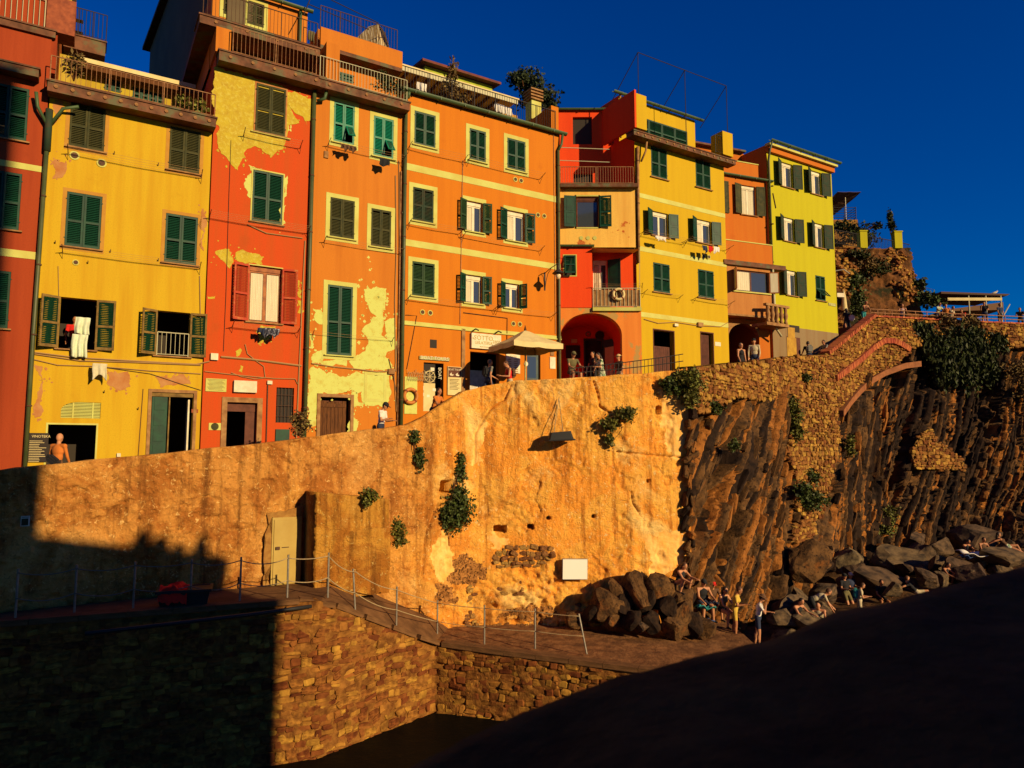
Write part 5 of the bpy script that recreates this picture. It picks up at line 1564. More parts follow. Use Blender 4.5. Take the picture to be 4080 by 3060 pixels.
def wall_mi(S, Z, P):
    u_, w_ = px_of(P)
    jx, jy = fbm(S * 2.2, Z * 2.2, 70.0, 4) * 26, fbm(S * 2.2, Z * 2.2, 75.0, 4) * 26
    k_ = np.zeros(S.shape, int)
    for p_ in PALE: k_[in_poly(u_ + jx, w_ + jy, p_)] = 1
    for p_ in ROUGH: k_[in_poly(u_ + jx, w_ + jy, p_)] = 2
    return k_
W_pale = mat('pale_render_patch', K((250, 176, 74), 1.55), K((244, 154, 52), 1.5), scale=2.5, col3=K((206, 122, 40), 1.4), scale3=3.0, lo3=0.55, hi3=0.75, stretch3=(2.2, 2.2, 0.3), rough=0.95, bump=0.8, bscale=14, bdist=0.03, spec=0.1)
W_rough = mat('rough_aggregate_patch', K((206, 124, 46), 1.4), K((128, 70, 24), 1.2), scale=9, rough=1.0, bump=1.0, bscale=16, bdist=0.06, spec=0.05, fine=(K((70, 38, 14), 1.0), 15, 0.52, 0.62))
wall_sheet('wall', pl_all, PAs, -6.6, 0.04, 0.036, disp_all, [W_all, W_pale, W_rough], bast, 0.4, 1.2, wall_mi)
MB().box(pl_bast.p[-1][0] - 2.2 - 0.5, pl_bast.p[-1][0] - 2.2 + 0.02, 0.1, 5.0, -0.6, np.interp(pl_bast.L, *PBs) + 5.9).build('end_wall', W_all, bast)
bsv = stone_variants(mat('bared_stone', T(206, 132, 54), T(136, 78, 28), scale=4, rough=0.95, bump=0.8, bscale=12, bdist=0.03, island=0.4, spec=0.1), 8, 15)
def place_bs(s0, z):
    if not 0.1 < s0 < pl_bast.L - 0.1: return None
    u_, w_ = px_of(np.array([*pl_bast.xy(s0), z]))
    k = float(fbm(np.array(s0 * 0.9), np.array(z * 1.1), np.array(5.5), 3))
    if not (k > 0.12 + (z + 5.3) * 0.5 or in_poly(u_, w_, [(1960, 2215), (2010, 2180), (2110, 2165), (2200, 2178), (2215, 2200), (2160, 2255), (1970, 2262)])): return None
    xy, n_ = pl_bast.xy(s0), pl_bast.nrm(s0)
    d_ = float(disp_b(np.array([s0]), np.array([z]), 0)[0])
    return Vector((xy[0] + n_[0] * (d_ - 0.01), xy[1] + n_[1] * (d_ - 0.01), z)), math.atan2(n_[1], n_[0]) + math.pi / 2
rubble(bast, place_bs, courses(0, pl_bast.L, -5.75, -2.9, (0.07, 0.2), (0.09, 0.32), 14), bsv, 300, 0.1, 'stone', 12, 12)
# block beside the steel door
blk = empty('buttress_block', RWF.P(5.0, -0.5, -3.8), RWF.rz, 'rendered block standing out from the ramp wall beside a pale door', 'wall')
y_ = -1.05
xa = RWF.loc(1257, 2200, y_)[0] - 5.0
xb = RWF.loc(1556, 2100, y_)[0] - 5.0
ztl, ztr = RWF.loc(1257, 1962, y_)[1] + 3.8, RWF.loc(1556, 1990, y_)[1] + 3.8
nu, nv = 70, 70
u = np.linspace(0, 1, nu)[:, None] * np.ones((1, nv))
v = np.ones((nu, 1)) * np.linspace(0, 1, nv)[None, :]
Xb = xa + (xb - xa) * u
Zb = -0.3 + (ztl + (ztr - ztl) * u + 0.3) * v
Yb = -0.55 - (fbm(Xb * 1.2, Zb * 1.2, 40.0, 4) * 0.04 + fbm(Xb * 6, Zb * 6, 41.0, 3) * 0.015)
Yb = np.where((Zb > 1.55 + 0.05 * fbm(Xb * 3, Xb * 0, 2.0, 3)) & (Xb > xa + 0.9), Yb + 0.10, Yb)
P_ = np.stack([Xb, Yb, Zb], -1)
side0 = P_[0].copy(); side0[:, 1] = 0.6
side1 = P_[-1].copy(); side1[:, 1] = 0.6
P_ = np.concatenate([side0[None], P_, side1[None]], 0)
topr = P_[:, -1].copy(); topr[:, 1] = 0.6
P_ = np.concatenate([P_, topr[:, None]], 1)
link('block', big_mesh('block', P_.reshape(-1, 3), grid_faces(*P_.shape[:2]), two_tone('block_render', [K((226, 140, 38), 1.15), K((196, 108, 26), 1.1), K((120, 62, 16), 1.0), K((230, 150, 50), 1.1), K((84, 44, 12), 1.0), K((245, 180, 76), 1.2)], [K((226, 140, 38), 1.15), K((196, 108, 26), 1.1), K((120, 62, 16), 1.0), K((230, 150, 50), 1.1), K((84, 44, 12), 1.0), K((245, 180, 76), 1.2)], -2, 2)), blk)
# steel door
sd = empty('steel_door', RWF.P(RWF.loc(1085, 2200)[0], -0.06, -3.74), RWF.rz, 'pale cream steel door at the foot of the ramp wall', 'door')
dw = RWF.loc(1196, 2200, -0.06)[0] - RWF.loc(1085, 2200, -0.06)[0]
dhh = RWF.loc(1140, 2060, -0.06)[1] + 3.74
pd = mat('door_paint', T(220, 164, 60), T(204, 146, 48), scale=1.5, rough=0.5)
MB().box(-0.05, dw, -0.05, 0.0, 0, dhh).build('frame', pd, sd)
MB().box(0.0, dw - 0.02, -0.075, -0.051, 0.02, dhh - 0.06).build('door_leaf', pd, sd)
MB().box(0.05, 0.16, -0.12, -0.076, 0.98, 1.06).build('lock', M['rust'], sd)
MB().box(0.22, 0.42, -0.09, -0.076, 1.02, 1.04).build('bolt', M['rust'], sd)
# pale plaster around door
MB().prism(ragged([(-0.25, 0), (-0.06, 0), (-0.06, dhh + 0.02), (dw, dhh + 0.02), (dw, dhh + 0.28), (0.3, dhh + 0.16), (-0.2, dhh + 0.1)], 0.08, 3, 3), -0.03, 0.05).build('plaster_edge', mat('door_plaster', T(204, 132, 44), T(166, 96, 28), scale=5, bump=0.6, bscale=12), sd)

# ---------------------------------------------------------------- quay
Q = [(-16.0, 13.8), (-4.8, 18.3), (-2.25, 21.4), (-0.8, 20.95), (4.5, 19.1), (10.0, 17.0)]
QZ = [-3.75, -3.75, -5.62, -5.7, -5.85, -6.1]
SEA = -7.55
pl_q = Plan(Q)
qz_s = pl_q.s
quay = empty('quay_wall', (-3.5, 19.6, SEA), 0, 'rubble stone quay wall stepping down to the slipway', 'wall')
def disp_q(S, Z, below): return fbm(S * 3.5, Z * 4.5, 50.0, 4) * 0.045 - 0.012
s_ = np.linspace(0, pl_q.L, 420)
zt = np.interp(s_, qz_s, QZ)
wall_sheet('wall_core', pl_q, (s_, zt - 0.02), SEA - 0.8, 0.05, 0.05, disp_q, W_qmort, quay, 0.5, 0.3)
qv = stone_variants(W_quay, 10, 5)
def place_q(s0, z):
    if s0 < 0.2 or s0 > pl_q.L - 0.1: return None
    top = np.interp(s0, qz_s, QZ)
    if z > top - 0.12: return None
    p = pl_q.xy(s0); n = pl_q.nrm(s0, 0.05)
    if p[0] > 5.5: return None
    return Vector((p[0] - n[0] * 0.045, p[1] - n[1] * 0.045, z)), math.atan2(n[1], n[0]) + math.pi / 2
rubble(quay, place_q, courses(4, pl_q.L, SEA - 0.1, -3.8, (0.1, 0.27), (0.15, 0.46), 4), qv, 300, 0.11, 'stone', 2, 6)
# coping slabs along the quay
cop = MB().box(-0.5, 0.5, -0.5, 0.5, -0.5, 0.5).mesh('coping_stone', W_plat)
k = 3.0
while k < pl_q.s[4]:
    e = min(k + 0.95, pl_q.L)
    a, b = pl_q.xy(k), pl_q.xy(e)
    za, zb_ = np.interp(k, qz_s, QZ), np.interp(e, qz_s, QZ)
    nn = pl_q.nrm((k + e) / 2, 0.05)
    mid = (a + b) / 2 - nn * 0.13
    L_ = math.hypot(b[0] - a[0], b[1] - a[1])
    link('coping_stone', cop, quay, Vector((mid[0], mid[1], (za + zb_) / 2 + 0.02)) - quay.location, (0, -math.atan2(zb_ - za, L_), math.atan2(nn[1], nn[0]) + math.pi / 2), (L_ - 0.012, 0.36, 0.13))
    k = e
# platform, ramp, slipway, path, beach, sea
def sheet_poly(name, pts, m, kind='structure'):
    b = MB().add(pts, [tuple(range(len(pts)))])
    return tag(b.build(name, m), kind=kind)
wl = [tuple(RWF.P(x, 0.3, 0).xy) for x in (-7, 5.9)]
sheet_poly('platform', [(-16, 13.8, -3.75), (-4.8, 18.3, -3.75), (*RWF.P(7.2, 0.3, 0).xy, -3.75), (*wl[0], -3.75)], W_plat)
sheet_poly('ramp', [(-4.8, 18.3, -3.752), (-2.25, 21.4, -5.66), (-1.9, 24.0, -5.66), (*RWF.P(7.2, 0.3, 0).xy, -3.752)], W_plat)
def terrain(name, x0, x1, y0, y1, dx, zf, m, kind='structure'):
    xs, ys = np.arange(x0, x1, dx), np.arange(y0, y1, dx)
    X, Y = np.meshgrid(xs, ys, indexing='ij')
    P = np.stack([X, Y, zf(X, Y)], -1)
    F = grid_faces(len(xs), len(ys))
    return tag(link(name, big_mesh(name, P.reshape(-1, 3), F, m)), kind=kind)
def slip_z(X, Y):
    t = (X + 2.25) * 0.3277 + (Y - 21.4) * 0.945      # distance behind the quay edge
    z = -5.69 - 0.022 * (X + 2) + 0.02 * np.clip(t, -1, 6) + 0.012 * fbm(X * 3, Y * 3, 2.0, 3)
    return np.where(t < -0.02, -9.0, z)
xs = np.linspace(-2.4, 7.5, 100)
vv = np.linspace(0.0, 1, 45)
Xg = np.repeat(xs[:, None], 45, 1)
edge = np.interp(xs, [q[0] for q in Q[2:]], [q[1] for q in Q[2:]])[:, None] + 0.08
Yg = edge + (26.0 - edge) * vv[None, :]
zedge = np.interp(xs, [q[0] for q in Q[2:]], QZ[2:])[:, None]
Zg = zedge - 0.01 + 0.01 * (Yg - edge) + 0.02 * fbm(Xg * 3, Yg * 3, 2.0, 3)
tag(link('slipway', big_mesh('slipway', np.stack([Xg, Yg, Zg], -1).reshape(-1, 3), grid_faces(100, 45), W_pave)), kind='structure')
def beach_z(X, Y):
    return -6.55 + np.clip((X - 9) * 0.05, 0, 1.2) + 0.2 * fbm(X * 0.6, Y * 0.6, 7.0, 4)
terrain('beach', 5.0, 48, 16, 46, 0.3, beach_z, W_rock)
tag(MB().add([(-400, -60, SEA), (600, -60, SEA), (600, 900, SEA), (-400, 900, SEA)], [(0, 1, 2, 3)]).build('sea', mat('sea_water', (0.004, 0.004, 0.003), rough=0.5, spec=0.04, bump=0.4, bscale=1.6, bdist=0.1)), kind='structure')
tag(MB().add([(-400, -60, SEA - 2.5), (600, -60, SEA - 2.5), (600, 900, SEA - 2.5), (-400, 900, SEA - 2.5)], [(0, 1, 2, 3)]).build('ground', W_rock), kind='structure')
# path between parapet and houses
pl_top = []
for s0 in np.linspace(0, pl_left.L, 40): pl_top.append((*(pl_left.xy(s0) - pl_left.nrm(s0) * 0.3), np.interp(s0, *PLs) - 0.95))
for s0 in np.linspace(0.3, pl_bast.L, 16): pl_top.append((*(pl_bast.xy(s0) - pl_bast.nrm(s0) * 0.3), np.interp(s0, *PBs) - 0.95))
pl_top += [(9.6, 29.2, 2.75), (14.4, 35.6, 3.75), (16.5, 37.3, 4.0)]
vsx = []
for i, (x, y, z) in enumerate(pl_top):
    q = (Vector((x, y, 0)) - BASE.o)
    t = q.dot(BASE.d)
    f = BASE.P(t, 1.5, 0)
    vsx += [(x, y, z), (f.x, f.y, z + 0.02)]
tag(MB().add(vsx, [(2 * i, 2 * i + 2, 2 * i + 3, 2 * i + 1) for i in range(len(pl_top) - 1)]).build('path', W_path), kind='structure')

# ---------------------------------------------------------------- cliff
CT = Plan([(6.12, 24.8), (9.4, 28.9), (14.2, 35.3), (16.2, 37.0), (21.7, 43.0), (28, 45.2), (38, 46.8)])
CB = Plan([(5.9, 24.35), (9.0, 26.7), (13.0, 30.8), (16.6, 36.0), (21.2, 40.4), (28, 42.6), (38, 43.8)])
CTOP = [(2755, 1467), (2800, 1458), (2900, 1447), (3000, 1440), (3100, 1425), (3190, 1417), (3280, 1414), (3470, 1262), (3700, 1273), (4080, 1290), (4400, 1300)]
ct = profile(CT, CTOP)
ctf = (ct[0] / CT.L, ct[1])
def cmap(f, z):
    """f = 0..1 along the cliff"""
    # knots matched one to one
    fk = np.linspace(0, 1, len(CT.p))
    tx = np.stack([np.interp(f, CT.s / CT.L, CT.p[:, k]) for k in (0, 1)], -1)
    bx = np.stack([np.interp(f, CT.s / CT.L, CB.p[:, k]) for k in (0, 1)], -1)
    zt = np.interp(f, *ctf)
    v = np.clip((z + 7.4) / (zt + 7.4), 0, 1)[..., None]
    return bx + (tx - bx) * v
def cnrm(f, z, e=0.01):
    d = cmap(np.clip(f + e, 0, 1), z) - cmap(np.clip(f - e, 0, 1), z)
    d /= np.linalg.norm(d, axis=-1, keepdims=True)
    return np.stack([d[..., 1], -d[..., 0]], -1)
WALLPOLY = [(2748, 1400), (2900, 1400), (3100, 1380), (3290, 1370), (3470, 1200), (3760, 1200), (4200, 1230), (4200, 1370), (3930, 1400), (3640, 1380), (3620, 1400), (3570, 1455), (3440, 1510), (3380, 1570), (3325, 1640), (3335, 1740), (3320, 1850), (3290, 1950), (3262, 2070), (3190, 2070), (3150, 2010), (3160, 1900), (3120, 1800), (3145, 1700), (3125, 1600), (3112, 1545), (3070, 1590), (3010, 1600), (2950, 1580), (2890, 1600), (2830, 1650), (2748, 1650)]
MASON2 = [(3660, 1725), (3700, 1705), (3730, 1760), (3780, 1790), (3830, 1830), (3835, 1875), (3640, 1870), (3620, 1800)]
MASON3 = [(3150, 2090), (3225, 2060), (3240, 2130), (3210, 2150), (3140, 2160)]
ARCH_REC = [(3338, 1655), (3440, 1535), (3580, 1476), (3640, 1478), (3620, 1540), (3520, 1535), (3420, 1580), (3370, 1650)]
ARCH2 = [(2835, 1610), (2880, 1590), (2930, 1592), (2955, 1612), (2945, 1660), (2900, 1625), (2860, 1640)]
NB = 900
bedt = np.where(rng.random(NB) < 0.72, rng.uniform(0.06, 0.13, NB), rng.uniform(0.13, 0.34, NB))
bedb = np.cumsum(bedt) - 14
bedp = rng.random(NB)
hsh = rng.random((NB, 64))
blen = rng.uniform(0.5, 2.6, NB)
boff = rng.uniform(0, 3, NB)
def strata(U, Z):
    tl = np.interp(U, [0, 9, 14, 20, 40], [44, 42, 36, 29, 27])
    wob = 0.10 * fbm(U * 0.25, Z * 0.25, 3.0, 3)
    q = (U * np.cos(R(1) * tl) - Z * np.sin(R(1) * tl)) + wob * 2
    r_ = U * np.sin(R(1) * tl) + Z * np.cos(R(1) * tl)
    q = q + 0.02 * fbm(U * 3, Z * 1.2, 44.0, 3)
    i = np.clip(np.searchsorted(bedb, q), 1, NB - 2)
    t0 = (q - bedb[i - 1])
    th = bedt[i]
    e1 = np.minimum(t0, th - t0)
    rb = (r_ + boff[i]) / blen[i] + 0.06 * fbm(U * 4, Z * 4, 45.0, 2)
    j = np.floor(rb).astype(int)
    e2 = np.minimum(rb - j, 1 - (rb - j)) * blen[i]
    big = fbm(q * 0.5, r_ * 0.14, 31.0, 3)
    p = 0.8 * (hsh[i, j & 63] - 0.5) + 0.5 * (bedp[i] - 0.5) + 0.7 * big
    d = p * 0.5
    d += 1.0 * (t0 - th * 0.5)                                   # each bed leans out to its right edge
    d -= 0.42 * np.exp(-(e1 / 0.03) ** 2) * (0.35 + 0.65 * (bedp[i] > 0.4)) + 0.2 * np.exp(-(e2 / 0.025) ** 2)
    gap = np.clip((fbm(q * 1.1, r_ * 0.22, 61.0, 3) - 0.42) * 6, 0, 1)
    d -= 0.8 * gap
    global BED_I
    BED_I = (i, j)
    return d + 0.035 * fbm(U * 5, Z * 5, 17.0, 3)
fs_ = np.concatenate([np.arange(-8, 17, 0.026), np.arange(17, CT.L + 5, 0.045)])
nz_ = 260
v = np.linspace(0, 1, nz_)
sh_ = np.tan(R(1) * np.interp(fs_, [0, 9, 14, 20, 40], [44, 42, 36, 29, 27]))          # columns of the grid follow the beds
ztop_ = np.interp(np.clip(fs_ + 4 * sh_, 0, CT.L) / CT.L, *ctf)
Zg = -7.4 + (ztop_[:, None] + 7.4) * v[None, :]
Fg = np.clip(fs_[:, None] + Zg * sh_[:, None], 0, CT.L) / CT.L
Zg = np.minimum(-7.4 + (9.6 + 7.4) * v[None, :] + 0 * Fg, np.interp(Fg, *ctf))
Fg = np.clip(fs_[:, None] + Zg * sh_[:, None], 0, CT.L) / CT.L
Zg = np.minimum(Zg, np.interp(Fg, *ctf))
D = strata(Fg * CT.L, Zg)
tone_b = rng.random(NB)
tone = (0.7 * tone_b[BED_I[0]] + 0.3 * hsh[BED_I[0], (BED_I[1] + 7) & 63]) - 0.1 * np.clip((Fg * CT.L - 13) / 8, 0, 1)  # rightward darkening put into the bed colours, standing in for light falloff
XY = cmap(Fg, Zg)
NR = cnrm(Fg, Zg)
pxx, pyy = px_of(np.concatenate([XY, Zg[..., None]], -1))
mw = in_poly(pxx, pyy, WALLPOLY) | in_poly(pxx, pyy, MASON2) | in_poly(pxx, pyy, MASON3)
D = np.where(mw, 0.12 + 0.02 * fbm(Fg * CT.L * 3, Zg * 3, 5.0, 3), D)
D = np.where(in_poly(pxx, pyy, ARCH_REC), -1.3, D)
D = np.where(in_poly(pxx, pyy, ARCH2), -1.0, D)
# overhang hollow at the foot
hol = np.clip((-5.6 - Zg + 0.5 * fbm(Fg * CT.L * 0.3, Zg * 0, 8.0, 3)) / 0.5, 0, 1) * np.clip((Fg * CT.L - 13) / 2, 0, 1)
D -= 1.0 * hol
PP = np.concatenate([XY + NR * D[..., None], Zg[..., None]], -1)
FF = grid_faces(len(fs_), nz_)
mf = mw.ravel()[FF].all(1)
tf = tone.ravel()[FF[~mf][:, 0]]
W_rockl = mat('cliff_sandstone', T(204, 114, 36), T(146, 78, 24), scale=3, rough=0.95, bump=1.0, bscale=10, bdist=0.04, spec=0.1, fine=(T(70, 40, 16), 9, 0.55, 0.7))
W_rockd = mat('cliff_shale', T(74, 46, 22), T(40, 26, 14), scale=3, rough=0.95, bump=1.0, bscale=12, bdist=0.04, spec=0.1)  # also carries the painted darkening of beds towards the right
cliff = tag(link('cliff', big_mesh('cliff', PP.reshape(-1, 3), FF[~mf], [W_rock, W_rockl, W_rockd], np.where(tf > 0.66, 1, np.where(tf < 0.38, 2, 0)), smooth=False)), kind='structure')
swall = empty('stone_wall', (14.3, 35.4, 3.0), 0, 'rubble stone wall and buttress along the path above the cliff', 'wall')
used = np.unique(FF[mf]); remap = np.full(PP.shape[0] * PP.shape[1], -1); remap[used] = np.arange(len(used))
link('mortar_core', big_mesh('mortar_core', PP.reshape(-1, 3)[used] - np.array(swall.location), remap[FF[mf]], W_mort), swall)
# cap of the wall
cv = []
for f in np.linspace(0, 1, 200):
    zt = float(np.interp(f, *ctf)); p = cmap(np.array([f]), np.array([zt]))[0]; n_ = cnrm(np.array([f]), np.array([zt]))[0]
    cv += [(*(p + n_ * 0.2), zt + 0.02), (*(p - n_ * 0.35), zt + 0.02), (*(p - n_ * 0.35), zt - 1.2)]
MB().add([tuple(np.array(q) - np.array(swall.location)) for q in cv], [(3 * k, 3 * k + 3, 3 * k + 4, 3 * k + 1) for k in range(199)] + [(3 * k + 1, 3 * k + 4, 3 * k + 5, 3 * k + 2) for k in range(199)]).build('wall_cap', W_mort, swall)
sv = stone_variants(W_stone, 10, 9)
def place_c(s0, z):
    f = s0 / CT.L
    if not 0.001 < f < 0.98: return None
    if z > float(np.interp(f, *ctf)) - 0.03: return None
    p = cmap(np.array([f]), np.array([z]))[0]
    n_ = cnrm(np.array([f]), np.array([z]))[0]
    u_, w_ = px_of(np.array([p[0], p[1], z]))
    if not (in_poly(u_, w_, WALLPOLY) or in_poly(u_, w_, MASON2) or in_poly(u_, w_, MASON3)) or u_ > 4150: return None
    return Vector((p[0] + n_[0] * 0.13, p[1] + n_[1] * 0.13, z)), math.atan2(n_[1], n_[0]) + math.pi / 2
rubble(swall, place_c, courses(0.1, CT.L, -6.8, 9.0, (0.09, 0.24), (0.12, 0.42), 8), sv, 300, 0.17, 'stone', 6, 8)
# brick copings (each brick its own piece)
bv = MB().box(-0.5, 0.5, -0.5, 0.5, -0.5, 0.5).mesh('brick', M['brick'])
def brick_line(par, pts, out, bl=0.27, bw_=0.085, dep=0.3):
    w3 = []
    for p in pts:
        s0, z = CT.hit(*p)
        f = s0 / CT.L
        for it in range(6):                       # settle on the battered face
            xy = cmap(np.array([f]), np.array([z]))[0]
            r = ray(*p)
            z = r.z / r.y * xy[1]
            f += (r.x / r.y * xy[1] - xy[0]) * 0.6 / CT.L / 0.75
        n_ = cnrm(np.array([f]), np.array([z]))[0]
        w3.append(Vector((xy[0] + n_[0] * out, xy[1] + n_[1] * out, z)))
    for a, b in zip(w3[:-1], w3[1:]):
        L_ = (b - a).length
        k = max(1, round(L_ / bw_))
        for i in range(k):
            p = a + (b - a) * ((i + 0.5) / k)
            h = math.hypot(b.x - a.x, b.y - a.y)
            link('brick', bv, par, p - par.location, (R(random.gauss(0, 2)), -math.atan2(b.z - a.z, h), math.atan2(b.y - a.y, b.x - a.x)), (L_ / k - 0.014, dep * random.uniform(0.9, 1.05), bl * random.uniform(0.92, 1.06)))
    return w3
brick_line(swall, [(3283, 1408), (3376, 1335), (3472, 1258)], 0.05, 0.2, 0.085, 0.5)
brick_line(swall, [(3310, 1508), (3400, 1440), (3460, 1390), (3508, 1360), (3545, 1360), (3575, 1372), (3612, 1395)], 0.2, 0.33)
brick_line(swall, [(3475, 1262), (3600, 1268), (3800, 1280), (4075, 1292)], 0.05, 0.1, 0.2, 0.5)
# concrete rib of the arch
w3 = []
for p in [(3322, 1650), (3360, 1600), (3400, 1558), (3440, 1523), (3500, 1492), (3580, 1463), (3640, 1455)]:
    s0, z = CT.hit(*p); f = s0 / CT.L
    xy = cmap(np.array([f]), np.array([z]))[0]; n_ = cnrm(np.array([f]), np.array([z]))[0]
    w3.append((Vector((xy[0] + n_[0] * 0.3, xy[1] + n_[1] * 0.3, z)), Vector((n_[0], n_[1], 0))))
conc = mat('rendered_arch_rib', T(186, 100, 40), T(150, 78, 30), scale=3, bump=0.5, bscale=10)
for (a, na), (b, nb) in zip(w3[:-1], w3[1:]):
    up = Vector((0, 0, 0.17))
    o_ = swall.location
    MB().hexa([a - up - o_, b - up - o_, b - up - nb * 1.2 - o_, a - up - na * 1.2 - o_], [a + up - o_, b + up - o_, b + up - nb * 1.2 - o_, a + up - na * 1.2 - o_]).build('arch_rib', conc, swall)
# loose slabs standing out of the cliff face
slabv = stone_variants(W_rock, 6, 21, 'rock_slab') + stone_variants(W_rockl, 4, 22, 'rock_slab') + stone_variants(W_rockd, 4, 23, 'rock_slab')
rr = random.Random(8)
made = 0
for k in range(1500):
    if made >= 240: break
    s0 = rr.uniform(1.2, 26); z = rr.uniform(-6.2, 5)
    f = s0 / CT.L
    if z > float(np.interp(f, *ctf)) - 1.0: continue
    p = cmap(np.array([f]), np.array([z]))[0]; n_ = cnrm(np.array([f]), np.array([z]))[0]
    u_, w_ = px_of(np.array([p[0], p[1], z]))
    if in_poly(u_, w_, WALLPOLY) or in_poly(u_, w_, MASON2) or in_poly(u_, w_, ARCH_REC) or in_poly(u_, w_, MASON3): continue
    d_ = float(strata(np.array([s0]), np.array([z]))[0])
    tl = float(np.interp(s0, [0, 9, 14, 20, 40], [44, 42, 36, 29, 27]))
    q = Vector((p[0] + n_[0] * (d_ + 0.02), p[1] + n_[1] * (d_ + 0.02), z))
    th = rr.uniform(0.06, 0.17)
    link('rock_slab', rr.choice(slabv), cliff, q, Euler((R(rr.gauss(0, 4)), R(tl + rr.gauss(0, 3)), math.atan2(n_[1], n_[0]) + math.pi / 2 + R(rr.gauss(0, 6)))), (th, rr.uniform(0.25, 0.42), rr.uniform(0.35, 1.4)))
    made += 1
for k in range(34):                                # broken rock edge where the bastion meets the cliff
    py = 1640 + 700 * k / 34 + rr.uniform(-12, 12)
    p = at(2742 + rr.uniform(-10, 22) - (py - 1640) * 0.012, py, 24.45)
    link('rock_slab', rr.choice(slabv), cliff, p, Euler((R(rr.uniform(-20, 20)), R(20 + rr.gauss(0, 14)), R(rr.uniform(-40, 40)))), (rr.uniform(0.1, 0.24), rr.uniform(0.2, 0.35), rr.uniform(0.2, 0.6)))
print('p4 ok')
# ================================================================ houses behind the camera that throw the evening shade
CF = Frame(10, -7, 0, 58.7)
ck = empty('harbour_tower_house', CF.P(-4, -3, SEA), CF.rz, 'tall harbour house behind the camera that shades the left edge', 'house')
MB().box(-14, 8.42, -3, 3, 0, 24.1 - SEA).build('wall', P_red0, ck)
cl = empty('harbour_low_house', CF.P(6.6, -3, SEA), CF.rz, 'low harbour house behind the camera that shades the quay', 'house')
MB().hexa([(-2.2, -3, 0), (2.2, -3, 0), (2.2, 3, 0), (-2.2, 3, 0)], [(-2.2, -3, 9.35 - SEA), (2.2, -3, 8.55 - SEA), (2.2, 3, 8.55 - SEA), (-2.2, 3, 9.35 - SEA)]).build('wall', P_yel1, cl)
for x, wd_, h in ((0.25, 0.14, 9.55), (0.02, 0.12, 9.2), (0.65, 0.2, 9.35), (1.1, 0.12, 9.15), (1.67, 0.11, 9.33)):
    MB().prism([(x - wd_ * 1.5, 8.0 - SEA), (x + wd_ * 1.5, 8.0 - SEA), (x + wd_, h - 0.25 - SEA), (x + wd_ * 0.5, h - SEA), (x - wd_ * 0.5, h - SEA), (x - wd_, h - 0.25 - SEA)], 2.0, 2.6).build('chimney', M['terracotta'], cl)

# ================================================================ near parapet, out of focus
npar = empty('near_parapet', (1.0, 1.6, -1.4), 0, 'dark blurred stone parapet in the lower right foreground', 'wall')
edge = [(1100, 3230), (1500, 3075), (1940, 2900), (2282, 2782), (2446, 2717), (2800, 2602), (3100, 2500), (3400, 2418), (3700, 2352), (4080, 2262), (4500, 2165)]
rows_ = []
for k in range(101):
    x = 1100 + 34 * k
    y = np.interp(x, [e[0] for e in edge], [e[1] for e in edge])
    Dp = 1.7 + 0.75 * k / 100
    p = at(x, y, Dp)
    r_ = []
    for j in range(26):
        q = j / 25
        if q < 0.3: off, dz = Vector((0, 0, 0)), -1.3 * (0.3 - q) / 0.3
        else: off, dz = Vector((-0.15, -1.0, 0)) * ((q - 0.3) / 0.7) * 1.1, -0.06 * ((q - 0.3) / 0.7)
        v_ = p + off + Vector((0, 0, dz))
        nn = float(fbm(np.array(v_.x * 3), np.array(v_.y * 3), np.array(v_.z * 3), 4)) * 0.025
        r_.append(tuple(v_ + Vector((0, 0.5, 0.8)) * nn - npar.location))
    rows_.append(r_)
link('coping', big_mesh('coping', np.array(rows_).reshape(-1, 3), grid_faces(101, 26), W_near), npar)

# ================================================================ rope fence
fence = empty('rope_fence', onz(955, 2406, -3.75), 0, 'steel posts with sagging ropes along platform, steps and slipway', 'fence')
posts = [onz(px, py, -3.74) for px, py in ((60, 2475), (295, 2452), (530, 2434), (757, 2419), (955, 2406), (1144, 2393), (1306, 2381))]
for f_, in ((0.30,), (0.66,)):
    a, b = Vector((-4.8, 18.3, -3.7)), Vector((-2.25, 21.4, -5.58))
    p = a + (b - a) * f_; posts.append(p + Vector((-0.12, 0.1, 0)))
for px, py in ((1742, 2543), (1930, 2568), (2132, 2585)): posts.append(onz(px, py, -5.68))
posts.append(onz(2338, 2606, -5.72))
pm = MB().tube([(0, 0, 0), (0, 0, 1.12)], 0.026, 8).tube([(0, 0, 1.12), (0, 0, 1.13)], 0.03, 8).mesh('post', M['steel'])
for k, p in enumerate(posts):
    rot = (0, 0, 0)
    if k == len(posts) - 1: rot = (0, R(-11), 0)
    if k == 7: rot = (0, R(-4), 0)
    link('post', pm, fence, p - fence.location, rot)
for k in range(len(posts) - 1):
    for h in (1.05, 0.5):
        a, b = posts[k] + Vector((0, -0.03, h)), posts[k + 1] + Vector((0, -0.03, h))
        if k == len(posts) - 2: b += Vector((-0.2 * h, 0, 0))
        sag = 0.02 if k >= 8 else random.uniform(0.05, 0.13)
        pts = [a + (b - a) * (i / 8) - Vector((0, 0, sag * 4 * (i / 8) * (1 - i / 8))) - fence.location for i in range(9)]
        MB().tube(pts, 0.013 if k < 9 else 0.011, 6).build('rope', M['rope'] if k > 3 else mat('shaded_rope', (0.2, 0.15, 0.1), rough=0.9), fence, smooth=True)  # left spans take a darker rope colour with the shade painted in
hose = [onz(px, py, -3.86) for px, py in ((350, 2520), (700, 2480), (1000, 2445), (1150, 2425), (1245, 2412))]
MB().tube([q + Vector((0, -0.1, 0)) - hose[0] for q in hose], 0.045, 8).build('hose', M['black'], None, True, hose[0])
tag(bpy.data.objects['hose'], 'black hose hanging along the edge of the platform', 'hose')

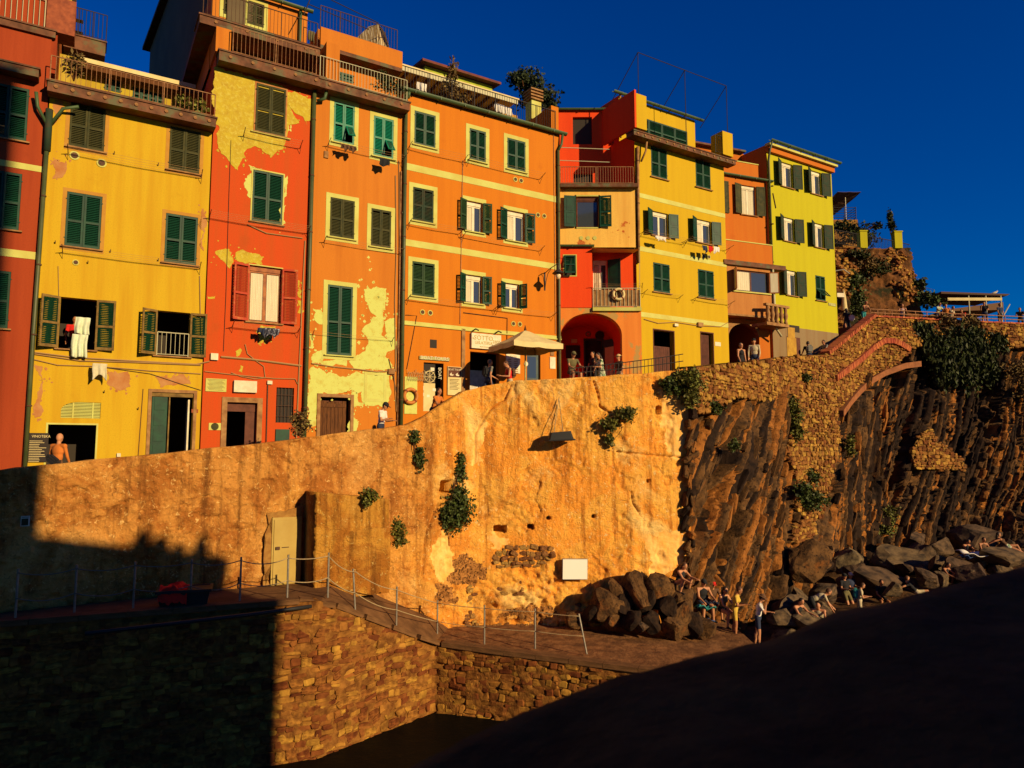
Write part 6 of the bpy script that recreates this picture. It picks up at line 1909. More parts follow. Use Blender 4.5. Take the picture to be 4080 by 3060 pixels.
# ================================================================ rocks and boulders
def rock_mesh(name, seed, m, sub=3, sharp=7, strat=0.0):
    rr = random.Random(seed)
    bm = bmesh.new()
    bmesh.ops.create_icosphere(bm, subdivisions=sub, radius=1)
    V = np.array([v.co[:] for v in bm.verts])
    for k in range(sharp * 2):
        n_ = np.array(Vector((rr.gauss(0, 1), rr.gauss(0, 1), rr.gauss(0, 1))).normalized())
        c = rr.uniform(0.42, 0.85)
        d = V @ n_
        V -= np.clip(d - c, 0, None)[:, None] * n_[None, :] * 0.95
    V /= np.abs(V).max()
    V *= (1 + 0.09 * fbm(V[:, 0] * 3 + seed, V[:, 1] * 3, V[:, 2] * 3, 3))[:, None]
    for v, q in zip(bm.verts, V): v.co = q
    me = bpy.data.meshes.new(name)
    bm.to_mesh(me)
    bm.free()
    me.materials.append(m)
    return me
BV = [rock_mesh('boulder', 40 + k, W_bould) for k in range(9)]
RV = [rock_mesh('rock', 60 + k, W_rock, 3, 9) for k in range(7)]
def boulder(px, py, D, s, rot=(0, 0, 0), label=None, dark=False, group='boulders heaped along the shore'):
    p = at(px, py, D)
    o = link('boulder', (RV if dark else BV)[random.randrange(7)], None, p, tuple(R(a) for a in rot), s)
    return tag(o, label or 'grey boulder in the heap of rocks at the foot of the cliff', 'boulder', None if label else group)
# rocks at the foot of the bastion
rr = random.Random(31)
oc = empty('rock_outcrop', at(2560, 2500, 23.2), 0, 'dark jagged rock outcrop at the foot of the bastion corner', 'rock')
OP = [(2300, 2290 + 170, 23.5, 0.35, 0.5), (2370, 2440, 23.4, 0.5, 0.7), (2420, 2420, 23.3, 0.5, 0.95), (2470, 2380, 23.4, 0.45, 1.25), (2500, 2420, 23.1, 0.5, 1.0), (2540, 2370, 23.4, 0.6, 1.1), (2580, 2400, 23.0, 0.6, 1.1), (2620, 2360, 23.4, 0.65, 1.2), (2660, 2420, 22.9, 0.6, 1.2), (2700, 2400, 23.2, 0.6, 1.2),
      (2720, 2450, 22.8, 0.5, 1.1), (2600, 2470, 22.7, 0.5, 0.6), (2520, 2470, 22.8, 0.45, 0.55), (2680, 2490, 22.6, 0.5, 0.6), (2440, 2470, 23.0, 0.4, 0.5), (2760, 2480, 22.8, 0.45, 0.8), (2640, 2330, 23.7, 0.5, 0.6), (2560, 2330, 23.8, 0.5, 0.5), (2740, 2380, 23.5, 0.45, 0.9), (2800, 2500, 22.9, 0.4, 0.6)]
ov = [rock_mesh('rock_slab', 90 + k, (W_rock, W_rockd, W_rockd)[k % 3], 3, 14) for k in range(9)]
for px, py, D_, w_, h_ in OP:
    link('rock_slab', rr.choice(ov), oc, at(px, py, D_) - oc.location, Euler((R(rr.uniform(-30, 30)), R(rr.uniform(-10, 60)), R(rr.uniform(-90, 90)))), (w_ * rr.uniform(0.75, 1.3), rr.uniform(0.35, 0.6), h_ * rr.uniform(0.45, 0.8)))
boulder(2555, 2495, 22.6, (0.28, 0.25, 0.28), (0, 0, 30), 'small pale stone on the slipway in front of the dark rocks')
boulder(3225, 2245, 29.0, (0.95, 0.7, 1.0), (8, 22, 10), 'huge tilted dark boulder leaning against the cliff foot', True)
boulder(3120, 2465, 24.6, (0.75, 0.5, 0.42), (0, 14, -10), 'sunlit pale boulder behind the man in white shirt')
boulder(3190, 2440, 26.5, (0.8, 0.6, 0.5), (0, 10, 20), 'grey boulder behind the bending man')
boulder(3480, 2330, 31.5, (1.7, 1.0, 0.75), (0, 14, 8), 'large sunlit boulder behind the leaning couple')
boulder(3390, 2240, 34.5, (1.2, 0.9, 0.8), (0, 0, 40), 'big round boulder at the cliff foot below the arch')
boulder(3560, 2230, 35.5, (1.6, 1.0, 0.75), (0, 5, 0), 'wide grey boulder in the middle of the heap')
boulder(3680, 2225, 35.5, (1.1, 0.9, 0.9), (0, 0, 60), 'pale pointed boulder right of the heap middle')
boulder(3740, 2190, 37.0, (0.8, 0.6, 0.7), (0, 20, 20), 'small light boulder beside the pointed one')
boulder(3640, 2160, 37.5, (0.9, 0.7, 0.5), (0, 0, 20), 'flat pale boulder highest in the heap')
boulder(3880, 2160, 37.5, (1.7, 1.1, 0.95), (0, -12, 0), 'huge dark boulder behind the sunbathers')
boulder(3800, 2275, 33.0, (0.95, 0.7, 0.65), (0, 10, 10), 'sunlit boulder the drinking woman leans on')
boulder(3990, 2225, 33.5, (1.6, 0.8, 0.5), (0, 8, 0), 'long sloping boulder under the sunbathers')
boulder(3880, 2290, 32.0, (1.0, 0.8, 0.5), (0, 0, 70), 'low boulder below the sunbathers towels')
rr = random.Random(77)
for k in range(38):
    px = rr.uniform(3100, 4120)
    py = np.interp(px, [3100, 3400, 4100], [2440, 2260, 2160]) + rr.uniform(-10, 130)
    D = np.interp(py, [2120, 2250, 2400, 2520], [40, 34, 29, 24]) + rr.uniform(-1, 1)
    s_ = rr.uniform(0.25, 0.72)
    kx = 'left' if px < 3400 else ('middle' if px < 3750 else 'right')
    kz = 'upper' if py < np.interp(px, [3100, 3400, 4100], [2440, 2260, 2160]) + 55 else 'lower'
    sz = 'small' if s_ < 0.4 else ('middling' if s_ < 0.56 else 'big')
    boulder(px, py, D, (s_ * rr.uniform(0.9, 1.6), s_, s_ * rr.uniform(0.6, 0.9)), (rr.uniform(-20, 20), rr.uniform(-20, 20), rr.uniform(0, 180)))['label'] = f'{sz} grey boulder in the {kz} {kx} part of the shore heap'

from collections import defaultdict
dup_ = defaultdict(list)
for o in bpy.data.objects:
    if o.get('category') == 'boulder' and o.get('group'): dup_[o['label']].append(o)
for l_, os_ in dup_.items():
    if len(os_) < 2: continue
    os_.sort(key=lambda o: o.location.x / o.location.y)
    for o, w_ in zip(os_, ('first', 'second', 'third', 'fourth', 'fifth', 'sixth', 'seventh', 'eighth', 'ninth', 'tenth')): o['label'] = w_ + ' from the left: ' + l_
# ================================================================ plants
LEAF = dict(
    ivy=mat('ivy_leaf', (0.065, 0.085, 0.014), (0.035, 0.05, 0.01), scale=4, rough=0.6, island=0.5, spec=0.3),
    dark=mat('dark_leaf', (0.04, 0.05, 0.009), (0.02, 0.026, 0.006), scale=4, rough=0.6, island=0.5, spec=0.2),
    yel=mat('yellow_green_leaf', (0.14, 0.13, 0.018), (0.07, 0.075, 0.013), scale=4, rough=0.65, island=0.5),
    dry=mat('dry_leaf', (0.16, 0.10, 0.03), (0.10, 0.06, 0.02), scale=5, rough=0.8, island=0.4),
    pine=mat('conifer_leaf', (0.04, 0.055, 0.018), (0.025, 0.035, 0.012), scale=3, rough=0.7, island=0.4))
def leaves(n, blobs, size, seed, hang=0.0, elong=1.5):
    g = np.random.default_rng(seed)
    wts = np.array([b[1] * b[3] for b in blobs]); wts = wts / wts.sum()
    idx = g.choice(len(blobs), n, p=wts)
    C = np.array([list(b[0]) for b in blobs])[idx]
    Rd = np.array([[b[1], b[2], b[3]] for b in blobs])[idx]
    d = g.normal(size=(n, 3)); d /= np.linalg.norm(d, axis=1, keepdims=True)
    rad = g.random(n) ** 0.42 * (1 + 0.65 * fbm(d[:, 0] * 2.2 + seed, d[:, 1] * 2.2 + idx, d[:, 2] * 2.2, 3))
    P = C + d * Rd * rad[:, None]
    ax = g.normal(size=(n, 3)); ax[:, 2] -= hang
    ax /= np.linalg.norm(ax, axis=1, keepdims=True)
    bx = np.cross(ax, g.normal(size=(n, 3))); bx /= np.linalg.norm(bx, axis=1, keepdims=True)
    s_ = size * g.uniform(0.4, 1.5, n)[:, None]
    nr = np.cross(ax, bx)
    V = np.stack([P - ax * s_ * elong * 0.5, P + bx * s_ * 0.5 + nr * s_ * 0.12, P + ax * s_ * elong * 0.5, P - bx * s_ * 0.5 + nr * s_ * 0.12], 1).reshape(-1, 3)
    F = np.arange(n * 4).reshape(-1, 4)
    return V, F
def plant(name, label, cat, base, blobs, n, size, m, seed, stems=3, hang=0.0, elong=1.5, stem_m='wood', trunk=None, part='foliage', group=None):
    root = empty(name, base, 0, label, cat, group)
    base = Vector(base)
    bl = [(Vector(b[0]) - base, *b[1:]) for b in blobs]
    V, F = leaves(n, bl, size, seed, hang, elong)
    link(part, big_mesh(part, V, F, LEAF[m], smooth=False), root)
    b = MB()
    rr = random.Random(seed)
    if trunk: b.tube([Vector((0, 0, 0)), Vector((rr.uniform(-0.1, 0.1), 0, trunk[1] * 0.5)), Vector((0, 0, trunk[1]))], [trunk[0], trunk[0] * 0.8, trunk[0] * 0.5], 8)
    st0 = Vector((0, 0, trunk[1])) if trunk else Vector((0, 0, 0))
    for k in range(stems):
        c = bl[k % len(bl)]
        e = c[0] + Vector((rr.gauss(0, 0.4) * c[1], rr.gauss(0, 0.3) * c[2], rr.gauss(0, 0.4) * c[3]))
        mid = (st0 + e) / 2 + Vector((rr.gauss(0, 0.1), rr.gauss(0, 0.05), rr.gauss(0, 0.1))) * (e - st0).length
        r0 = (trunk[0] * 0.4 if trunk else 0.02)
        b.tube([st0, mid, e], [r0, r0 * 0.6, r0 * 0.25], 5)
    b.build('trunk' if trunk else 'stem', M[stem_m], root)
    return root
def on_b(px, py, out=0.05):
    s0, z = pl_bast.hit(px, py)
    xy = pl_bast.xy(s0) + pl_bast.nrm(s0) * out
    return Vector((xy[0], xy[1], z))
def on_l(px, py, out=0.05):
    s0, z = pl_left.hit(px, py)
    xy = pl_left.xy(s0) + pl_left.nrm(s0) * out
    return Vector((xy[0], xy[1], z))
iv = 'ivy tuft growing from '
plant('ivy', 'large dark ivy mass hanging beside the square wall niche', 'ivy', on_l(1800, 1960), [(on_l(1812, 2030, 0.14), 0.5, 0.24, 0.6), (on_l(1785, 2060, 0.14), 0.46, 0.22, 0.42), (on_l(1822, 1965, 0.1), 0.28, 0.18, 0.3), (on_l(1830, 1880, 0.08), 0.22, 0.14, 0.4), (on_l(1835, 1830, 0.08), 0.14, 0.1, 0.25)], 4600, 0.062, 'ivy', 1, 6, 0.6)
plant('ivy', 'thin ivy streak on the ramp wall just under its top edge', 'ivy', on_l(1650, 1720), [(on_l(1650, 1740), 0.2, 0.12, 0.25), (on_l(1668, 1830), 0.2, 0.1, 0.35), (on_l(1672, 1800), 0.14, 0.1, 0.2)], 900, 0.055, 'ivy', 2, 5, 0.8)
plant('ivy', 'green tuft on top of the rendered block', 'ivy', RWF.hit(1470, 1970, -0.95), [(RWF.hit(1470, 1975, -1.1), 0.24, 0.2, 0.26), (RWF.hit(1460, 2000, -1.1), 0.14, 0.12, 0.18)], 800, 0.06, 'yel', 3, 4, 0.4)
plant('ivy', 'trailing tuft at the corner of the rendered block', 'ivy', RWF.hit(1570, 2080, -0.7), [(RWF.hit(1585, 2100, -0.8), 0.22, 0.16, 0.32), (RWF.hit(1592, 2150, -0.8), 0.22, 0.14, 0.25)], 800, 0.055, 'yel', 4, 5, 0.9)
plant('caper_bush', 'pair of green tufts high on the bastion face', 'bush', on_b(2460, 1660), [(on_b(2490, 1650, 0.25), 0.34, 0.25, 0.28), (on_b(2425, 1690, 0.25), 0.26, 0.2, 0.26), (on_b(2425, 1750, 0.15), 0.14, 0.12, 0.25)], 1800, 0.065, 'yel', 5, 6, 0.3)
plant('caper_bush', 'round green bush hanging at the bastion top, left of two', 'bush', on_b(2660, 1500), [(on_b(2655, 1530, 0.15), 0.26, 0.2, 0.3), (on_b(2690, 1550, 0.15), 0.24, 0.2, 0.2)], 1300, 0.065, 'ivy', 6, 5, 0.5)
plant('caper_bush', 'large bright bush spilling over the right end of the bastion top', 'bush', on_b(2738, 1490), [(on_b(2742, 1520, 0.25), 0.42, 0.35, 0.42), (on_b(2755, 1580, 0.25), 0.3, 0.25, 0.4), (on_b(2710, 1500, 0.2), 0.3, 0.2, 0.25)], 2400, 0.07, 'yel', 7, 6, 0.5)
def on_c(px, py, out=0.3):
    s0, z = CT.hit(px, py)
    f = s0 / CT.L
    for it in range(8):
        xy = cmap(np.array([f]), np.array([z]))[0]
        r = ray(px, py)
        z = r.z / r.y * xy[1]
        f += (r.x / r.y * xy[1] - xy[0]) * 0.6 / CT.L / 0.75
    n_ = cnrm(np.array([f]), np.array([z]))[0]
    return Vector((xy[0] + n_[0] * out, xy[1] + n_[1] * out, z))
plant('shrub', 'small green tuft under the path wall arch', 'bush', on_c(2815, 1620), [(on_c(2818, 1625), 0.25, 0.2, 0.2)], 600, 0.07, 'ivy', 8)
plant('shrub', 'tall green shrub clinging left of the stone buttress', 'bush', on_c(3130, 1640), [(on_c(3130, 1650), 0.4, 0.3, 0.6), (on_c(3140, 1720), 0.35, 0.3, 0.4), (on_c(3120, 1600), 0.3, 0.2, 0.3)], 2200, 0.085, 'yel', 9, 5)
plant('shrub', 'dark bush at the lower edge of the stone buttress', 'bush', on_c(3180, 1980), [(on_c(3180, 1985, 0.5), 0.6, 0.4, 0.45), (on_c(3150, 1950, 0.5), 0.4, 0.3, 0.35), (on_c(3200, 1900, 0.4), 0.3, 0.2, 0.3)], 2600, 0.085, 'ivy', 10, 6)
plant('shrub', 'small bush at the top of the stone buttress', 'bush', on_c(3185, 1505), [(on_c(3188, 1505), 0.3, 0.2, 0.2)], 600, 0.07, 'ivy', 11)
plant('shrub', 'tiny shrub in the middle of the left cliff strata', 'bush', on_c(2885, 1770, 0.4), [(on_c(2885, 1775, 0.4), 0.2, 0.15, 0.25)], 400, 0.06, 'ivy', 12)
plant('shrub', 'green clump on the shadowed cliff right of the buttress', 'bush', on_c(3360, 1780), [(on_c(3362, 1780), 0.25, 0.2, 0.6)], 700, 0.08, 'yel', 13)
plant('shrub', 'low yellowish plants at the cliff foot', 'bush', on_c(3510, 2050), [(on_c(3510, 2050), 0.5, 0.3, 0.5), (on_c(3500, 2110), 0.5, 0.3, 0.3)], 1300, 0.09, 'yel', 14)
plant('hanging_creeper', 'big dark curtain of creeper hanging from the terrace wall', 'creeper', on_c(3820, 1300, 0.5),
      [(on_c(x, y, 0.32), w_, 0.24, h) for x, y, w_, h in ((3660, 1320, 0.7, 0.5), (3690, 1380, 0.55, 0.9), (3725, 1430, 0.5, 1.5), (3760, 1450, 0.5, 1.7), (3795, 1440, 0.5, 1.6), (3830, 1460, 0.5, 1.8), (3865, 1440, 0.5, 1.6), (3900, 1430, 0.5, 1.4), (3930, 1450, 0.5, 1.5), (3800, 1330, 1.9, 0.5), (3960, 1370, 0.6, 0.7))], 11000, 0.13, 'dark', 15, 12, 2.5, 2.2)
plant('shrub', 'dry brown scrub on the right end of the terrace wall', 'bush', on_c(4040, 1440, 0.4), [(on_c(4030, 1480, 0.4), 0.9, 0.4, 0.7), (on_c(4080, 1560, 0.4), 0.9, 0.4, 0.6)], 1500, 0.11, 'dry', 16)
plant('tall_grass', 'dry agave stalks at the terrace rail', 'plant', on_c(3745, 1290, 0.2), [(on_c(3750, 1290, 0.3), 0.7, 0.3, 0.5), (on_c(3850, 1290, 0.3), 0.7, 0.3, 0.4)], 700, 0.13, 'dry', 17, 8, -0.5, 3.5)

# tree and roof plants
P = at(2125, 440, 45)
plant('holm_oak', 'dark evergreen tree showing above the rooftops', 'tree', P + Vector((0, 0, -3)), [(at(2095, 320, 45), 1.1, 0.9, 0.75), (at(2060, 310, 45), 0.7, 0.6, 0.45), (at(2130, 360, 45), 0.9, 0.8, 0.7), (at(2165, 390, 45), 0.9, 0.8, 0.6), (at(2120, 400, 45), 0.9, 0.8, 0.8), (at(2185, 420, 45), 0.6, 0.5, 0.4)], 4200, 0.15, 'pine', 20, 10, trunk=(0.2, 2.6), part='crown')
P = b4.f.P(2.2, 0.5, 15.95)
plant('potted_plant', 'tall dry branched plant on the tangerine house terrace', 'plant', P, [(P + Vector((0, 0, 0.9)), 0.5, 0.4, 0.7), (P + Vector((0.1, 0, 1.7)), 0.2, 0.2, 0.6), (P + Vector((0.5, 0.2, 0.5)), 0.4, 0.3, 0.4)], 900, 0.07, 'dry', 21, 9, -0.4, 2.4)
P = b3.f.P(2.7, -0.25, b3.loc(1520, 390, -0.25)[1] + 0.3)
plant('potted_plant', 'dark tangled plant on the orange house balcony', 'plant', P, [(P + Vector((0, 0, 0.3)), 0.45, 0.2, 0.35), (P + Vector((0.4, 0.2, 0.2)), 0.4, 0.2, 0.3), (P + Vector((-0.1, 0, 0.6)), 0.2, 0.15, 0.3)], 900, 0.06, 'dark', 22, 8)
P = b1.f.P(0.6, -0.25, b1.loc(280, 320, -0.25)[1])
plant('potted_plant', 'spiky reddish plant on the yellow house terrace corner', 'plant', P, [(P + Vector((0, 0, 0.55)), 0.3, 0.25, 0.35)], 260, 0.07, 'dry', 23, 6, -0.2, 3.0)
P = b1.f.P(3.7, -0.25, b1.loc(725, 450, -0.25)[1])
plant('potted_plant', 'prickly pear and shrubs at the right of the yellow house terrace', 'plant', P, [(P + Vector((0, 0, 0.3)), 0.35, 0.2, 0.3), (P + Vector((0.4, 0.25, 0.3)), 0.3, 0.2, 0.3)], 320, 0.1, 'yel', 24, 5)
P = RWF.P(6.3, 1.6, RWF.loc(1470, 1715, 1.6)[1] - 0.2)
plant('potted_shrub', 'bushy reddish shrub behind the parapet beside the man in white', 'bush', P, [(P + Vector((0, 0, 0.4)), 0.32, 0.28, 0.38)], 900, 0.06, 'dry', 25, 6)

# ================================================================ right hill above the steps
tag(MB().add([(21.7, 43.1, 7.6), (28, 45.3, 7.7), (38, 46.9, 7.7), (60, 50, 7.7), (60, 75, 7.7), (18, 70, 7.7), (19, 47, 7.6)], [tuple(range(7))]).build('terrace', W_path), kind='structure')
st = MB()
a, b = Vector((16.0, 37.4, 3.9)), Vector((21.5, 43.3, 7.6))
nst = 20
dv_ = (b - a).xy.normalized(); nx = Vector((-dv_.y, dv_.x, 0))
for k in range(nst):
    p = a + (b - a) * (k / nst); q = a + (b - a) * ((k + 1) / nst)
    z = a.z + (b.z - a.z) * (k + 1) / nst
    A4 = [Vector((*p.xy, 0)) - nx * 0.2, Vector((*q.xy, 0)) - nx * 0.2, Vector((*q.xy, 0)) + nx * 2.8, Vector((*p.xy, 0)) + nx * 2.8]
    step = MB().hexa([v + Vector((0, 0, z - 0.8)) for v in A4], [v + Vector((0, 0, z)) for v in A4])
    if k == 0:
        steps = empty('stone_steps', a, 0, 'flight of dark stone steps climbing past the lemon house', 'steps')
    step.v = [tuple(Vector(v) - a) for v in step.v]
    step.build('step', W_path, steps)
HP = Plan([(20.8, 47.5), (25.4, 49.2), (29.2, 51.2), (30.3, 53.5), (31, 58)], 1)
HT = profile(HP, [(3335, 985), (3450, 990), (3560, 995), (3625, 1000), (3632, 1003)])
hill = empty('hill_wall', (25, 49.5, 7.6), 0, 'rocky hillside with old stone wall under the upper terrace', 'wall')
def disp_h(S, Z, below): 
    return fbm(S * 0.5, Z * 0.5, 80.0, 4) * 0.5 - 0.12 * Z * 0 + 0.12 * (14 - Z) + fbm(S * 3, Z * 3, 81.0, 3) * 0.2
wall_sheet('rock_face', HP, HT, 6.5, 0.12, 0.12, disp_h, mat('hill_rock', T(150, 84, 30), T(82, 46, 18), scale=1.6, col3=T(54, 44, 16), scale3=0.7, rough=0.95, bump=1.0, bscale=6, bdist=0.08, spec=0.1), hill, 6.0, 0.2)
def place_h(s0, z):
    if s0 < 0.1 or s0 > HP.L - 5 or z > np.interp(s0, *HT): return None
    if fbm(np.array(s0 * 0.4), np.array(z * 0.5), np.array(3.3), 3) < (0.25 - 0.28 * (z - 9) / 4): return None
    p = HP.xy(s0); n_ = HP.nrm(s0)
    d_ = float(disp_h(np.array(s0), np.array(z), 0))
    return Vector((p[0] + n_[0] * d_, p[1] + n_[1] * d_, z)), math.atan2(n_[1], n_[0]) + math.pi / 2
rubble(hill, place_h, courses(0, HP.L, 8, 14.3, (0.12, 0.28), (0.16, 0.5), 3), sv, 300, 0.2, 'stone', 4, 8)
z14 = float(np.interp(4, *HT))
trl = empty('terrace_railing', (25, 49.5, z14), 0, 'iron railing between yellow posts on the upper terrace', 'railing')
tp = []
for px, w_ in ((3437, 0.5), (3575, 0.55)):
    p = at(px, 992, HP.xy(HP.hit(px, 992)[0])[1] + 0.25)
    tp.append(p)
    MB().box(-w_ / 2, w_ / 2, -0.25, 0.25, 0, 1.2).box(-w_ / 2 - 0.04, w_ / 2 + 0.04, -0.29, 0.29, 1.2005, 1.28).build('post', P_yel7, trl, loc=p - trl.location)
ends = [at(3310, 990, 47.8), tp[0], tp[1], at(3625, 996, tp[1].y + 0.8)]
for a, b in zip(ends[:-1], ends[1:]):
    a, b = Vector((a.x, a.y, z14)), Vector((b.x, b.y, z14))
    rl_ = MB().tube([a + Vector((0, 0, 1.05)) - trl.location, b + Vector((0, 0, 1.05)) - trl.location], 0.03, 5).tube([a + Vector((0, 0, 0.12)) - trl.location, b + Vector((0, 0, 0.12)) - trl.location], 0.02, 5).build('rail', M['iron'], trl)
    n_ = int((b - a).length / 0.16)
    for k in range(n_):
        p = a + (b - a) * ((k + 0.5) / n_) - trl.location
        link('bar', bar_mesh(M['iron'], 0.012), rl_, p + Vector((0, 0, 0.12)), None, (1, 1, 0.92))
plant('shrub', 'green scrub sprawling over the upper terrace behind the railing', 'bush', at(3420, 960, 52), [(at(3400, 920, 52), 1.3, 0.8, 0.5), (at(3440, 950, 52), 1.2, 0.8, 0.6), (at(3350, 900, 52), 1.0, 0.8, 0.4), (at(3490, 900, 53), 0.7, 0.5, 0.3)], 2200, 0.13, 'dark', 31, 8)
plant('young_tree', 'thin feathery sapling standing on the upper terrace', 'tree', at(3552, 940, 52), [(at(3550, 890, 52), 0.3, 0.25, 0.5), (at(3545, 860, 52), 0.2, 0.2, 0.5), (at(3556, 905, 52), 0.25, 0.2, 0.35)], 420, 0.10, 'dark', 32, 5, -0.3, 2.5, trunk=(0.04, 0.6), part='crown')
for k, (x, y, w_, h_, n_, mm) in enumerate(((3390, 1110, 1.0, 0.6, 1300, 'ivy'), (3440, 1040, 1.2, 0.6, 900, 'dry'), (3420, 1010, 0.7, 0.3, 700, 'dark'), (3400, 1180, 0.9, 0.7, 1100, 'ivy'), (3480, 1060, 1.3, 0.7, 900, 'dark'), (3400, 1240, 0.8, 0.7, 1000, 'ivy'))):
    D_ = HP.xy(HP.hit(x, y)[0])[1] - 0.7
    plant('shrub', ['leafy green bush midway up the rocky hillside', 'dry brown bush high on the hillside wall', 'dark bush just under the yellow railing post', 'green bush above the street sign on the hillside', 'dark hanging bush in the hillside hollow', 'green bush beside the steps at the hillside foot'][k], 'bush', at(x, y, D_), [(at(x, y, D_), w_, 0.4, h_), (at(x + 20, y + 12, D_), w_ * 0.7, 0.4, h_ * 0.7)], n_, 0.12, mm, 40 + k, 4)
plant('shrub', 'lush bright plant with big leaves at the hillside edge', 'plant', at(3665, 1140, 49), [(at(3665, 1130, 49), 0.45, 0.4, 0.45), (at(3690, 1190, 49), 0.8, 0.5, 0.6), (at(3720, 1200, 49), 0.7, 0.5, 0.4)], 900, 0.16, 'ivy', 50, 8, 0, 2.0)
# upper deck with parasol
dk_ = empty('upper_deck', at(3360, 880, 55), 0, 'small railed deck on the hilltop behind the lemon house', 'deck')
MB().box(-2.2, 1.0, -0.3, 2.5, -3.0, 0).build('deck_floor', W_stone, dk_)
dr_ = MB()
for h in (0.2, 0.4, 0.6, 0.8, 1.0): dr_.tube([(-2.2, -0.25, h), (0.9, -0.25, h), (0.95, 2.0, h)], 0.022, 5)
for x in (-2.0, -1.0, 0.0, 0.9): dr_.tube([(x, -0.25, 0), (x, -0.25, 1.05)], 0.03, 5)
dr_.build('deck_railing', M['iron'], dk_)
def parasol(name, label, base, h, w_, m, tilt=(0, 0), folded=False, drop=0.45, val=0.14, n=4, rot=0.0, polem='railpale'):
    root = empty(name, base, rot, label, 'parasol')
    MB().tube([(0, 0, 0), (0, 0, h + 0.1)], 0.03, 8).build('pole', M[polem], root)
    if folded:
        MB().lathe([(0.05, h), (0.13, h - 0.4), (0.17, h - 0.9), (0.2, h - 1.3), (0.08, h - 1.32)][::-1], n=10).build('canopy', m, root)
        return root
    b = MB()
    N_ = n * 6
    rim = []
    for k in range(N_):
        q = 2 * math.pi * k / N_ + math.pi / 4
        c = max(abs(math.cos(q)), abs(math.sin(q))) if n == 4 else 1.0
        rr_ = w_ / 2 / c if n == 4 else w_ / 2
        rim.append((rr_ * math.cos(q), rr_ * math.sin(q)))
    V_, F_ = [(0, 0, h)], []
    for ring, (f_, z_) in enumerate(((0.12, h - drop * 0.1), (0.5, h - drop * 0.55), (1.0, h - drop), (1.0, h - drop - val))):
        for k, (x, y) in enumerate(rim):
            zz_ = z_ - (0.04 * math.sin(k * 2 * math.pi / 6) ** 2 if ring >= 2 else 0)
            V_.append((x * f_, y * f_, zz_))
    for k in range(N_):
        F_.append((0, 1 + k, 1 + (k + 1) % N_))
        for r_ in range(3): F_.append((1 + r_ * N_ + k, 1 + (r_ + 1) * N_ + k, 1 + (r_ + 1) * N_ + (k + 1) % N_, 1 + r_ * N_ + (k + 1) % N_))
    b.add(V_, F_)
    cn = b.build('canopy', m, root, rot=(R(tilt[0]), R(tilt[1]), 0))
    rb = MB()
    for k in range(0, N_, 3):
        x, y = rim[k]
        MB().tube([(0, 0, h - 0.06), (x * 0.97, y * 0.97, h - drop - 0.02)], 0.011, 4).build('rib', M['wood'], cn)
    MB().lathe([(0.06, h), (0.03, h + 0.12), (0.01, h + 0.2)], n=8).build('finial', M['wood'], cn)
    return root
parasol('hilltop_parasol', 'dark open parasol with white pole on the hilltop deck', at(3372, 884, 55), 2.0, 2.9, mat('brown_canvas', (0.10, 0.06, 0.05), rough=0.9), (-22, -10), drop=0.2, val=0.02, polem='white', rot=0.5)
pb = BASE.P(2.9, -2.0, 0)
pb = at(2093, 1500, 27.6); pb.z = 1.6
parasol('market_parasol', 'large cream parasol in front of the ice cream shop', pb, 3.1, 2.15, M['canvas'], drop=0.6, val=0.2, rot=R(28), polem='palewood')
parasol('folded_parasol', 'folded white parasol beside the woman on the steps', at(3367, 1290, 47), 2.2, 0.4, M['canvas'], folded=True)
# restaurant canopy
_p = at(3850, 1262, 50); _p.z = 7.7
rc = empty('restaurant_canopy', _p, 0, 'restaurant terrace shelter with flat roof and pale valance', 'shelter')
MB().hexa([(-2.3, -1, 2.75), (2.3, -1, 2.6), (2.3, 2.5, 2.6), (-2.3, 2.5, 2.75)], [(-2.3, -1, 2.9), (2.5, -1, 2.72), (2.5, 2.5, 2.72), (-2.3, 2.5, 2.9)]).build('roof', M['rust'], rc)
rc.children[0].location.z = 0.5
MB().box(-1.9, 1.9, -1.05, -1.0, 2.75, 2.95).build('valance', M['canvas'], rc)
MB().hexa([(-2.1, -1, 2.0), (2.0, -1, 2.1), (2.0, 2.0, 2.1), (-2.1, 2, 2.0)], [(-2.1, -1, 2.1), (2.0, -1, 2.65), (2.0, 2.0, 2.65), (-2.1, 2, 2.1)]).build('awning', mat('brown_awning', (0.15, 0.08, 0.04), rough=0.9), rc)
for x in (-0.4, 0.8, 1.85): MB().tube([(x, -1.0, 0), (x, -1.0, 3.1)], 0.045, 6).build('post', M['railpale'], rc)
MB().tube([(1.9, -1.0, 1.6), (2.45, -1.0, 2.5)], 0.04, 6).build('brace', M['railpale'], rc)
# terrace rail along wall top
wr = empty('wall_railing', on_c(3700, 1273, -0.1), 0, 'low pipe railing along the top of the terrace wall', 'railing')
pts_ = [on_c(x, y, -0.1) for x, y in ((3474, 1262), (3560, 1266), (3700, 1273), (3850, 1281), (4090, 1291))]
for h in (0.28, 0.5): MB().tube([p + Vector((0, 0, h)) - wr.location for p in pts_], 0.028, 6).build('pipe_rail', M['rail'], wr)
for a, b in zip(pts_[:-1], pts_[1:]):
    for k in range(3):
        p = a + (b - a) * (k / 3) - wr.location
        MB().tube([p, p + Vector((0, 0, 0.5))], 0.03, 6).build('post', M['rail'], wr)
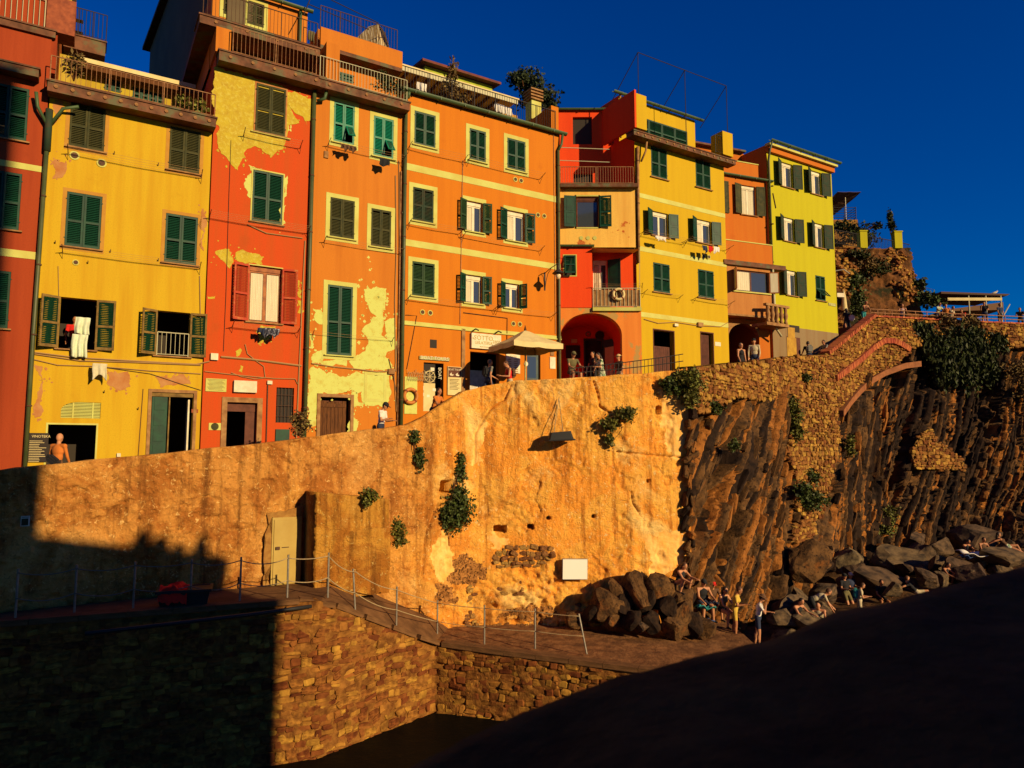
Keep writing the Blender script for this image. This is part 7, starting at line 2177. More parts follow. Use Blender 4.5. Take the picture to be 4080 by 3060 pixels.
# path railing on the bastion
prl = empty('path_railing', on_b(2500, 1495, -0.2), 0, 'grey iron railing on the parapet in front of the arch', 'railing')
def ptop(px, out=-0.2, dz=0.0):
    py = np.interp(px, [t[0] for t in TOP], [t[1] for t in TOP])
    s0, z = pl_bast.hit(px, py)
    xy = pl_bast.xy(s0) + pl_bast.nrm(s0) * out
    return Vector((xy[0], xy[1], z + dz))
rp = [ptop(x) for x in (2275, 2375, 2470, 2562, 2650, 2732)]
hts = [0.36, 0.40, 0.45, 0.5, 0.52, 0.55]
for a, b, ha, hb in zip(rp[:-1], rp[1:], hts[:-1], hts[1:]):
    for q in (1.0, 0.55): MB().tube([a + Vector((0, 0, ha * q)) - prl.location, b + Vector((0, 0, hb * q)) - prl.location], 0.016, 6).build('rail', M['iron'], prl)
    n_ = int((b - a).length / 0.13)
    for k in range(n_):
        p = a + (b - a) * (k / n_) - prl.location
        link('bar', bar_mesh(M['iron'], 0.010), prl, p, None, (1, 1, ha + (hb - ha) * k / n_))
print('p5 ok')
# ================================================================ people
SKIN = mat('skin', (0.50, 0.235, 0.11), (0.42, 0.18, 0.085), scale=6, rough=0.6, spec=0.3)
SKIN2 = mat('tanned_skin', (0.40, 0.165, 0.07), (0.32, 0.13, 0.055), scale=6, rough=0.6, spec=0.3)
HAIRD = mat('dark_hair', (0.025, 0.016, 0.012), rough=0.5)
HAIRB = mat('brown_hair', (0.09, 0.04, 0.02), rough=0.55)
HAIRG = mat('grey_hair', (0.16, 0.13, 0.10), rough=0.6)
EYE = mat('eye_dark', (0.02, 0.015, 0.012), rough=0.3)
LIP = mat('lips', (0.35, 0.10, 0.08), rough=0.5)
def fabric(name, c): return mat('fabric_' + name, c, dk(c, 0.8), scale=7, rough=0.95, bump=0.4, bscale=14, bdist=0.02)
FB = dict(orange=fabric('orange', (0.55, 0.17, 0.03)), white=fabric('white', (0.72, 0.68, 0.6)), black=fabric('black', (0.02, 0.02, 0.022)), red=fabric('red', (0.6, 0.02, 0.015)),
          grey=fabric('grey', (0.2, 0.19, 0.16)), beige=fabric('beige', (0.5, 0.42, 0.26)), yellow=fabric('yellow', (0.6, 0.4, 0.06)), blue=fabric('blue', (0.05, 0.09, 0.25)), navy=fabric('navy', (0.03, 0.04, 0.08)),
          teal=fabric('teal', (0.03, 0.25, 0.25)), floral=mat('fabric_floral', (0.6, 0.58, 0.4), (0.12, 0.22, 0.10), scale=14, lo=0.48, hi=0.52, rough=0.95), pink=fabric('pink', (0.62, 0.42, 0.38)),
          olive=fabric('olive', (0.14, 0.12, 0.05)), brown=fabric('brown', (0.12, 0.06, 0.03)), straw=fabric('straw', (0.6, 0.42, 0.18)))
POSE = dict(
    stand=dict(hip=0.93, tl=3, head=5, legs=((4, 4, 6), (-4, 4, 4)), arms=((8, 9, 18), (-4, 9, 22))),
    walk=dict(hip=0.91, tl=6, head=8, legs=((26, 2, 12), (-20, 2, 28)), arms=((-22, 8, 25), (24, 8, 35))),
    phone=dict(hip=0.93, tl=8, head=32, legs=((5, 4, 8), (-6, 4, 6)), arms=((2, 5, 92), (0, 6, 84))),
    chin=dict(hip=0.92, tl=10, head=24, legs=((4, 4, 6), (-5, 4, 6)), arms=((22, 2, 140), (4, 6, 78))),
    sit=dict(hip=0.42, tl=14, head=15, legs=((82, 8, 84), (78, 10, 80)), arms=((16, 8, 38), (20, 10, 45))),
    perch=dict(hip=0.10, tl=24, head=26, legs=((116, 12, 132), (108, 14, 126)), arms=((20, 10, 28), (24, 8, 36))),
    bend=dict(hip=0.80, tl=70, head=20, legs=((22, 6, 34), (12, 6, 26)), arms=((2, 6, 8), (10, 6, 14))),
    lie=dict(hip=0.14, tl=-42, head=25, legs=((70, 4, 10), (98, 6, 70)), arms=((-30, 14, 12), (-20, 14, 20))),
    prone=dict(hip=0.12, tl=72, head=-25, legs=((-72, 6, 6), (-74, 6, 10)), arms=((10, 16, 70), (12, 16, 75))),
    fold=dict(hip=0.86, tl=-8, head=10, legs=((28, 6, 18), (24, 8, 24)), arms=((22, 10, 82), (18, 10, 88))),
    rail=dict(hip=0.90, tl=24, head=2, legs=((8, 4, 6), (-8, 4, 4)), arms=((6, 8, 62), (2, 8, 70))))
def cap_pts(mb, a, b, ra, rb, n=8):
    d = (b - a)
    L = d.length
    if L < 1e-5: return
    d = d / L
    pts, rs = [], []
    for q in (-1.0, -0.75, -0.3): pts.append(a + d * ra * q); rs.append(max(0.003, ra * math.sqrt(max(0, 1 - q * q))))
    pts.append(a); rs.append(ra); pts.append(b); rs.append(rb)
    for q in (0.3, 0.75, 1.0): pts.append(b + d * rb * q); rs.append(max(0.003, rb * math.sqrt(max(0, 1 - q * q))))
    mb.tube(pts, rs, n)
def person(label, head, D, yaw, pose='stand', h=1.70, skin=SKIN, top='white', bottom='navy', sleeve='short', legs='short', hair=HAIRD, hairlen='short', hat=None, bald=False, skirt=None, female=False, vox=0.014, shoes='black', group=None, feet=None):
    q = POSE[pose]
    k = h / 1.72
    X, Zv = Vector((1, 0, 0)), Vector((0, 0, 1))
    Pv = Vector((0, 0, q['hip']))
    tl = R(q['tl'])
    up = Vector((0, -math.sin(tl), math.cos(tl)))
    fw = Vector((0, -math.cos(tl), -math.sin(tl)))
    neck = Pv + up * 0.50
    ht = tl * 0.35 + R(q['head'])
    hu = Vector((0, -math.sin(ht), math.cos(ht)))
    hf = Vector((0, -math.cos(ht), -math.sin(ht)))
    hc = neck + (up + hu).normalized() * 0.06 + hu * 0.115
    Rt = Matrix((X, -fw, up)).transposed()
    Rh = Matrix((X, -hf, hu)).transposed()
    seg = []       # (a,b,ra,rb,key)
    mb = MB()
    ells = []
    sw_ = 0.165 if female else 0.19
    def S(a, b, ra, rb, key): seg.append((a, b, ra, rb, key)); cap_pts(mb, a, b, ra, rb)
    def E(c, r_, rot, key):
        ells.append((c, r_, rot, key)); mb.ell(c, r_, rot, 14, 10)
    E(Pv + up * 0.02, (0.165 if female else 0.155, 0.115, 0.13), Rt, 'bottom')
    E(Pv + up * 0.17, (0.135 if female else 0.15, 0.10, 0.15), Rt, 'top')
    E(Pv + up * 0.34, (0.155 if female else 0.175, 0.118, 0.17), Rt, 'top')
    if female: E(Pv + up * 0.33 + fw * 0.07, (0.13, 0.075, 0.075), Rt, 'top')
    sh = [neck - up * 0.045 + X * s * sw_ for s in (-1, 1)]
    S(sh[0], sh[1], 0.062, 0.062, 'top' if sleeve != 'none' else 'skin')
    S(neck - up * 0.03, neck + up * 0.06, 0.055, 0.052, 'skin')
    # head
    E(hc, (0.074, 0.094, 0.112), Rh, 'skin')
    E(hc + hf * 0.03 - hu * 0.06, (0.055, 0.06, 0.055), Rh, 'skin')
    E(hc + hf * 0.095 - hu * 0.012, (0.014, 0.022, 0.024), Rh, 'skin')
    for s in (-1, 1): E(hc + X * s * 0.076 - hu * 0.01, (0.012, 0.02, 0.03), Rh, 'skin')
    for si, s in enumerate((-1, 1)):
        fx, ab, kn = q['legs'][si]
        hip = Pv + X * s * 0.09
        a = R(fx); b_ = R(fx - kn)
        th = Vector((s * math.sin(R(ab)), -math.sin(a), -math.cos(a))).normalized()
        sn = Vector((s * math.sin(R(ab)) * 0.4, -math.sin(b_), -math.cos(b_))).normalized()
        knee = hip + th * 0.43
        ank = knee + sn * 0.42
        S(hip, knee, 0.09, 0.06, 'thigh')
        S(knee, ank, 0.06, 0.038, 'shin')
        S(knee + sn * 0.12 - Vector((0, -0.02, 0)), knee + sn * 0.2 - Vector((0, -0.02, 0)), 0.055, 0.05, 'shin')
        ft = Vector((s * 0.15, -1, 0)).normalized()
        if q['tl'] > 60 and pose == 'prone': ft = Vector((0, 0.9, 0.1))
        S(ank + Vector((0, 0.03, -0.03)), ank + ft * 0.17 + Vector((0, 0, -0.045)), 0.038, 0.03, 'shoe')
        fa_, aab, el = q['arms'][si]
        a = R(fa_) + (tl if q['tl'] < 60 else tl * 0.3)
        ua = Vector((s * math.sin(R(aab)), -math.sin(a), -math.cos(a))).normalized()
        e_ = a + R(el)
        fo = Vector((-s * 0.22 * math.sin(R(min(el, 90))), -math.sin(e_), -math.cos(e_))).normalized()
        elb = sh[si] + ua * 0.28
        wr_ = elb + fo * 0.25
        S(sh[si], elb, 0.05, 0.04, 'uparm')
        S(elb, wr_, 0.04, 0.026, 'forearm')
        side = fo.cross(ua)
        side = side.normalized() if side.length > 0.1 else X
        E(wr_ + fo * 0.05, (0.036, 0.018, 0.05), Matrix((side, fo.cross(side), fo)).transposed(), 'hand')
        for fi, (o_, ln) in enumerate(((-0.027, 0.058), (-0.009, 0.07), (0.009, 0.066), (0.027, 0.052))):
            p0 = wr_ + fo * 0.085 + side * o_
            p1 = p0 + fo * ln * 0.55 + ua * 0.008
            p2 = p1 + (fo * 0.6 + ua * 0.5).normalized() * ln * 0.5
            S(p0, p1, 0.010, 0.0095, 'hand'); S(p1, p2, 0.0095, 0.008, 'hand')
        t0 = wr_ + fo * 0.03 + side * 0.034 * (-s)
        S(t0, t0 + (fo + side * (-s) * 0.8).normalized() * 0.055, 0.012, 0.010, 'hand')
    # skin them together
    me0 = mb.mesh('person_raw', SKIN)
    ob = bpy.data.objects.new('tmp', me0)
    COL.objects.link(ob)
    md = ob.modifiers.new('r', 'REMESH'); md.mode = 'VOXEL'; md.voxel_size = vox
    sm_ = ob.modifiers.new('s', 'SMOOTH'); sm_.iterations = 3; sm_.factor = 0.5
    dg = bpy.context.evaluated_depsgraph_get()
    me = bpy.data.meshes.new_from_object(ob.evaluated_get(dg), depsgraph=dg)
    bpy.data.objects.remove(ob); bpy.data.meshes.remove(me0)
    me.name = 'body'
    nf = len(me.polygons)
    C = np.empty(nf * 3); me.polygons.foreach_get('center', C); C = C.reshape(-1, 3)
    best = np.full(nf, 1e9); key = np.zeros(nf, int)
    mats = [skin, FB[top], FB[bottom], FB[shoes], EYE, LIP]
    def matof(kk, t):
        if kk == 'top': return np.full(t.shape, 1)
        if kk == 'bottom': return np.full(t.shape, 2)
        if kk == 'shoe': return np.full(t.shape, 3)
        if kk == 'uparm': return np.where(t < {'none': -1, 'short': 0.62, 'long': 2}[sleeve], 1, 0)
        if kk == 'forearm': return np.where(t < {'none': -1, 'short': -1, 'long': 0.92}[sleeve], 1, 0)
        if kk == 'thigh': return np.where(t < {'mini': 0.3, 'short': 0.75, 'long': 2, 'none': 0.02}[legs], 2, 0)
        if kk == 'shin': return np.where(t < {'mini': -1, 'short': -1, 'long': 0.95, 'none': -1}[legs], 2, 0)
        return np.zeros(t.shape, int)
    for a, b, ra, rb, kk in seg:
        a_, b__ = np.array(a), np.array(b)
        ab_ = b__ - a_
        t = np.clip(((C - a_) @ ab_) / (ab_ @ ab_), 0, 1)
        d = np.linalg.norm(C - a_ - t[:, None] * ab_, axis=1) - (ra + (rb - ra) * t)
        m_ = d < best
        best = np.where(m_, d, best); key = np.where(m_, matof(kk, t), key)
    for c, r_, rot, kk in ells:
        l = (C - np.array(c)) @ np.array(rot)
        d = (np.linalg.norm(l / np.array(r_), axis=1) - 1) * min(r_)
        m_ = d < best
        best = np.where(m_, d, best); key = np.where(m_, matof(kk, np.zeros(nf)), key)
    for s in (-1, 1):
        key = np.where(np.linalg.norm(C - np.array(hc + X * s * 0.032 + hf * 0.088 + hu * 0.012), axis=1) < 0.014, 4, key)
    key = np.where(np.linalg.norm((C - np.array(hc + hf * 0.09 - hu * 0.055)) * np.array([0.6, 1, 1]), axis=1) < 0.015, 5, key)
    me.materials.clear()
    for m_ in mats: me.materials.append(m_)
    me.polygons.foreach_set('material_index', key.astype(np.int32))
    me.polygons.foreach_set('use_smooth', np.ones(nf, bool))
    topz = (hc + hu * 0.115).z * k
    rot = Matrix.Rotation(R(yaw), 3, 'Z')
    hx = rot @ ((hc + hu * 0.1) * k)
    P0 = at(*head, D) - hx if feet is None else feet
    root = empty('person', P0, R(yaw), label, 'person', group)
    root.scale = (k, k, k)
    link('body', me, root)
    if not bald:
        hb = MB().ell(hc - hf * 0.028 + hu * 0.018, (0.082, 0.088, 0.107), Rh, 14, 10)
        if hairlen == 'long':
            hb.ell(hc - hf * 0.06 - hu * 0.1, (0.085, 0.055, 0.17), Rh, 12, 8)
        hb.build('hair', hair, root, True)
    if hat:
        hm = FB[hat[1]]
        if hat[0] == 'cap':
            c = MB().ell(hc + hu * 0.045 - hf * 0.01, (0.088, 0.104, 0.085), Rh, 14, 8)
            c.ell(hc + hu * 0.05 + hf * 0.12, (0.065, 0.06, 0.01), Rh, 12, 6)
        else:
            c = MB().ell(hc + hu * 0.06 - hf * 0.01, (0.09, 0.104, 0.08), Rh, 14, 8)
            c.ell(hc + hu * 0.05 - hf * 0.01, (0.165, 0.175, 0.012), Rh, 18, 6)
        c.build('hat', hm, root, True)
    if skirt:
        a0, a1 = Pv + up * 0.08, Pv + Vector((0, -0.02, -0.55))
        n_ = 20
        vs2 = []
        for i in range(4):
            f_ = i / 3
            c = a0 + (a1 - a0) * f_
            for j in range(n_):
                w_ = 2 * math.pi * j / n_
                rr_ = (0.15 + 0.12 * f_) * (1 + 0.06 * f_ * math.sin(5 * w_))
                vs2.append(c + Vector((rr_ * math.cos(w_), rr_ * 0.85 * math.sin(w_), 0)))
        MB().add(vs2, [(i * n_ + j, i * n_ + (j + 1) % n_, (i + 1) * n_ + (j + 1) % n_, (i + 1) * n_ + j) for i in range(3) for j in range(n_)]).build('skirt', FB[skirt], root, True)
    root['anchor'] = [*(P0 + rot @ ((neck - up * 0.2 - fw * 0.17) * k))]
    root['hand'] = [*(P0 + rot @ (wr_ * k))]
    return root
def bagmesh(name, label, cat, p, s, m, yaw=0, rot=(0, 0)):
    bm = bmesh.new()
    bmesh.ops.create_cube(bm, size=1)
    bmesh.ops.bevel(bm, geom=bm.edges[:], offset=0.22, segments=2, affect='EDGES')
    me = bpy.data.meshes.new(name); bm.to_mesh(me); bm.free(); me.materials.append(m)
    root = empty(name, p, R(yaw), label, cat)
    root.rotation_euler = (R(rot[0]), R(rot[1]), R(yaw))
    link('body', me, root, None, None, s)
    MB().tube([(-s[0] * 0.28, s[1] * 0.4, s[2] * 0.4), (-s[0] * 0.28, -s[1] * 0.75, s[2] * 0.3), (-s[0] * 0.28, -s[1] * 0.7, -s[2] * 0.3)], 0.015, 5).build('strap', m, root)
    MB().box(-s[0] * 0.3, s[0] * 0.3, s[1] * 0.5, s[1] * 0.62, -s[2] * 0.35, s[2] * 0.0).build('pocket', m, root)
    return root
# --- on the ramp
pr = person('bald man in orange shirt seen from behind at the wine shop', (240, 1728), 18.7, 168, 'stand', 1.74, SKIN, 'orange', 'brown', 'long', 'long', bald=True)
bagmesh('shoulder_bag', 'black sling bag on the back of the bald man', 'bag', Vector(pr['anchor']) + Vector((0.08, -0.08, -0.22)), (0.42, 0.14, 0.2), FB['black'], 168, (0, -32))
pr = person('man in white T-shirt and black cap leaning behind the ramp parapet', (1543, 1607), 23.0, 75, 'phone', 1.75, SKIN, 'white', 'navy', hat=('cap', 'black'))
pr = person('person in orange top leaning on the steep parapet by the boat tour shop', (1752, 1548), 24.0, 60, 'rail', 1.7, SKIN2, 'orange', 'navy', hair=HAIRD)
pr = person('woman in red tank top with backpack by the parasol', (2010, 1442), 25.3, -70, 'phone', 1.66, SKIN, 'red', 'beige', 'none', hair=HAIRB, female=True)
bagmesh('backpack', 'small dark backpack of the woman in red', 'bag', Vector(pr['anchor']), (0.26, 0.14, 0.34), FB['brown'], -70)
pr = person('man in grey T-shirt with backpack entering the ice cream shop', (1955, 1434), 27.6, 120, 'walk', 1.76, SKIN, 'grey', 'navy', hair=HAIRG)
bagmesh('backpack', 'dark backpack of the grey-haired man at the shop', 'bag', Vector(pr['anchor']), (0.28, 0.16, 0.4), FB['black'], 120)
person('seated person with hat and dark top behind the railing post', (2287, 1402), 26.3, 25, 'sit', 1.72, SKIN, 'olive', 'brown', hat=('cap', 'olive'))
person('woman in green and white floral dress behind the railing', (2378, 1408), 26.8, -75, 'chin', 1.65, SKIN, 'floral', 'floral', hair=HAIRD, hairlen='long', female=True, skirt='floral')
person('dark figure standing in the arch doorway', (2360, 1402), 31.5, -60, 'stand', 1.75, SKIN, 'black', 'black', vox=0.018)
person('person in broad straw hat behind the right part of the railing', (2463, 1414), 27.6, -60, 'stand', 1.64, SKIN, 'brown', 'beige', hat=('sun', 'straw'))
person('woman in black strapless top and sunglasses by the dark archway', (2953, 1368), 30.2, 20, 'stand', 1.64, SKIN, 'black', 'black', 'none', hair=HAIRG, female=True)
person('man in open beige shirt by the dark archway', (3003, 1350), 30.8, -25, 'stand', 1.74, SKIN, 'beige', 'navy', 'long', hat=('cap', 'black'))
pr = person('person with grey backpack sitting on the wall end', (3217, 1362), 36.6, 175, 'sit', 1.7, SKIN, 'black', 'navy')
bagmesh('backpack', 'grey backpack of the person on the wall end', 'bag', Vector(pr['anchor']), (0.3, 0.18, 0.42), FB['grey'], 175)
person('person sitting bent forward at the foot of the steps', (3278, 1356), 38.2, -70, 'sit', 1.7, SKIN2, 'grey', 'pink')
pr = person('woman in black dress climbing the steps', (3371, 1230), 46.0, 160, 'walk', 1.66, SKIN, 'black', 'black', 'short', hair=HAIRD, hairlen='long', female=True, skirt='black', vox=0.02)
bagmesh('tote_bag', 'white tote bag of the woman on the steps', 'bag', Vector(pr['anchor']) + Vector((0.28, -0.1, -0.25)), (0.34, 0.12, 0.4), FB['white'], 160)
TG = [('person with sunglasses and teal scarf at the top of the steps', (3452, 1200), 45.0, 20, 'rail', 'brown', 'teal', 'none', HAIRB), ('person in tank top leaning on the terrace wall left of the rail', (3595, 1211), 46.2, -20, 'rail', 'pink', 'navy', 'none', HAIRB),
      ('tall person in patterned shirt under the shelter edge', (3745, 1206), 47.0, 15, 'rail', 'floral', 'navy', 'short', HAIRD), ('person in rust top beside the tall one at the shelter', (3768, 1212), 47.5, -30, 'stand', 'orange', 'brown', 'none', HAIRB),
      ('person drinking at the terrace rail', (3800, 1221), 46.6, 30, 'chin', 'beige', 'navy', 'short', HAIRB), ('person in dark top with hand to face by the shelter post', (3920, 1203), 47.0, -35, 'chin', 'black', 'navy', 'short', HAIRD),
      ('person in purple dark T-shirt standing right of the shelter', (3984, 1209), 47.2, 10, 'stand', 'navy', 'black', 'short', HAIRD), ('hunched person at the right picture edge on the terrace', (4062, 1226), 47.4, -40, 'rail', 'black', 'navy', 'short', HAIRD),
      ('person with red cap sitting on the terrace wall', (3830, 1232), 46.8, -60, 'rail', 'red', 'navy', 'short', HAIRD)]
for l_, hd, D_, yw, ps, tp_, bt, sl_, hr in TG: person(l_, hd, D_, yw, ps, 1.7, SKIN2, tp_, bt, sl_, hair=hr, vox=0.02)
# --- on the shore
person('long-haired girl crouching on the rock at the bastion corner', (2733, 2246), 23.1, 40, 'perch', 1.64, SKIN, 'black', 'black', 'none', 'none', HAIRB, 'long', female=True)
person('man in black tank top and cap sitting on the rocks', (2806, 2310), 24.3, 15, 'sit', 1.76, SKIN, 'black', 'navy', 'none', hat=('cap', 'black'))
person('person in red cap half hidden behind the man in tank top', (2843, 2318), 25.0, 10, 'sit', 1.68, SKIN, 'brown', 'navy', hat=('cap', 'red'))
person('dark-haired woman in grey top sitting beside the standing woman', (2893, 2342), 24.2, 30, 'sit', 1.68, SKIN, 'olive', 'black', 'none', 'mini', HAIRD, 'long', female=True)
person('standing woman in yellow playsuit looking at her phone', (2953, 2343), 23.8, 62, 'phone', 1.69, SKIN2, 'yellow', 'yellow', 'short', 'short', HAIRB, female=True)
person('man in white shirt and brown hat with hand at his face', (3043, 2372), 23.5, 70, 'chin', 1.70, SKIN, 'white', 'navy', 'short', 'short', hat=('sun', 'brown'))
person('dark-haired person in black sitting low beside the pale boulder', (3198, 2388), 24.6, 30, 'perch', 1.72, SKIN, 'black', 'black', 'none', 'mini', HAIRD)
person('bald person with bare arms sitting next to the one in black', (3258, 2405), 24.9, -30, 'perch', 1.66, SKIN, 'beige', 'brown', 'none', 'mini', bald=True)
person('man in beige T-shirt bending down over the rocks', (3310, 2350), 26.2, 80, 'bend', 1.76, SKIN, 'beige', 'black', 'short', 'short', HAIRB)
person('man with white-fronted cap and folded arms leaning on the large boulder', (3365, 2286), 30.6, 20, 'fold', 1.76, SKIN, 'black', 'olive', 'short', 'short', hat=('cap', 'black'), vox=0.017)
person('companion in pale cap leaning beside the man with folded arms', (3389, 2283), 31.0, 25, 'fold', 1.68, SKIN, 'navy', 'black', 'short', 'short', hat=('cap', 'white'), vox=0.017)
pr = person('boy with backpack bending to the right among the boulders', (3443, 2326), 29.0, 70, 'phone', 1.6, SKIN, 'beige', 'beige', 'short', 'short', HAIRB, vox=0.017)
bagmesh('backpack', 'teal backpack of the boy among the boulders', 'bag', Vector(pr['anchor']), (0.28, 0.16, 0.4), FB['teal'], 70)
person('man in black sitting before the large sunlit boulder', (3513, 2312), 30.2, 0, 'sit', 1.74, SKIN2, 'black', 'black', 'short', 'short', HAIRD, vox=0.017)
person('man lying back on the rocks with arms stretched', (3617, 2296), 31.3, 75, 'lie', 1.76, SKIN, 'black', 'beige', 'short', 'short', HAIRB, vox=0.017)
person('woman drinking while seated against the sunlit boulder', (3783, 2245), 32.3, 25, 'perch', 1.66, SKIN2, 'black', 'black', 'none', 'none', HAIRD, 'long', female=True, vox=0.017)
person('dark-haired person in the shade of the huge boulder', (3862, 2152), 34.6, 20, 'perch', 1.66, SKIN2, 'black', 'black', 'none', 'none', HAIRD, vox=0.02)
person('sunbather holding a hand to the mouth on a towel', (3922, 2143), 34.0, 10, 'sit', 1.68, SKIN2, 'brown', 'brown', 'none', 'none', HAIRD, vox=0.02)
person('sunbather lying on one side and reading at the right edge', (3980, 2122), 34.2, 70, 'lie', 1.7, SKIN2, 'brown', 'floral', 'none', 'mini', HAIRD, 'long', female=True, vox=0.02)
person('dark figure in the window behind the hanging towel', (300, 1262), 22.0, 30, 'stand', 1.66, SKIN2, 'red', 'black', vox=0.02)

# ================================================================ laundry and small things
def cloth(name, label, cat, B, tl, br, y, m, folds=5, amp=0.03, ragamp=0.0, seed=0, bot=None):
    x0, x1, z0, z1 = B.rect(tl, br, y)
    nu, nv = 28, 18
    V = []
    for i in range(nu + 1):
        u = i / nu
        for j in range(nv + 1):
            v_ = j / nv
            zz = z1 - (z1 - z0) * v_ * (1 - ragamp * abs(math.sin(folds * 1.7 * u + seed)))
            xx = x0 + (x1 - x0) * (u + 0.03 * math.sin(6 * v_ + seed))
            V.append((xx, y + amp * math.sin(folds * 6.28 * u + seed + v_) * (0.3 + v_), zz))
    c = B.f.P(x0, y, z0)
    o = np_mesh(name, V, [(i * (nv + 1) + j, (i + 1) * (nv + 1) + j, (i + 1) * (nv + 1) + j + 1, i * (nv + 1) + j + 1) for i in range(nu) for j in range(nv)], m, True)
    ob = link(name, o, None, B.f.o, (0, 0, B.f.rz))
    sd_ = ob.modifiers.new('thick', 'SOLIDIFY'); sd_.thickness = 0.008
    return tag(ob, label, cat)
TOW = fabric('towel', (0.66, 0.72, 0.5))
cloth('towel', 'fringed white towel spread on the window sill of the yellow house', 'towel', b1, (300, 1262), (355, 1338), -0.12, TOW, 2, 0.05, 0.08, 1)
cloth('towel', 'long white towel hanging down under the folded one', 'towel', b1, (287, 1330), (345, 1428), -0.18, TOW, 2.5, 0.05, 0.05, 2)
cloth('shorts', 'pale shorts pegged on the low line of the yellow house', 'laundry', b1, (370, 1447), (424, 1518), -0.3, fabric('pale', (0.6, 0.55, 0.36)), 2, 0.03, 0.35, 3)
cloth('garment', 'crumpled black garment hanging below the left bright green shutters', 'laundry', b3, (1355, 570), (1418, 618), -0.42, FB['brown'], 4, 0.06, 0.5, 4)
cloth('shorts', 'black shorts pegged below the right bright green shutters', 'laundry', b3, (1512, 628), (1551, 672), -0.42, FB['black'], 2, 0.03, 0.3, 5)
cloth('blanket', 'dotted dark blanket hanging below the red shutters', 'laundry', b2, (1055, 1305), (1112, 1352), -0.45, mat('fabric_dotted', (0.04, 0.04, 0.06), (0.4, 0.4, 0.45), scale=22, lo=0.56, hi=0.58, rough=0.95), 3, 0.05, 0.4, 6)
cloth('garment', 'blue top bunched next to the dotted blanket', 'laundry', b2, (1026, 1305), (1056, 1340), -0.45, FB['navy'], 2, 0.05, 0.4, 7)
cloth('towel', 'white cloth on the drying rack of the golden house left window', 'laundry', b5, (2612, 938), (2655, 965), -0.6, FB['white'], 3, 0.04, 0.3, 8)
for k, (x0_, x1_, c, l_) in enumerate(((2798, 2818, 'navy', 'dark blue'), (2822, 2840, 'red', 'red'), (2844, 2866, 'white', 'striped pale'))):
    cloth('garment', l_ + ' garment on the rack under the right window of the golden house', 'laundry', b5, (x0_, 977 + 2 * k), (x1_, 1012 + k * 2), -0.62, FB[c], 2, 0.03, 0.4, 10 + k)
cloth('green_cloth', 'dark green cloth hanging on the roof terrace above the orange house', 'cloth', u3, (1228, 120), (1253, 172), -0.4, FB['olive'], 3, 0.04, 0.1, 14)
for k, (x_, y_) in enumerate(((1660, 345), (1970, 430), (2000, 440))):
    cloth('towel', ['striped towel drying left on the tangerine house terrace', 'white towel drying right on the tangerine house terrace', 'second white towel right on the tangerine house terrace'][k], 'towel', h4, (x_, y_ - 20), (x_ + 40, y_ + 25), -2.6, FB['white'], 3, 0.03, 0.1, 20 + k)
# lifebuoys
def buoy(label, c, rz, r0, m):
    root = empty('lifebuoy', c, rz, label, 'lifebuoy')
    MB().torus((0, 0, 0), r0, r0 * 0.27, 26, 10).build('ring', m, root, True)
    for q in range(4):
        a = math.pi / 4 + q * math.pi / 2
        MB().lathe([(r0 * 0.29, -0.03), (r0 * 0.29, 0.03)], (0, 0, 0), 10).build('band', M['terracotta'], root, loc=(r0 * math.cos(a), 0, r0 * math.sin(a)), rot=(0, -a + math.pi, 0))
    return root
x, z = ba.loc(2464, 1173, -0.12)
buoy('white lifebuoy tied to the little balcony above the arch', ba.f.P(x, -0.16, z), 0, 0.23, M['canvas'])
x, z = b4.loc(1637, 1578, -0.12)
buoy('orange lifebuoy on the wall beside the boat tour door', b4.f.P(x, -0.1, z), b4.f.rz, 0.26, mat('buoy_orange', T(230, 120, 30), rough=0.5))
# blackboard of the wine shop
x0, x1, z0, z1 = b1.rect((112, 1725), (188, 1840))
bb = empty('blackboard', b1.f.P(x0, -0.06, z0), b1.f.rz, 'wine shop blackboard listing prices at the left door', 'sign')
MB().box(0, x1 - x0, 0, 0.04, 0, z1 - z0).build('board', mat('chalkboard', (0.03, 0.022, 0.018), rough=0.8), bb)
lettering('VINOTEKA', 0.105, M['canvas'], bb, ((x1 - x0) / 2 + 0.07, -0.002, z1 - z0 - 0.1), ext=0.001, xs=0.9)
for k in range(13):
    zz = z1 - z0 - 0.24 - k * 0.05
    MB().box(0.05, (x1 - x0) * random.uniform(0.55, 0.92), -0.003, -0.0005, zz, zz + 0.014).build('chalk_line', M['canvas'], bb)
# white panel on bastion
p = on_b(2288, 2265, 0.16)
wp = empty('white_panel', p, 0, 'blank glossy white panel low on the bastion wall', 'sign')
w_, h_ = 97 / F_PX * p.y / 2, 76 / F_PX * p.y / 2
MB().box(-w_, w_, -0.02, 0.03, -h_, h_).build('panel', mat('glossy_white', (0.8, 0.79, 0.7), rough=0.22, spec=0.6), wp, rot=(0, R(1), R(6)))
MB().box(-w_ - 0.02, w_ + 0.02, 0.031, 0.05, -h_ - 0.02, h_ + 0.02).build('frame', M['steel'], wp, rot=(0, R(1), R(6)))
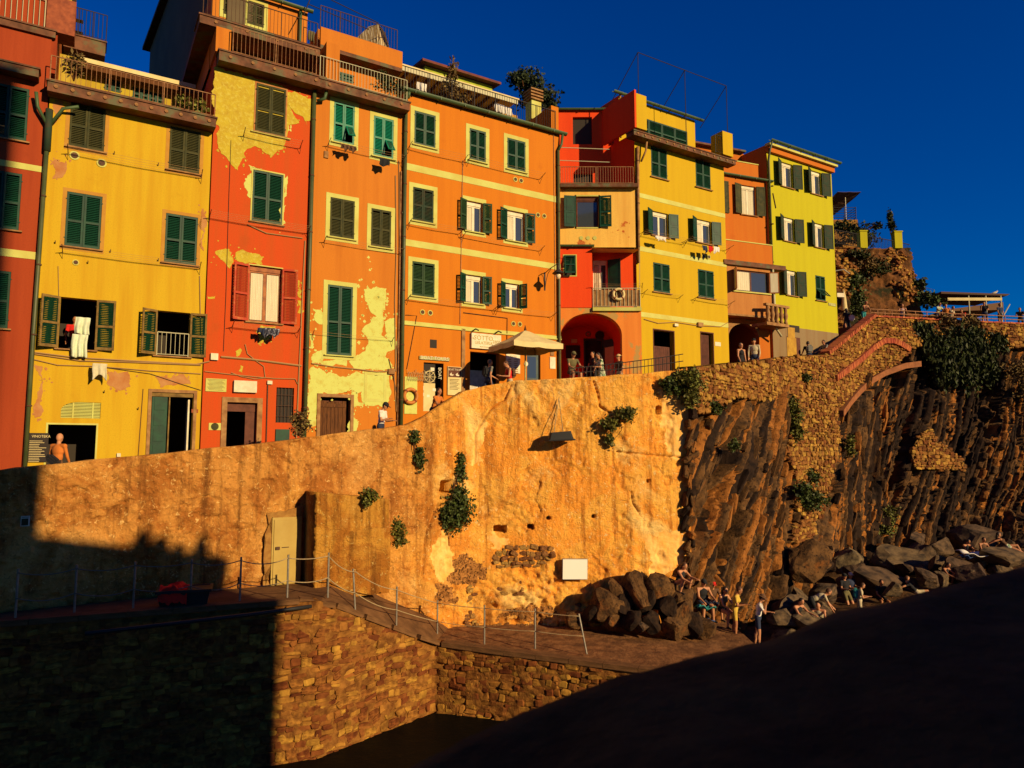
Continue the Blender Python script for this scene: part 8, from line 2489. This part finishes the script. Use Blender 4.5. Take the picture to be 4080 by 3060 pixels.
# tub hanging on the bastion
p = on_b(2225, 1748, 0.35)
tb = empty('hanging_tub', p, R(4), 'black upturned tub hung by ropes on the bastion face', 'tub')
b = MB()
ro = [(-0.42, -0.18), (-0.36, -0.25), (0.36, -0.25), (0.44, -0.18), (0.44, 0.22), (-0.42, 0.22)]
ri = [(a * 0.8, c * 0.75) for a, c in ro]
b.add([(x, y, -0.06 + 0.05 * x) for x, y in ro] + [(x, y, 0.22 + 0.09 * x) for x, y in ri], [(0, 1, 2, 3, 4, 5), (11, 10, 9, 8, 7, 6)] + [(k, 6 + k, 6 + (k + 1) % 6, (k + 1) % 6) for k in range(6)])
b.build('hull', M['black'], tb)
rim = MB().tube([(x * 1.08, y * 1.08, -0.06 + 0.05 * x) for x, y in ro + ro[:1]], 0.025, 6).build('rim', M['black'], tb)
for dx in (-0.22, 0.12):
    q = on_b(2228, 1588, 0.08) - p
    MB().tube([(dx, -0.05, 0.05), (dx * 0.6, 0.05, 0.6), (q.x, q.y, q.z)], 0.012, 5).build('rope', M['rope'], tb)
# crate with red cloth on the platform
p = onz(735, 2415, -3.75)
cr = empty('fish_crate', p, R(20), 'black plastic crate with red cloth on the dark platform', 'crate')
b = MB()
b.hexa([(-0.5, -0.3, 0.0), (0.5, -0.3, 0.0), (0.5, 0.3, 0.0), (-0.5, 0.3, 0.0)], [(-0.58, -0.36, 0.42), (0.58, -0.36, 0.42), (0.58, 0.36, 0.42), (-0.58, 0.36, 0.42)])
b.box(-0.61, 0.61, -0.39, -0.33, 0.38, 0.44); b.box(-0.61, 0.61, 0.33, 0.39, 0.38, 0.44); b.box(-0.61, -0.55, -0.329, 0.329, 0.38, 0.44); b.box(0.55, 0.61, -0.329, 0.329, 0.38, 0.44)
b.build('body', M['black'], cr)
nu = 16
V = [(-0.55 + 0.62 * i / nu, -0.42 + 0.8 * j / nu, 0.47 + 0.10 * float(fbm(np.array(i * 0.35), np.array(j * 0.35), np.array(1.0), 3)) - (0.3 * max(0, (2 - j) / 2) if j < 2 else 0)) for i in range(nu + 1) for j in range(nu + 1)]
rc_ = np_mesh('red_cloth', V, [(i * (nu + 1) + j, (i + 1) * (nu + 1) + j, (i + 1) * (nu + 1) + j + 1, i * (nu + 1) + j + 1) for i in range(nu) for j in range(nu)], fabric('red_plastic', (0.75, 0.02, 0.01)), True)
tag(link('red_cloth', rc_, None, p, (0, 0, R(20))), 'bright red cloth heaped on the black crate', 'cloth')
# notice on the ramp wall
p = on_l(101, 2075, 0.08)
nt_ = empty('wall_notice', p, RWF.rz, 'small white notice on the shaded left end of the ramp wall', 'sign')
MB().box(-0.09, 0.09, -0.01, 0.02, -0.12, 0.12).build('panel', M['white'], nt_)
MB().box(-0.07, 0.07, -0.012, -0.0101, 0.085, 0.098).build('header_line', M['iron'], nt_)
MB().box(-0.075, 0.06, -0.012, -0.0101, -0.1, 0.06).build('print', M['olive'], nt_)
# towels on the rocks
for l_, px, py, D_, c, s_ in (('blue towel below the man in tank top', 2800, 2465, 23.9, 'blue', 0.35), ('turquoise cloth beside the man in tank top', 2812, 2412, 24.1, 'teal', 0.3), ('white towel under the sunbathers', 3880, 2200, 33.3, 'white', 0.7), ('blue bag on the boulder left of the sunbathers', 3855, 2212, 33.2, 'blue', 0.35)):
    p = at(px, py, D_)
    V = [((i / 10 - 0.5) * 2 * s_, (j / 8 - 0.5) * s_, 0.06 * math.sin(i * 0.9) + 0.05 * math.cos(j * 1.1) - 0.02 * j) for i in range(11) for j in range(9)]
    me = np_mesh('beach_towel', V, [(i * 9 + j, (i + 1) * 9 + j, (i + 1) * 9 + j + 1, i * 9 + j + 1) for i in range(10) for j in range(8)], FB[c], True)
    o = tag(link('beach_towel', me, None, p, (R(25), R(8), 0.3)), l_, 'towel')
    o.modifiers.new('t', 'SOLIDIFY').thickness = 0.02
# folded awning and its poles over the orange house
aw = empty('folded_awning', u3.f.P(2.6, 0.0, 2.5), u3.f.rz, 'striped awning folded into a tall tent shape on the rooftop', 'awning')
pk = u3.loc(1508, 95, 0.2); br_ = u3.loc(1566, 238, -0.3); bl_ = u3.loc(1422, 150, 0.9)
ref = (2.6, 0.0, 2.5)
L3 = lambda q, y: (q[0] - ref[0], y, q[1] - ref[2])
stripe = mat('striped_canvas', (0.6, 0.5, 0.3), (0.3, 0.2, 0.08), scale=9, stretch=(4, 0.2, 0.2), lo=0.48, hi=0.52, rough=0.9)
pts4 = [L3(pk, 0.2), L3(u3.loc(1535, 130, -0.2), -0.2), L3(br_, -0.3), L3(u3.loc(1500, 200, -0.1), -0.1), L3(bl_, 0.9), L3(u3.loc(1470, 105, 0.6), 0.6)]
MB().add(pts4 + [(x + 0.05, y + 0.25, z) for x, y, z in pts4], [(0, 3, 2, 1), (0, 5, 4, 3), (6, 7, 8, 9), (6, 9, 10, 11), (1, 2, 8, 7), (0, 1, 7, 6), (4, 5, 11, 10), (5, 0, 6, 11)]).build('canvas', stripe, aw)
po = MB()
for a, b in (((1225, 15), (1470, 118)), ((1300, -10), (1508, 92))):
    qa, qb = u3.loc(*a, 0.2), u3.loc(*b, 0.2)
    po.tube([L3(qa, 0.2), L3(qb, 0.2)], 0.02, 5)
qa, qb = u3.loc(1210, 60, -0.4), u3.loc(1238, -10, 0.2)
po.tube([L3(qa, -0.4), L3(qb, 0.2)], 0.02, 5)
po.build('pole', M['iron'], aw)
# seagull on the shelter roof
gp = at(3962, 1172, 49.4)
g = MB().ell((0, 0, 0.09), (0.07, 0.2, 0.08), Matrix.Rotation(R(-18), 3, 'X'), 10, 8).ell((0, -0.16, 0.2), (0.045, 0.055, 0.045), None, 8, 6).tube([(0, -0.12, 0.12), (0, -0.16, 0.2)], [0.05, 0.04], 8).tube([(0, -0.2, 0.2), (0, -0.27, 0.18)], [0.02, 0.004], 6).tube([(0, 0.15, 0.05), (0, 0.34, 0.02)], [0.05, 0.015], 6).tube([(0.03, 0, 0.05), (0.03, 0, -0.06)], 0.008, 4).tube([(-0.03, 0, 0.05), (-0.03, 0, -0.06)], 0.008, 4)
ob = g.build('seagull', M['white'])
md = ob.modifiers.new('r', 'REMESH'); md.mode = 'VOXEL'; md.voxel_size = 0.015
ob.location = gp; ob.rotation_euler = (0, 0, R(70))
tag(ob, 'white gull perched on the shelter roof', 'bird')
# street direction sign and fishing net
p = at(3335, 1175, 41.3)
sg = empty('direction_sign', p, R(10), 'white direction sign projecting at the lemon house corner', 'sign')
MB().box(0, 0.46, -0.02, 0.02, -0.12, 0.12).build('panel', M['white'], sg)
net = empty('fishing_net', b4.f.P(*[b4.loc(1620, 1470)[0], -0.05, b4.loc(1620, 1470)[1]]), b4.f.rz, 'orange fishing net draped on the wall by the boat tour door', 'net')
nb = MB()
for i in range(11):
    nb.tube([(0.09 * i, -0.02, 0.0 - 0.12 * abs(math.sin(i * 0.8))), (0.09 * i + 0.08, -0.03, -0.45)], 0.006, 4)
    nb.tube([(0.09 * i + 0.08, -0.02, 0.0 - 0.12 * abs(math.sin(i * 0.8 + 0.8))), (0.09 * i, -0.03, -0.45)], 0.006, 4)
for j in range(3): nb.tube([(0, -0.03, -0.15 - 0.12 * j), (0.95, -0.03, -0.15 - 0.12 * j)], 0.005, 4)
nb.build('mesh', M['rope'], net)
print('p6 ok', len(bpy.data.objects))
